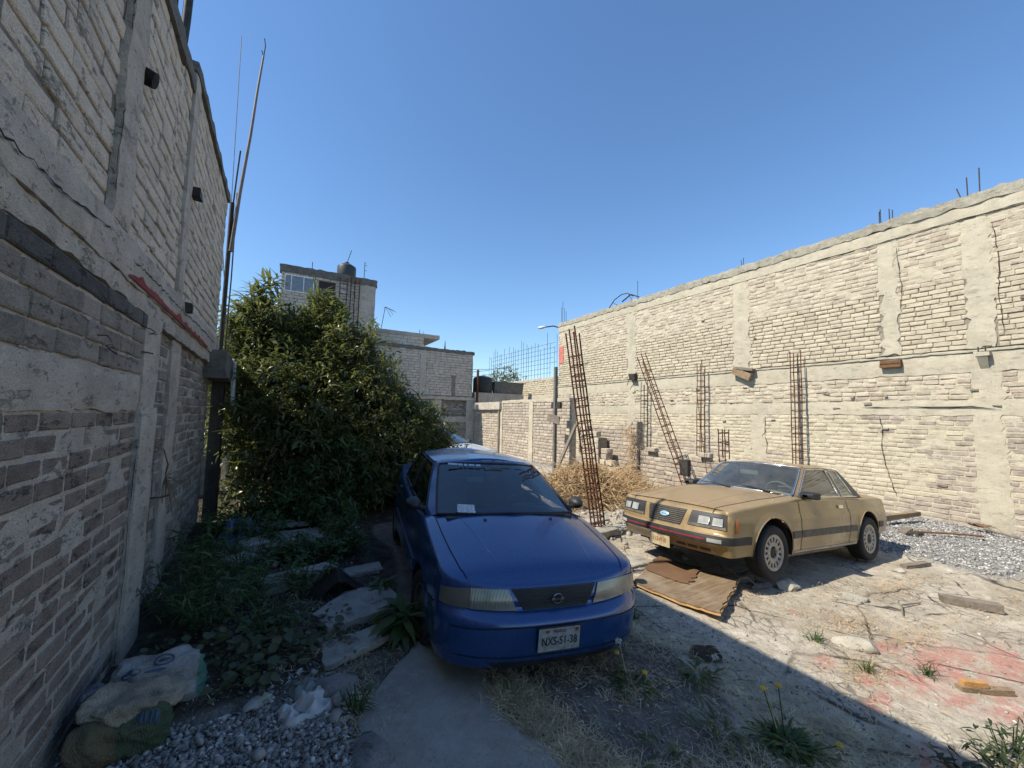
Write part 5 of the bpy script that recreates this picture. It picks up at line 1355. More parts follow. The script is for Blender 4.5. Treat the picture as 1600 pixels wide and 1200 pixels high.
# street lamp beyond
sl = empty('street_lamp', (14.6, 19.3, 0), 'street lamp arm peeping out left of the tall wall', 'street lamp')
MB().tube([(0, 0, 0), (0, 0, 6.9), (-.15, .25, 7.3), (-.4, .6, 7.45), (-.75, 1.1, 7.42)], .04, 6).obj('pole', M_STEEL_D, sl, 50)
MB().tube([(-.70, 1.0, 7.43), (-.8, 1.15, 7.42), (-.92, 1.3, 7.40), (-1.0, 1.42, 7.38)], [.04, .09, .09, .03], 8).obj('lamp_head', mat_plain('lamp_grey', (.5, .52, .52), .4), sl, 50)
for k, (z0, z1) in enumerate(((5.1, 6.2), (4.7, 6.0), (5.6, 6.6))):
    plb = ('middle', 'lowest', 'highest')[k]+' of the three thin power lines behind the rebar grid'
    pts = [(8.0+k+t*9, 30+t*4, z0+(z1-z0)*t-.8*t*(1-t)) for t in [i/8 for i in range(9)]]
    obj('power_line', MB().tube(pts, .02, 4).mesh('power_line', M_STEEL_D), label=plb, category='cable', group='power lines behind the rebar grid')
# rear left: antenna pole, other pole, cables
p_ = empty('antenna_pole', (-.80, 7.66, 4.4), 'long thin antenna pole leaning out over the far corner of the left wall', 'pole')
MB().tube([(0, 0, 0), (.06, 0, 1.0), (.14, 0, 2.0), (.19, 0, 2.85), (.235, 0, 3.45)], [.03, .026, .022, .018, .014], 8).obj('pole', mat_plain('pole_brown', (.16, .13, .11), .6), p_, 60)
MB().tube([(.235, 0, 3.42), (.25, 0, 3.62), (.23, 0, 3.75)], .008, 5).obj('tip_wire', M_STEEL_D, p_)
MB().tube([(.23, 0, 3.42), (.205, 0, 3.52)], .008, 5).obj('tip_wire', M_STEEL_D, p_)
MB().tube([(-.03, .05, .6), (0, .04, 1.3), (.02, .03, 1.7)], .012, 5).obj('cable', M_STEEL_D, p_)
p_ = empty('roof_post', (-.99, 4.6, 4.7), 'dark slanting post on top of the left wall, cut by the top of the photo', 'post')
MB().tube([(0, 0, 0), (.03, .0, .8), (.05, 0, 2.2)], .035, 8).obj('post', M_STEEL_D, p_, 50)
MB().tube([(-.04, 0, .4), (-.05, 0, 1.2), (.02, 0, 2.1)], .010, 5).obj('cable', M_STEEL_D, p_, 50)
for k, (x0, y0, z0, x1, y1, z1) in enumerate(((-.82, 7.8, 2.9, -1.1, 9.5, 9.5), (-.80, 8.0, 3.2, -1.05, 8.4, 5.2))):
    pts = [(x0+(x1-x0)*t, y0+(y1-y0)*t, z0+(z1-z0)*t) for t in [i/6 for i in range(7)]]
    obj('hanging_cable', MB().tube(pts, .006, 4).mesh('hanging_cable', M_STEEL_D), label=('long thin cable hanging from above the photo beside the antenna pole', 'short cable hanging below the foot of the antenna pole')[k], category='cable', group='cables by the left wall corner')
# canopy stub and doorway post at the end of the left wall
cn = empty('concrete_canopy', (-.80, 7.0, 2.3), 'stub of dark concrete canopy jutting from the far end of the left wall', 'canopy')
slabm = slab(0, 1.5, .06, .42, -.3, .14, .03, .04, .06, 140); slabm.obj('slab', M_CONC_D, cn, 50)
MB().box(.14, .17, .75, 1.35, -.3, .38, .03).obj('white_facing', mat_rough('white_plaster', (.5, .5, .5), (.62, .62, .62), 5, .3, .2), cn)
MB().box(-.1, .06, .72, .92, -2.2, .05, .02).obj('door_jamb', mat_rough('shaded_concrete', (.03, .028, .025), (.06, .055, .05), 6), cn)  # near-black colour stands in for the deep shade at the jamb
obj('added_dark_wall', MB().box(-6, -.9, 9.6, 9.9, -.1, 2.9).mesh('added_dark_wall', M_CONC_D), label='dark low wall closing the gap behind the tree at the far left', category='wall')  # invented wall, put in to turn the bright opening dark
obj('added_dark_backdrop', MB().box(-.9, 2.4, 10.9, 11.1, -.1, 2.1).mesh('added_dark_backdrop', M_CONC_D), label='dark low wall right behind the leafy tree', category='wall')  # invented backdrop that keeps bright background from showing behind the leaves
MB().box(.13, .16, 1.12, 1.2, -1.6, -.1, .01).obj('white_edge', mat_rough('white_edge_paint', (.45, .46, .47), (.55, .55, .56), 5, .3, .2), cn)
# ------------------------------------------------------------ plants
def leafmat(name, A, B, C, tr=.35, rough=.55, var=.5):
    s = NT(name); r = s.rnd(); n = s.noise(1.6, 3)
    c = s.mix(r, A, B); c = s.mix(s.mapr(s.math('FRACT', s.math('MULTIPLY', r, 5.7)), .7, .95), c, C)
    c = s.mix(s.mapr(n, .4, .7, 0, var), c, A)
    s.b.inputs['Roughness'].default_value = rough; s.b.inputs['Specular IOR Level'].default_value = .45
    s.L(c, s.b.inputs['Base Color'])
    t = s.n('BsdfTranslucent'); s.L(s.mix(.55, c, (.26, .28, .07)), t.inputs[0])
    m_ = s.n('MixShader'); m_.inputs[0].default_value = tr
    s.L(s.b.outputs[0], m_.inputs[1]); s.L(t.outputs[0], m_.inputs[2]); s.L(m_.outputs[0], s.t.nodes['Material Output'].inputs[0]); return s.m
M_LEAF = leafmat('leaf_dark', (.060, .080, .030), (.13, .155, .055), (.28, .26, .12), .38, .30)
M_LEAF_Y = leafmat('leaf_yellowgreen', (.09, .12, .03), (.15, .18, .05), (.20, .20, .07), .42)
M_LEAF_W = leafmat('weed_leaf', (.045, .085, .022), (.085, .135, .04), (.12, .15, .06), .3)
M_LEAF_P = leafmat('pale_ground_leaf', (.06, .075, .035), (.10, .115, .06), (.14, .12, .05), .25)
M_LEAF_D = leafmat('dandelion_leaf', (.03, .07, .016), (.05, .105, .025), (.07, .12, .035), .3)
M_BARK = mat_rough('bark', (.06, .05, .038), (.11, .09, .07), 14, .8, .3)
M_LEAF_SHADED = leafmat('weed_leaf_shaded', (.015, .028, .010), (.028, .045, .016), (.04, .055, .02), .12)  # leaf colour darkened so weeds standing in the sun look shaded
M_YEL = mat_plain('dandelion_yellow', (.60, .38, .02), .6, bump=0)
M_FLUFF = mat_plain('seed_fluff', (.55, .53, .47), .9, bump=0)
def leaf(l, w_, fold=.25, droop=.3, seg=3):
    """pointed leaf along +x"""
    V, F = [], []
    for i in range(seg+1):
        t = i/seg; ww = w_*math.sin(math.pi*min(.98, max(.04, t**.8)))*.5; x = l*t; z = -droop*l*t*t
        V += [(x, -ww, z+fold*ww), (x, 0, z), (x, ww, z+fold*ww)]
    for i in range(seg):
        b = i*3; F += [(b, b+3, b+4, b+1), (b+1, b+4, b+5, b+2)]
    return V, F
def heart(l, seg=6):
    V = [(0, 0, 0)]; 
    for k in range(seg+1):
        a = -2.2+4.4*k/seg; r_ = l*(.55+.25*math.cos(a)); V.append((l*.35+r_*math.cos(a), r_*math.sin(a), .12*l*abs(math.sin(a))))
    return V, [(0, k, k+1) for k in range(1, seg+1)]
def foliage(name, blobs, n, protos, scl, mat, parent, seed=1, shell=.55, tuft=7, updir=.4, keep=None, **k):
    rg = np.random.default_rng(seed)
    vol = np.array([b[3]*b[4]*b[5] for b in blobs])**.67; cnt = (n*vol/vol.sum()).astype(int)
    LOC, ROT, SC, RN = [], [], [], []
    for b, c_ in zip(blobs, cnt):
        nt = max(1, c_//tuft)
        d = rg.normal(size=(nt, 3)); d /= np.linalg.norm(d, axis=1)[:, None]
        rr = shell+(1.06-shell)*rg.random(nt)**.6
        # lumpy outline
        lump = np.array([noise.noise(Vector((float(q[0])*2.3+b[0]*3, float(q[1])*2.3+b[1], float(q[2])*2.3+b[2]))) for q in d])
        rr = rr*(1+.52*lump)
        P = np.array(b[:3])+d*np.array(b[3:6])*rr[:, None]
        for t in range(tuft):
            dirv = d*.7+rg.normal(size=(nt, 3))*.75+np.array([0, 0, updir]); dirv /= np.linalg.norm(dirv, axis=1)[:, None]
            yaw = np.arctan2(dirv[:, 1], dirv[:, 0]); pit = -np.arcsin(np.clip(dirv[:, 2], -1, 1))
            L_ = P+rg.normal(size=(nt, 3))*.045*np.array([1, 1, 1])
            LOC.append(L_); ROT.append(np.stack([rg.normal(0, .5, nt), pit, yaw], 1)); SC.append(scl*rg.uniform(.6, 1.25, nt)); RN.append(rg.random(nt))
    LOC = np.concatenate(LOC); ROT = np.concatenate(ROT); SC = np.concatenate(SC); RN = np.concatenate(RN)
    ok = LOC[:, 2] > -.02
    if keep is not None: ok &= keep(LOC)
    LOC, ROT, SC, RN = LOC[ok], ROT[ok], SC[ok], RN[ok]
    pk = rg.integers(0, len(protos), len(LOC))
    me = joined(name, protos, trs(LOC, ROT, SC), pk, mat, RN)
    return obj(name, me, parent, kind='stuff')
LP = [leaf(1, .36, .3, .25, 3), leaf(1, .30, .35, .5, 3), leaf(.75, .34, .2, .1, 3), leaf(1.25, .34, .3, .7, 3)]
def branches(parent, base, targets, r0, mat, name='branch', seed=2):
    rg = random.Random(seed)
    for t in targets:
        b = Vector(base); t = Vector(t); pts = []; rs = []
        for i in range(7):
            u = i/6; p = b.lerp(t, u)+Vector((rg.uniform(-.08, .08), rg.uniform(-.08, .08), .25*math.sin(u*math.pi)))*(u > 0)
            pts.append(p); rs.append(r0*(1-.8*u))
        MB().tube(pts, rs, 7).obj(name, mat, parent, 60)
def clear(L):
    # keep the crown out of the wall and away from the blue car
    k = (L[:, 0] > -.78) | (L[:, 1] > 7.75)
    k &= ~((L[:, 0] > 1.05) & (L[:, 0] < 3.5) & (L[:, 1] < 6.95) & (L[:, 2] < 1.5))
    return k
tr_ = empty('leafy_tree', (.5, 9.0, .1), 'big dense leafy tree filling the back left corner beside the wall', 'tree')
def loc_bl(bl, o): return [(b[0]-o[0], b[1]-o[1], b[2]-o[2], *b[3:]) for b in bl]
T0 = (.5, 9.0, .1)
TB = [(-.15, 9.3, 2.8, .95, 1.1, 1.05), (.62, 9.2, 2.95, .9, 1.1, .98), (1.15, 9.0, 2.75, .85, 1.0, 1.0), (.2, 8.5, 2.1, 1.1, 1.1, 1.0), (1.35, 8.5, 1.9, 1.05, 1.05, .95),
      (.4, 7.9, 1.3, 1.0, .85, .85), (1.5, 7.9, 1.1, 1.0, .8, .8), (-.45, 8.7, 1.9, .6, .9, 1.1), (-.25, 8.8, 3.45, .45, .6, .5), (.72, 9.1, 3.85, .36, .5, .42), (1.75, 8.9, 2.3, .65, .8, .7), (-.5, 9.6, 3.4, .55, .6, .6), (-.25, 8.1, 1.4, .55, .45, .8), (-.1, 7.9, .6, .55, .4, .5), (.9, 7.6, .55, .8, .5, .45)]
def tk_(L): return clear(L+np.array(T0))
foliage('foliage', loc_bl(TB, T0), 60000, LP, .115, M_LEAF, tr_, 3, .5, 8, .25, tk_)
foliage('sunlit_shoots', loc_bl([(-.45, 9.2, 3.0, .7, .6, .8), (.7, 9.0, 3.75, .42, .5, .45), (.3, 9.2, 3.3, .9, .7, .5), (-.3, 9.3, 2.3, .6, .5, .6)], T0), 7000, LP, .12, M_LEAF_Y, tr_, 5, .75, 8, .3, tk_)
foliage('long_leaves', loc_bl([(-.45, 9.0, 3.85, .3, .4, .35), (-.28, 8.9, 4.2, .12, .2, .3), (.62, 9.0, 4.15, .2, .3, .25), (-.6, 8.9, 3.5, .25, .4, .4), (1.5, 8.8, 3.25, .25, .3, .25)], T0), 900, [leaf(1, .2, .3, .9, 4)], .26, M_LEAF, tr_, 8, .2, 6, .5, tk_)
MB().tube([(0, 0, -.2), (.05, 0, .6), (-.05, .05, 1.3), (.05, .1, 2.2)], [.14, .11, .10, .06], 9).obj('trunk', M_BARK, tr_, 60)
branches(tr_, (0, 0, .6), [(-.7, .2, 2.6), (-.35, .1, 3.9), (.2, .1, 3.8), (.9, 0, 2.9), (1.3, -.3, 1.8), (-.6, -.5, 1.6), (.6, -.8, 1.4)], .07, M_BARK)
S0 = (2.6, 8.6, .05)
sh_ = empty('leafy_bush', S0, 'brighter rounded bush right of the big tree, behind the blue sedan', 'bush')
foliage('foliage', loc_bl([(2.35, 8.7, 1.25, .95, .9, .95), (2.9, 9.0, .95, .8, .8, .75), (2.0, 8.2, .9, .9, .8, .8), (2.6, 8.2, .5, .8, .7, .5), (2.1, 8.9, 1.9, .45, .5, .42)], S0), 21000, LP, .105, M_LEAF, sh_, 13, .45, 8, .3)
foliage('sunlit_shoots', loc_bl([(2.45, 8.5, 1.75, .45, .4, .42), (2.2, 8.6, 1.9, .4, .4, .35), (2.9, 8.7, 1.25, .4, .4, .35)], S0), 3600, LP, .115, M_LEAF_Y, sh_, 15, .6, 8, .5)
branches(sh_, (0, 0, 0), [(-.3, 0, 1.6), (.4, .1, 1.2), (-.7, -.3, 1.1), (.1, -.3, 1.0)], .05, M_BARK)
# low growth under the tree and along the car
G0 = (1.0, 6.9, .1)
lo_ = empty('low_bush', G0, 'dark low bush between the tree and the side of the blue sedan', 'bush')
foliage('foliage', loc_bl([(.75, 7.0, .45, .7, .6, .5), (.2, 7.2, .35, .6, .5, .4), (.95, 6.2, .28, .38, .7, .32), (1.1, 7.3, .8, .6, .5, .6)], G0), 9000, LP, .10, M_LEAF_W, lo_, 23, .2, 7, .7, lambda L: clear(L+np.array(G0)) & ~((L[:, 0]+1.0 > 1.12+(L[:, 1]+6.9-5)*.17) & (L[:, 1]+6.9 < 6.95)))
# weeds at left, between wall and rubble: individual clumps
def weed(x, y, n, h, l, protos, mat, label, name='weed_clump', cat='weeds', group=None, spread=.16, seed=0, stems=6, upd=.5):
    o = empty(name, (x, y, gh(x, y)), label, cat, group); rg = np.random.default_rng(seed)
    st = MB(); P = []
    for k in range(stems):
        a = rg.random()*6.28; r_ = spread*rg.random()**.5; tip = Vector((math.cos(a)*r_*1.4, math.sin(a)*r_*1.4, h*rg.uniform(.6, 1)))
        b = Vector((math.cos(a)*r_*.4, math.sin(a)*r_*.4, -.01)); st.tube([b, b.lerp(tip, .5)+Vector((0, 0, .02)), tip], [.005, .004, .002], 4, False)
        for q in range(max(1, n//stems)):
            t = rg.uniform(.12, 1); p = b.lerp(tip, t)+Vector((0, 0, .02)); P.append(p)
    P = np.array(P); m_ = len(P)
    rot = np.stack([rg.normal(0, .35, m_), -upd*rg.uniform(-.4, 1.4, m_), rg.random(m_)*6.28], 1)
    me = joined('leaves', protos, trs(P, rot, l*rg.uniform(.5, 1.2, m_)), rg.integers(0, len(protos), m_), mat, rg.random(m_))
    obj('leaves', me, o, kind='stuff'); st.obj('stems', M_BARK if mat is M_LEAF_P else M_LEAF_W, o, kind='stuff'); return o
WL = [leaf(1, .34, .2, .35, 3), leaf(1, .26, .3, .5, 3)]
FL = [leaf(1, .18, .2, .3, 2), leaf(1, .12, .3, .6, 2)]
wd = [(-.62, 4.35, 260, .55, .10, 'feathery dark weed clump growing right against the wall pier'), (-.35, 4.1, 320, .45, .10, 'bushy dark weed just behind the white and green sack'), (-.5, 4.75, 260, .6, .10, 'tall dark weed beside the wall behind the bushy weed'),
      (-.15, 4.45, 300, .42, .11, 'leafy weed in front of the dark slab at the left'), (-.2, 5.1, 220, .55, .11, 'bright-tipped weed standing out against the dark gap'), (.05, 3.95, 220, .3, .09, 'small weed left of the twig litter'),
      (-.6, 5.5, 240, .5, .1, 'weed in the dark corner near the wall'), (.45, 5.35, 420, .32, .09, 'low spreading weed on the long pale slab'), (.75, 5.5, 420, .3, .09, 'low mat of weed next to the blue car rear door'), (.2, 5.6, 300, .3, .09, 'low weed mat at the left of the long slab'),
      (.35, 4.55, 160, .36, .10, 'thin leafy weed in front of the black plastic sheet'), (-.1, 6.2, 260, .5, .1, 'weed in front of the blue tarp'), (.55, 6.9, 260, .4, .1, 'weed in the shadow under the tree'), (-.6, 6.5, 260, .5, .1, 'weed under the concrete canopy')]
for k, (x, y, n, h, l, lb) in enumerate(wd): weed(x, y, int(n*1.4), h*.9, l, FL if k < 6 else WL, M_LEAF_W, lb, group='weeds between left wall and blue car', seed=30+k, spread=.26, stems=18)
weed(.98, 3.42, 60, .26, .26, [leaf(1, .30, .15, .5, 4), leaf(1, .26, .2, .3, 4)], M_LEAF_W, 'broad-leaved weed at the front left wheel of the blue sedan', seed=71, stems=10, spread=.08)
weed(1.02, 4.3, 40, .16, .16, WL, M_LEAF_W, 'small broad-leaved weed on the pale slab beside the blue front door', seed=72, stems=6, spread=.06)
weed(3.72, .72, 90, .17, .065, WL, M_LEAF_SHADED, 'dark bushy weed at the bottom right edge of the photo', seed=73, stems=14, spread=.16)
weed(3.93, .74, 50, .20, .08, FL, M_LEAF_SHADED, 'spindly weed with star-like leaves at the bottom right corner', seed=74, stems=6, spread=.08)
weed(3.45, .84, 60, .10, .06, WL, M_LEAF_SHADED, 'low weed at the bottom edge, left of the dark bushy weed', seed=75, stems=8, spread=.12)
weed(.52, 2.72, 60, .16, .08, FL, M_LEAF_W, 'small feathery weed at the edge of the driveway strip', seed=76, stems=9, spread=.07)
# pale round-leaved ground cover by the sacks
hp = [heart(1), heart(.6), heart(.8, 4)]; n = 620; rg = np.random.default_rng(5)
X = rg.normal(-.05, .33, n); Y = rg.normal(3.55, .30, n); ok = (X > -.75) & (X < .8) & (Y > 3.0) & (np.hypot(X+.55, Y-3.25) > .33); X, Y = X[ok], Y[ok]
Z = np.array([gh(a, b) for a, b in zip(X, Y)])+rg.random(len(X))*.09+.02
me = joined('ground_cover', hp, trs(np.stack([X, Y, Z], 1), np.stack([rg.normal(0, .35, len(X)), rg.normal(0, .35, len(X)), rg.random(len(X))*6.28], 1), .055*rg.uniform(.35, 1.35, len(X))), rg.integers(0, 3, len(X)), M_LEAF_P, rg.random(len(X)))
obj('ground_cover', me, kind='stuff')
# dandelions
def dandelion(x, y, n, l, fl, fluff, label, seed):
    o = empty('dandelion', (x, y, gh(x, y)), label, 'dandelion', 'dandelion clumps on the shaded soil'); rg = np.random.default_rng(seed)
    P = np.stack([rg.normal(0, l*.75, n), rg.normal(0, l*.75, n), np.full(n, .01)+rg.random(n)*l*.6], 1)
    yaw = np.arctan2(P[:, 1], P[:, 0])+rg.normal(0, .5, n)
    me = joined('leaves', [leaf(1, .22, .3, .5, 4), leaf(1, .28, .2, .7, 4)], trs(P, np.stack([rg.normal(0, .3, n), -rg.uniform(.1, .9, n), yaw], 1), l*rg.uniform(.6, 1.2, n)), rg.integers(0, 2, n), M_LEAF_D, rg.random(n))
    obj('leaves', me, o, kind='stuff')
    for (fx, fy, fh) in fl:
        st = MB().tube([(fx*.3, fy*.3, 0), (fx*.7, fy*.7, fh*.6), (fx, fy, fh)], .003, 5).obj('flower_stem', M_LEAF_D, o)
        MB().lathe([(.001, .0), (.009, -.008), (.018, 0), (.016, .006), (.008, .009), (.001, .008)], 12, Matrix.Translation((fx, fy, fh)) @ Matrix.Rotation(PI/2, 4, 'X') @ Matrix.Rotation(.3, 4, 'Z')).obj('yellow_flower', M_YEL, st, 40)
    for (fx, fy, fh) in fluff:
        st = MB().tube([(fx*.3, fy*.3, 0), (fx*.7, fy*.7, fh*.6), (fx, fy, fh)], .0028, 5).obj('seed_stem', M_STRAW2, o)
        m_ = MB(); r2 = random.Random(seed)
        for q in range(60):
            d = Vector((r2.gauss(0, 1), r2.gauss(0, 1), r2.gauss(0, 1))).normalized(); s_ = d.orthogonal().normalized()*.0035
            m_.add([Vector((fx, fy, fh))+d*.006, Vector((fx, fy, fh))+d*.026+s_, Vector((fx, fy, fh))+d*.026-s_], [(0, 1, 2)])
        m_.obj('seed_head', M_FLUFF, st, kind='stuff')
dandelion(2.27, 2.16, 60, .085, [(-.06, .10, .20), (.06, -.05, .11)], [(-.02, .12, .26)], 'dandelion with two yellow flowers in front of the blue car grille', 4)
dandelion(2.80, 2.03, 60, .085, [], [(.16, -.03, .12)], 'flowerless dandelion rosette right of the flowering one', 5)
dandelion(2.72, 1.38, 330, .075, [(-.07, .10, .30), (.04, .07, .30), (.14, -.20, .10)], [(-.05, .12, .34), (.0, .16, .44)], 'largest dandelion clump, with seed heads and yellow flowers, near the bottom edge', 6)
dandelion(2.45, 1.62, 26, .09, [], [], 'small dark dandelion rosette left of the largest clump', 7)
dandelion(1.95, 1.62, 24, .09, [], [], 'small rosette in the dry grass near the driveway strip', 8)
for k, (x, y, lb) in enumerate(((4.12, 1.50, 'green and straw grass tuft in the sun on the old slab'), (3.62, 3.52, 'bright green grass tuft by the right headlamp of the blue car'), (4.55, 1.27, 'tiny grass tuft between the red paint marks'), (4.25, 1.92, 'little green tuft beside the long pale stone'), (5.0, 5.3, 'green weed tuft at the foot of the leaning cage'), (5.9, 5.0, 'green tuft between stacked slabs and the gold coupe'), (3.85, 4.15, 'green tuft beside the loose pale slab'), (3.05, 2.9, 'dark tuft under the right end of the blue bumper'), (5.35, 5.9, 'low green weed in front of the dry stalk pile'))):
    weed(x, y, 60, .06, .085, [leaf(1, .06, .3, .5, 3), leaf(1, .045, .3, .9, 3)], M_LEAF_D if k != 0 else M_LEAF_Y, lb, 'grass_tuft', 'grass tuft', 'green grass tufts', .07, 90+k, 10, 1.1)
# dry grass, matted
def blades(name, spots, n, l, mat, seed, lay_=.9, z0=.004):
    rg = np.random.default_rng(seed); wt = np.array([s_[4] for s_ in spots], float); wt /= wt.sum(); ch = rg.choice(len(spots), n, p=wt)
    S_ = np.array([s_[:4] for s_ in spots])[ch]
    X = S_[:, 0]+rg.normal(size=n)*S_[:, 2]; Y = S_[:, 1]+rg.normal(size=n)*S_[:, 3]
    Z = np.array([gh(a, b) for a, b in zip(X, Y)])+z0+rg.random(n)*.015
    pr = [([(0, -.02, 0), (0, .02, 0), (.5, .018, .10), (.5, -.018, .10), (1, 0, .02)], [(0, 1, 2, 3), (3, 2, 4)]), ([(0, -.02, 0), (0, .02, 0), (.5, .12, .12), (.5, .08, .12), (.9, .3, .0)], [(0, 1, 2, 3), (3, 2, 4)])]
    M = trs(np.stack([X, Y, Z], 1), np.stack([rg.normal(0, .3, n), -np.abs(rg.normal(0, 1-lay_+.12, n)), rg.random(n)*6.28], 1), l*rg.uniform(.4, 1.3, n))
    return obj(name, joined(name, pr, M, rg.integers(0, 2, n), mat, rg.random(n)), kind='stuff')
edge = [(lerp_tab(PATH_R, y)+.12, y, .10, .10, 1.5) for y in (1.2, 1.35, 1.5, 1.7, 1.9, 2.1, 2.3, 2.5)]
blades('dry_grass', edge+[(2.3, 1.3, .35, .18, 2.2), (1.95, 1.35, .22, .15, 2), (2.85, 1.75, .2, .2, 1), (2.75, 1.2, .3, .15, 2), (2.3, 2.15, .16, .1, .8), (2.6, 2.85, .3, .2, 2.4), (2.9, 2.45, .2, .15, .8), (2.0, 2.5, .25, .12, 1), (3.2, 1.9, .2, .2, .5), (3.0, 1.4, .2, .15, .9), (3.3, 1.1, .25, .12, .6), (.6, 2.5, .08, .25, 1.2), (.62, 3.25, .2, .25, 1.0), (.25, 3.8, .3, .4, 1)], 20000, .085, M_STRAW2, 4)
M_TWIG = mat_plain('twig', (.16, .12, .08), .9, var=.4, sc=5, bump=0)
blades('straw_litter', [(4.9, 1.95, .35, .15, 2), (5.3, 1.55, .35, .08, 1.4), (4.6, 3.0, .25, .25, 1.3), (4.1, 1.5, .18, .1, 1.2), (6.9, 2.15, .45, .12, 1.6), (6.6, 1.35, .5, .12, .8), (4.5, 4.4, .6, .5, 1.6), (7.5, 1.3, .6, .15, .8), (5.5, 2.0, 1.6, .8, 3.5), (5.0, 2.55, .6, .25, 1), (4.85, 2.9, .1, .12, .8)], 6500, .065, M_STRAW, 6)
blades('twig_litter', [(5.5, 2.2, 1.8, 1.0, 3), (2.6, 1.8, .6, .6, 1.5), (4.6, 4.2, .8, .6, 1)], 5000, .06, M_TWIG, 9)
blades('leaf_litter', [(.3, 4.2, .45, .7, 1), (0, 6, .5, .9, 1), (-.2, 3.4, .35, .3, .5), (5.6, 6.2, 1.0, .8, 1)], 5000, .07, M_TWIG, 7)
# heap of dry stalks (tangled, one mass)
rg = np.random.default_rng(17); m_ = MB(); pyr = random.Random(3)
def heap_h(x, y):
    return max(0, .52*math.exp(-(((x-6.9)/1.15)**2+((y-7.9)/.95)**2))+.30*math.exp(-(((x-8.0)/.5)**2+((y-7.9)/.6)**2))+.36*math.exp(-(((x-5.8)/.8)**2+((y-7.5)/.7)**2)))
for k in range(3000):
    x = pyr.gauss(6.9, 1.0); y = pyr.gauss(7.7, .8); hh = heap_h(x, y)*(1+.5*nz(x*2.2, y*2.2, 2))
    if hh < .04 or x > 8.75: continue
    z = gh(x, y)+hh*pyr.random()**.35; a = pyr.random()*6.28; l = pyr.uniform(.12, .55); dz = pyr.uniform(-.6, .8)
    d = Vector((math.cos(a), math.sin(a), dz))*l; c_ = Vector((pyr.uniform(-.08, .08), pyr.uniform(-.08, .08), pyr.uniform(0, .12)))
    p = Vector((x, y, z)); m_.tube([p, p+d*.5+c_, p+d], [.007, .006, .003], 3, False)
m_.obj('dry_stalk_heap', M_STRAW, kind='stuff')
rows = []
for i in range(25):
    rows.append([(4.6+i*.18, 6.0+j*.17, gh(4.6+i*.18, 6.0+j*.17)+.82*heap_h(4.6+i*.18, 6.0+j*.17)+.16*fbm(i*.4, j*.4)-.09) for j in range(20)])
MB().grid(rows).obj('stalk_heap_core', mat_rough('stalk_core', (.12, .08, .045), (.26, .18, .10), 16, 1, .5, bd=.03), smooth=180, kind='stuff')
for k in range(16):
    x, y = pyr.uniform(5.8, 8.0), pyr.uniform(7.0, 7.9); z = gh(x, y)+heap_h(x, y)*.7; a = pyr.uniform(-2.6, .6); L_ = pyr.uniform(.5, 1.1)
    pts = [Vector((x+math.cos(a)*L_*t, y+math.sin(a)*L_*.5*t, z+.25*math.sin(t*2.6)+.1*t)) for t in [i/6 for i in range(7)]]
    obj('dry_branch', MB().tube(pts, [.012, .011, .01, .008, .006, .005, .003], 5).mesh('dry_branch', M_STRAW), label='bent dry stem in the stalk heap, '+('leaning far left', 'low at the front', 'arching over the middle', 'near the leaning cage', 'on the crest', 'pointing at the coupe', 'half buried at left', 'by the wall pier', 'short and flat at front', 'curling on the right slope', 'under the plank foot', 'highest at the back', 'thin one at the right toe', 'crossing the cage foot', 'at the left toe', 'beside the grey pillar')[k], category='branch', group='bent stems in the dry stalk heap')
# far greenery
for k, (x, y, z, rx, rz, lb) in enumerate(((14.8, 27, 4.6, 1.6, 1.2, 'dark treetop behind the rebar grid next to the tall wall'), (11.6, 30, 4.9, .35, 1.3, 'small dark cypress tip behind the low shed'), (10.6, 29, 5.0, .8, .5, 'round treetop over the squat black tank'))):
    o = empty('distant_tree', (x, y, 0), lb, 'tree'); MB().tube([(0, 0, 0), (0, 0, z)], [.15, .08], 7).obj('trunk', M_BARK, o)
    foliage('foliage', [(0, 0, z, rx, rx*.8, rz), (rx*.4, 0, z-.3, rx*.7, rx*.6, rz*.7)], 1600, LP, .22, M_LEAF, o, 40+k, .3, 6)
# ------------------------------------------------------------ loose things on the ground
def rock_v(seed, sub=2, flat=.7, rough=.35):
    bm = bmesh.new(); bmesh.ops.create_icosphere(bm, subdivisions=sub, radius=.5)
    for v in bm.verts:
        n = noise.noise(v.co*1.8+Vector((seed*3.1, 0, 0)))*rough*1.3+noise.noise(v.co*5+Vector((0, seed*1.7, 0)))*rough*.35
        v.co *= 1+n; v.co.z *= flat
        for ax in (Vector((.8, .3, .5)), Vector((-.6, .7, .3)), Vector((.1, -.8, .6)), Vector((-.5, -.5, .7)), Vector((0, 0, 1))):
            a = (Matrix.Rotation(seed*1.3, 3, 'Z') @ ax).normalized(); d = v.co.dot(a)-.34
            if d > 0: v.co -= a*d
    V = [tuple(v.co) for v in bm.verts]; F = [tuple(v.index for v in f.verts) for f in bm.faces]; bm.free(); return V, F
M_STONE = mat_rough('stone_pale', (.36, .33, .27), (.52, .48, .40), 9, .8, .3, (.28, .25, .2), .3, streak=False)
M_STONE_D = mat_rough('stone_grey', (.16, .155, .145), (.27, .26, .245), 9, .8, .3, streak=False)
def stone(x, y, sx, sy, sz, rz, mat, label, seed, name='stone', cat='stone', dz=0):
    v, f = rock_v(seed, 3, 1, .3); m_ = MB(); m_.add([(a*sx, b*sy, c*sz) for a, b, c in v], f)
    return m_.obj(name, mat, None, 32, (x, y, gh(x, y)+sz*.32+dz), (0, 0, rz), label=label, category=cat)
stone(5.33, 2.66, .30, .17, .15, -.1, M_STONE, 'white angular stone in front of the coupe front wheel', 1)
stone(5.72, 2.20, .34, .15, .11, -.75, M_STONE, 'long low pale stone on the sunlit slab right of the white one', 2)
stone(4.50, 1.70, .36, .15, .13, -.9, M_STONE, 'pale elongated stone lying beside the straw litter', 3)
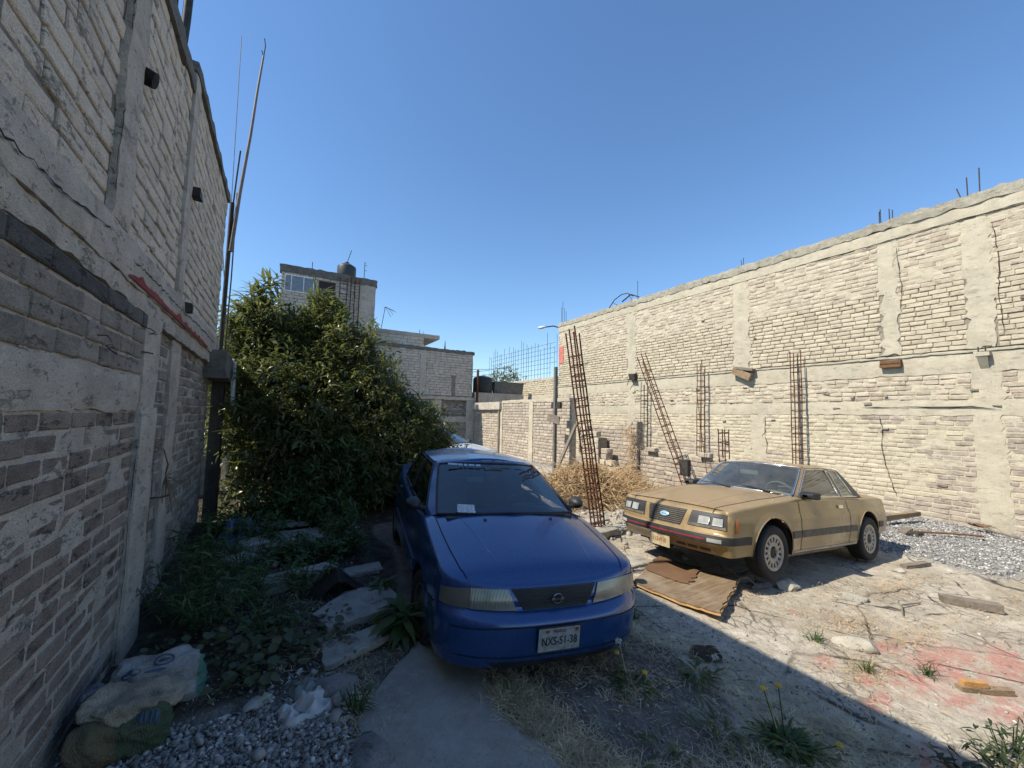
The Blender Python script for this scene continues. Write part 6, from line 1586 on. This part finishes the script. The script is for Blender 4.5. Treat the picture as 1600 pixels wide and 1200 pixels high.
stone(4.98, 3.02, .40, .18, .13, -.35, M_STONE_D, 'grey block in the shadow wedged before the coupe front wheel', 4)
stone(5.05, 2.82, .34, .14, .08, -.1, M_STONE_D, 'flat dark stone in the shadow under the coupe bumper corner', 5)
stone(5.85, 3.1, .13, .11, .1, .2, M_STONE_D, 'small stone just behind the coupe front wheel', 6)
stone(.42, 2.98, .30, .22, .13, .2, M_STONE_D, 'rough grey stone next to the white plastic bag', 7)
stone(.02, 3.05, .14, .10, .06, .6, M_STONE, 'small pale stone on the gravel left of the plastic bag', 8)
stone(4.1, 4.35, .2, .17, .16, .4, M_STONE, 'squarish pale block at the end of the stacked slabs', 9)
stone(5.1, 1.98, .2, .06, .03, .1, M_STONE, 'thin white chip among the straw litter', 10)
stone(8.4, 2.95, .1, .08, .07, .1, M_STONE_D, 'small stone behind the coupe rear wheel', 11)
stone(7.6, 2.35, .26, .15, .06, .1, M_STONE, 'pale flat stone at the near edge of the gravel', 12)
stone(.55, 2.35, .2, .3, .10, .2, M_STONE_D, 'grey stone against the left edge of the driveway strip', 13)
# flat broken slabs
def slabstone(x, y, pts, th, mat, label, rz=0, dz=0, tx=0, ty=0, seed=0, name='broken_slab'):
    rg = random.Random(seed); P = []
    n = len(pts)
    for i in range(n):
        a = Vector(pts[i]); b = Vector(pts[(i+1) % n]); m2 = max(2, int((b-a).length/.07))
        for k in range(m2): q = a.lerp(b, k/m2); P.append((q.x+rg.uniform(-.014, .014), q.y+rg.uniform(-.014, .014)))
    c = Vector((sum(p[0] for p in P)/len(P), sum(p[1] for p in P)/len(P)))
    V = []; k_ = len(P)
    for s_, z in ((.0, 0), (1, 0), (1, 0)): pass
    inn = [(c.x+(p[0]-c.x)*.90, c.y+(p[1]-c.y)*.90) for p in P]; mid_ = [(c.x+(p[0]-c.x)*.45, c.y+(p[1]-c.y)*.45) for p in P]
    V += [(p[0], p[1], -th) for p in P]+[(p[0], p[1], -.012) for p in P]+[(p[0], p[1], .008*fbm(p[0], p[1], seed, 5)) for p in inn]+[(p[0], p[1], .012*fbm(p[0], p[1], seed, 5)) for p in mid_]+[(c.x, c.y, .004)]
    F = []
    for r_ in range(3):
        for i in range(k_): j = (i+1) % k_; F.append((r_*k_+i, r_*k_+j, (r_+1)*k_+j, (r_+1)*k_+i))
    for i in range(k_): F.append((3*k_+i, 3*k_+(i+1) % k_, 4*k_))
    me = mesh(name, V, F, mat, 30)
    return obj(name, me, None, (x, y, gh(x, y)+th*.8+dz), (tx, ty, rz), label=label, category='slab')
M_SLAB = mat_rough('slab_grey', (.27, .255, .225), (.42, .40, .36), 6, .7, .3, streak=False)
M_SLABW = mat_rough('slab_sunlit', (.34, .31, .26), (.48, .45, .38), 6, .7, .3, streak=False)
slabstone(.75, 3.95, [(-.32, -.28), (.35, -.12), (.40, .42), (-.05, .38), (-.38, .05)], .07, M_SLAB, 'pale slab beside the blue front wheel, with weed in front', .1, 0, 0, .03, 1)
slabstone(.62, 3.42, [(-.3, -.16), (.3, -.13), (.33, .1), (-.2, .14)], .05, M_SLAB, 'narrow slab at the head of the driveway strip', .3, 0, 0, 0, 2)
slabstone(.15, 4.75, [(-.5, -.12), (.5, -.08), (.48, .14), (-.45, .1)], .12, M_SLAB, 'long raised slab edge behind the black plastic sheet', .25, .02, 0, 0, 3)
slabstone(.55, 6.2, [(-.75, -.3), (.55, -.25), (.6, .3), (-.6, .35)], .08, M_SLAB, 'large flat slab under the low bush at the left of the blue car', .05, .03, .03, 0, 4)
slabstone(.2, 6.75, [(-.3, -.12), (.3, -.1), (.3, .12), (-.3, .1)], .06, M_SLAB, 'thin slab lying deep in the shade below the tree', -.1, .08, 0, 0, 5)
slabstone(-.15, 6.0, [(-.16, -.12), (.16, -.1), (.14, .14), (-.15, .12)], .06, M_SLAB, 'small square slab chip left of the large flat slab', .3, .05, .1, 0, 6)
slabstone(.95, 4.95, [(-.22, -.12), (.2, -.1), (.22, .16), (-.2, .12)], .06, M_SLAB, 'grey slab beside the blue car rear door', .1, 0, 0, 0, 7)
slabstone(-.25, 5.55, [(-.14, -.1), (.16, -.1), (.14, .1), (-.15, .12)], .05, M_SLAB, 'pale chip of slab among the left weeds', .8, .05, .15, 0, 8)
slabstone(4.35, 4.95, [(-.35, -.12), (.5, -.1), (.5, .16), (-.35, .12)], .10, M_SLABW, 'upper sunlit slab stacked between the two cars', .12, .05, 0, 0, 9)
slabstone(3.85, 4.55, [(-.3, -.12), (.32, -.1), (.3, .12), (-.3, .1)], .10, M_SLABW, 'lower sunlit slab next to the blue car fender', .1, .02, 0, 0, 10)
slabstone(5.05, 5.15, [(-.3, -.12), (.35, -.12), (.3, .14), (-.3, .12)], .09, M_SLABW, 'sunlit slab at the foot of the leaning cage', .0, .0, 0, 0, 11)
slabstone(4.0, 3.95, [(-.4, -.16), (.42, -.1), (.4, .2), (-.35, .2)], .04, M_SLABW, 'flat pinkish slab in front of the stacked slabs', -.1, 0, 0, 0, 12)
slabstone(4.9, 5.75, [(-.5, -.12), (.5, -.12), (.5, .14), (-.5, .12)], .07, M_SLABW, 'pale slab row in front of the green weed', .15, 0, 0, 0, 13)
# gravel
def scatter(name, n, fx, s0, s1, mat, seed, dz=0., flat=.7, npr=6):
    rg = np.random.default_rng(seed); P = fx(rg, n); Z = np.array([gh(a, b) for a, b in P]); s = s0+(s1-s0)*rg.random(len(P))**3
    pr = [rock_v(seed+k, 1, .75, .95) for k in range(npr)]
    M = trs(np.stack([P[:, 0], P[:, 1], Z+s*.18+dz], 1), rg.random((len(P), 3))*6.28*np.array([.15, .15, 1]), np.stack([s, s*rg.uniform(.6, 1, len(P)), s*rg.uniform(.4, .9, len(P))], 1))
    return obj(name, joined(name, pr, M, rg.integers(0, npr, len(P)), mat, rg.random(len(P))), kind='stuff')
def stonemat(name, A, B, C):
    s = NT(name); r = s.rnd(); c = s.mix(r, A, B); c = s.mix(s.mapr(s.math('FRACT', s.math('MULTIPLY', r, 9.3)), .8, .95), c, C)
    s.bump(s.noise(70, 3), .4, .006); return s.set(c, .92, spec=.2)
M_GRAV = stonemat('gravel', (.17, .165, .16), (.40, .39, .365), (.56, .54, .50))
M_RUB = stonemat('rubble', (.16, .152, .14), (.38, .36, .33), (.60, .58, .54))
def fg(rg, n):
    x = rg.uniform(8.5, 13, n*2); y = rg.uniform(1.3, 3.9, n*2); g_ = np.array([gravel(a, b) for a, b in zip(x, y)]); k = rg.random(n*2) < g_; k &= ~((x < 8.8) & (y > 2.9)); return np.stack([x[k], y[k]], 1)[:n]
scatter('gravel', 9000, fg, .022, .07, M_GRAV, 51)
def fr(rg, n):
    x = rg.uniform(-.85, .62, n*3); y = rg.uniform(2.0, 3.35, n*3)
    lim = .48+.2*(y-2.6)*(y > 2.6); k = (x < lim) & (y < 3.12+.12*np.sin(x*6)) ; k &= rg.random(n*3) < .4+.6*(y < 3.0); return np.stack([x[k], y[k]], 1)[:n]
scatter('rubble', 15000, fr, .006, .055, M_RUB, 61)
scatter('rubble_lumps', 90, fr, .04, .13, M_RUB, 63, .01)
def fs(rg, n):
    x = np.concatenate([rg.uniform(1.3, 3.6, n//3), rg.uniform(3.4, 8.5, n//3), rg.uniform(-.5, 1.1, n//3)]); y = np.concatenate([rg.uniform(.7, 3.2, n//3), rg.uniform(.8, 6, n//3), rg.uniform(3.0, 6.5, n//3)]); return np.stack([x, y], 1)
scatter('loose_pebbles', 9000, fs, .006, .035, M_RUB, 71)
def fe(rg, n):
    return np.stack([rg.normal(5.6, 1.3, n), rg.normal(5.6, .7, n)], 1)
scatter('broken_brick_bits', 900, fe, .02, .13, stonemat('brick_bits', (.26, .23, .19), (.42, .38, .31), (.5, .46, .38)), 81)
# timber
def wood_piece(x, y, l, w_, h, rz, mat, label, dz=0, ry=0, name='timber_piece'):
    m_ = MB(); n = 6; rg = random.Random(int(x*10+y*7)); rows = []
    for i in range(n+1):
        t = i/n-.5; ww = w_/2*(1+rg.uniform(-.12, .12)); hh = h/2*(1+rg.uniform(-.1, .1))
        rows.append([(t*l, -ww, -hh), (t*l, ww, -hh), (t*l+rg.uniform(-.01, .01), ww, hh), (t*l, -ww, hh), (t*l, -ww, -hh)])
    m_.grid(rows); m_.add([rows[0][k] for k in range(4)], [(0, 1, 2, 3)]); m_.add([rows[-1][k] for k in range(4)], [(3, 2, 1, 0)])
    return m_.obj(name, mat, None, 30, (x, y, gh(x, y)+h*.55+dz), (0, ry, rz), label=label, category='wood')
wood_piece(6.85, 1.52, .48, .12, .08, -1.0, M_WOODG, 'grey squared timber offcut on the slab at the right')
wood_piece(4.66, .99, .36, .055, .04, -.60, M_WOOD, 'brown split board lying on the red paint marks')
wood_piece(4.60, 1.03, .16, .04, .035, -.64, mat_rough('orange_wood', (.42, .22, .08), (.52, .30, .12), 14, .5, .2), 'fresh orange splinter on the brown split board', .035)
wood_piece(8.1, 2.32, .55, .09, .05, -.2, M_WOODG, 'grey board at the near edge of the gravel')
wood_piece(10.9, 3.52, 2.4, .10, .10, -.12, M_WOOD, 'long pale plank on the gravel behind the coupe', .10)
wood_piece(10.2, 3.62, 1.2, .10, .07, .06, mat_rough('yellow_wood', (.40, .27, .12), (.5, .36, .18), 14, .5, .2), 'shorter yellow plank under the long pale plank', .03)
wood_piece(9.4, 3.2, .10, .10, .34, 0, M_STONE, 'upright pale offcut right behind the coupe bumper', .0)
wood_piece(10.6, 3.15, .55, .12, .05, .1, M_WOODG, 'torn board in front of the long plank')
obj('stick', MB().tube([(5.7, 1.75, gh(5.7, 1.75)+.02), (6.0, 1.85, gh(6, 1.85)+.03), (6.35, 1.8, gh(6.3, 1.8)+.015)], .008, 5).mesh('stick', M_WOODG), label='thin grey twig on the sunlit slab right of the coupe shadow', category='stick')
# shovel
sv = empty('shovel', (12.05, 2.42, gh(12, 2.4)), 'rusty shovel lying on the gravel near the tall wall', 'shovel', rot=(0, 0, 0))
rows = []
for i in range(9):
    t = i/8; ww = .15*(1-.25*t**3) if t < .75 else .15*(1-((t-.75)/.27)**2)*.87+.01
    rows.append([(-.0+.34*t, ww*(j/4-1), .06+.03*math.cos((j/4-1)*1.4)*-1+.05*(1-t)*(1 if t < .1 else .6)+.03*((j/4-1)**2)) for j in range(9)])
bl_ = MB().grid(rows).obj('blade', mat_plain('rusty_blade', (.17, .095, .06), .8, .3, var=.4, sc=12), sv, 60, (0, 0, .05), (0, 0, .7))
hd = Vector((-.62, -.95, 0)).normalized()
MB().tube([Vector((.0, .0, .10)), hd*.3+Vector((0, 0, .09)), hd*1.25+Vector((0, 0, .05))], [.028, .022, .02], 8).obj('handle', M_WOODG, sv, 60)
ax_ = empty('hoe', (10.35, 2.95, gh(10.35, 2.95)), 'small rusty hoe with long thin handle on the gravel behind the coupe', 'hoe')
MB().box(-.16, .05, -.10, .08, .0, .05, .02).obj('head', M_STEEL_D, ax_)
MB().tube([(0, 0, .06), (.35, -.25, .06), (.75, -.5, .04), (.95, -.66, .03)], [.02, .018, .016, .02], 7).obj('handle', mat_rough('red_wood', (.14, .06, .035), (.22, .11, .06), 12, .5), ax_, 60)
# plywood sheet with torn layer
pb = empty('plywood_sheet', (0, 0, 0), 'brown weathered plywood sheet lying half in the sun between the cars', 'plywood')
A_, B_, C_, D_ = Vector((3.60, 3.46)), Vector((4.55, 3.86)), Vector((4.90, 2.96)), Vector((3.74, 2.47))
def sheet(u0, u1, v0, v1, z0, th, warp, seed, nm, mat, jag=.0):
    rows, rb = [], []
    N_ = 22
    for i in range(N_+1):
        u = u0+(u1-u0)*i/N_; r_, b_ = [], []
        for j in range(N_+1):
            v = v0+(v1-v0)*j/N_
            uu, vv = u, v
            if j == N_: vv += jag*fbm(u*4, seed, 0, 4)
            if j == 0: vv += jag*fbm(u*5, seed+3, 0, 4)*.6
            if i == 0: uu += jag*.4*fbm(v*4, seed+1, 0, 5)
            if i == N_: uu += jag*.5*fbm(v*6, seed+2, 0, 5)
            p = (A_*(1-vv)+D_*vv)*(1-uu)+(B_*(1-vv)+C_*vv)*uu if False else (A_*(1-uu)+B_*uu)*(1-vv)+(D_*(1-uu)+C_*uu)*vv
            z = gh(p.x, p.y)+z0+warp*((vv-.3)**2)+.012*fbm(p.x, p.y, seed, 2)
            r_.append((p.x, p.y, z)); b_.append((p.x, p.y, z-th))
        rows.append(r_); rb.append(b_)
    m_ = MB().grid(rows)
    per = lambda g: [g[i][0] for i in range(N_+1)]+[g[N_][j] for j in range(1, N_+1)]+[g[i][N_] for i in range(N_-1, -1, -1)]+[g[0][j] for j in range(N_-1, -1, -1)]
    m_.grid([per(rows), per(rb)]); m_.grid(rb)
    return m_.obj(nm, mat, pb, 40)
s = NT('plywood_face'); n1 = s.noise(3, 6, rough=.65); mp = s.n('Mapping'); mp.inputs['Rotation'].default_value = (0, 0, .4); mp.inputs['Scale'].default_value = (3, 30, 3); s.L(s.pos(), mp.inputs['Vector']); n2 = s.noise(1, 5, mp.outputs[0])
c = s.mix(s.mapr(n2, .35, .65), (.14, .10, .065), (.24, .17, .105)); c = s.mix(s.mapr(n1, .45, .7, 0, .75), c, (.30, .25, .18)); s.bump(n2, .5, .006); s.set(c, .9, spec=.15); M_PLY = s.m
s = NT('plywood_torn'); n1 = s.noise(4, 5); mp = s.n('Mapping'); mp.inputs['Rotation'].default_value = (0, 0, .4); mp.inputs['Scale'].default_value = (30, 4, 3); s.L(s.pos(), mp.inputs['Vector']); n2 = s.noise(1, 5, mp.outputs[0])
c = s.mix(s.mapr(n2, .35, .65), (.40, .23, .09), (.56, .36, .17)); c = s.mix(s.mapr(n1, .5, .75, 0, .6), c, (.25, .15, .08)); s.bump(n2, .5, .004); s.set(c, .9, spec=.15); M_PLYT = s.m
s = NT('plywood_wet'); n1 = s.noise(5, 5); c = s.mix(n1, (.10, .055, .03), (.20, .12, .07)); s.bump(n1, .5, .006); s.set(c, .85, spec=.2); M_PLYD = s.m
sheet(0, 1, 0, 1, .045, .018, .10, 1, 'lower_layer', M_PLYT, .02)
sheet(.0, .90, .02, .99, .062, .010, .10, 1, 'upper_layer', M_PLY, .03)
sheet(.42, 1.0, .0, .55, .078, .008, .12, 1, 'dark_layer', M_PLYD, .05)
for k in range(9):
    rg2 = random.Random(k); x, y = 4.85+rg2.uniform(-.1, .08), 2.9+rg2.uniform(-.12, .3); a = rg2.uniform(-1.6, .3)
    MB().tube([(x-.12*math.cos(a), y-.12*math.sin(a), gh(x, y)+.10), (x, y, gh(x, y)+.14), (x+.14*math.cos(a), y+.14*math.sin(a), gh(x, y)+.02+rg2.random()*.05)], .004, 4).obj('splinter', M_WOOD, pb)
# burnt hole / dark patch of dung-like soil
m_ = MB(); rows = []
for i in range(9):
    r_ = .15*i/8; rows.append([(3.12+r_*math.cos(a)*(1+.15*math.sin(3*a)), 2.19+.75*r_*math.sin(a)*(1+.1*math.cos(4*a)), gh(3.12, 2.19)+.012+.03*max(0, 1-(i/8)**2)+.008*fbm(r_*9, a)) for a in [2*PI*k/24 for k in range(25)]])
m_.grid(rows).obj('soil_clod', mat_rough('dark_soil', (.035, .025, .018), (.09, .065, .045), 30, 1, .4, streak=False), None, 60, label='round dark clod of soil on the shaded slab right of the blue car', category='soil clod')
# white plastic bag, blue tarp, black plastic
def crumple(nx, ny, lx, ly, h, seed, fold=1.6):
    rows = []
    for i in range(nx+1):
        r_ = []
        for j in range(ny+1):
            u, v = i/nx-.5, j/ny-.5; e = max(0, 1-(2*u)**4)*max(0, 1-(2*v)**4)
            n = (.55-abs(noise.noise(Vector((u*3*fold+seed, v*3*fold, 0)))))*1.7+(.3-abs(noise.noise(Vector((u*7+seed, v*7, 3)))))*.5
            r_.append((u*lx*(1+.3*nz(v*2, seed, 0, 2)), v*ly*(1+.3*nz(u*2, seed, 5, 2)), h*n*e+.006))
        rows.append(r_)
    return MB().grid(rows)
M_BAGW = mat_plain('white_plastic', (.50, .49, .47), .45, var=.15, sc=10, bump=.4)
crumple(26, 26, .30, .22, .09, 2, .9).obj('plastic_bag', M_BAGW, None, 180, (.27, 2.88, gh(.27, 2.88)), (0, 0, .4), label='crumpled white plastic bag on the grey rubble', category='plastic bag')
crumple(20, 20, .2, .14, .06, 5, .9).obj('plastic_bag', mat_plain('grey_green_plastic', (.22, .25, .22), .5, var=.3, sc=10, bump=.4), None, 180, (.28, 3.05, gh(.28, 3.05)), (0, 0, -.3), label='dirty greenish plastic scrap just behind the white bag', category='plastic bag')
crumple(26, 26, .55, .5, .30, 9).obj('plastic_tarp', mat_plain('blue_tarp', (.09, .13, .19), .5, var=.4, sc=8, bump=.4), None, 180, (-.35, 6.55, gh(-.3, 6.5)), (.2, 0, .2), label='crumpled dusty blue tarp in the dark corner under the tree', category='tarp')
rows = []
for i in range(17):
    r_ = []
    for j in range(17):
        u, v = i/8-1, j/8-1; r_.append((u*.28, v*.17, .24*max(0, 1-abs(u+.1)*1.05-abs(v)*.25)+.02*abs(nz(u*3, v*3, 1, 1))+.005))
    rows.append(r_)
MB().grid(rows).obj('plastic_sheet', mat_plain('black_sheet', (.012, .012, .014), .5, bump=.3), None, 25, (.62, 4.45, gh(.62, 4.45)), (0, 0, .1), label='black plastic sheet propped up like a small tent on the slabs', category='plastic sheet')
# sacks
def sackmat(name, base, end, xs, dirtc=(.16, .14, .11), extra=None):
    s = NT(name); oc = s.objc(); sx = s.n('SeparateXYZ'); s.L(oc, sx.inputs[0]); n1 = s.noise(8, 5); n2 = s.noise(3, 4)
    e = s.mapr(s.math('ADD', sx.outputs[0], s.math('MULTIPLY', s.math('SUBTRACT', n1, .5), .05)), xs, xs+.015)
    c = s.mix(e, base, end); c = s.mix(s.mapr(n2, .40, .68, .05, .65), c, dirtc); c = s.mix(s.mapr(s.noise(30, 5, rough=.75), .52, .68, 0, .4), c, tuple(x*.5 for x in dirtc))
    w_ = s.n('TexWave', i_Scale=55., i_Distortion=1.5); s.L(oc, w_.inputs['Vector'])
    s.bump(s.math('ADD', s.math('MULTIPLY', w_.outputs[1], .08), s.math('ABSOLUTE', s.math('SUBTRACT', s.noise(13, 5, dist=2.2), .5))), 1., .05); s.set(c, .7, spec=.3); return s.m
def sack(x, y, z, lx, ly, lz, rz, rx, ry, mat, label, seed, tail=0):
    bm = bmesh.new(); bmesh.ops.create_cube(bm, size=2); bmesh.ops.subdivide_edges(bm, edges=bm.edges, cuts=23, use_grid_fill=True)
    for v in bm.verts:
        p = v.co.copy(); q = p.normalized(); e = .5
        f = (abs(p.x)**3.2+abs(p.y)**3.2+abs(p.z)**3.2)**(-1/3.2); p = p*f
        pinch = 1-.45*max(0, abs(p.x)-.55)*(1 if p.x*tail <= 0 else 1.9)
        p = Vector((p.x*lx, p.y*ly*pinch, p.z*lz*pinch))
        n_ = noise.noise(Vector((p.x*6+seed, p.y*6, p.z*6)))*.055+(.5-abs(noise.noise(Vector((p.x*7+p.z*9+seed, p.y*10, p.z*12)))))*.045-.02+(.4-abs(noise.noise(Vector((p.x*22+p.y*10, p.y*12+seed, p.z*30)))))*.022
        p += q*n_; p.z = max(p.z, -lz*.75); v.co = p
    me = bpy.data.meshes.new('sack'); bm.to_mesh(me); bm.free(); me.materials.append(mat); me.shade_smooth()
    o = obj('filled_sack', me, None, (x, y, z), (rx, ry, rz)); tag(o, label, 'sack')
    return o, BVHTree.FromPolygons([v.co for v in me.vertices], [tuple(p.vertices) for p in me.polygons])
s1, bv = sack(-.53, 3.32, .245, .245, .16, .145, .05, 0, -.05, sackmat('sack_white', (.55, .53, .50), (.10, .36, .27), .19), 'white woven sack with blue oval print and green end, against the wall', 3)
M_BLUEP = mat_plain('blue_print', (.04, .075, .13), .7, bump=.2)
def sprint(o, bv, cx, cz, rx_, rz_, k0=1., k1=.78, name='print', filled=False, n=26):
    r1, r2 = [], []
    for k in range(n+1):
        a = 2*PI*k/n
        for kk, rr_ in ((k0, r1), (k1, r2)):
            h = bv.ray_cast(Vector((cx+rx_*kk*math.cos(a), -1, cz+.9+rz_*kk*math.sin(a))), Vector((0, 1, -.9)).normalized())
            rr_.append(h[0]+Vector((0, -.003, .003)) if h[0] else Vector((cx, -.1, cz)))
    MB().grid([r1, r2]).obj(name, M_BLUEP, o)
sprint(s1, bv, .03, .10, .050, .045); sprint(s1, bv, .03, .10, .030, .014, 1, .02, 'print_mark'); sprint(s1, bv, .0, .02, .05, .014, 1, .02, 'print_mark'); sprint(s1, bv, -.11, .04, .045, .035, 1, .05, 'print_mark')
s2, bv2 = sack(-.58, 3.03, .315, .215, .13, .065, .15, .05, .04, sackmat('sack_beige', (.56, .48, .36), (.40, .35, .27), .5), 'flattened beige sack on top of the lower green sack', 7)
s3, bv3 = sack(-.60, 2.97, .205, .20, .14, .11, .1, 0, 0, sackmat('sack_green', (.22, .18, .10), (.06, .13, .055), -.02), 'lower sack with brown and green halves, nearest the camera', 11)
for k in range(5): sprint(s3, bv3, .05+.022*k, .03-.01*k, .008, .045, 1, .05, 'print_mark', n=12)
s4, _ = sack(-.76, 3.18, .30, .14, .05, .05, 1.2, 0, .5, sackmat('sack_blue', (.20, .22, .27), (.2, .22, .27), .5), 'narrow bluish twisted sack end pressed against the wall', 13)
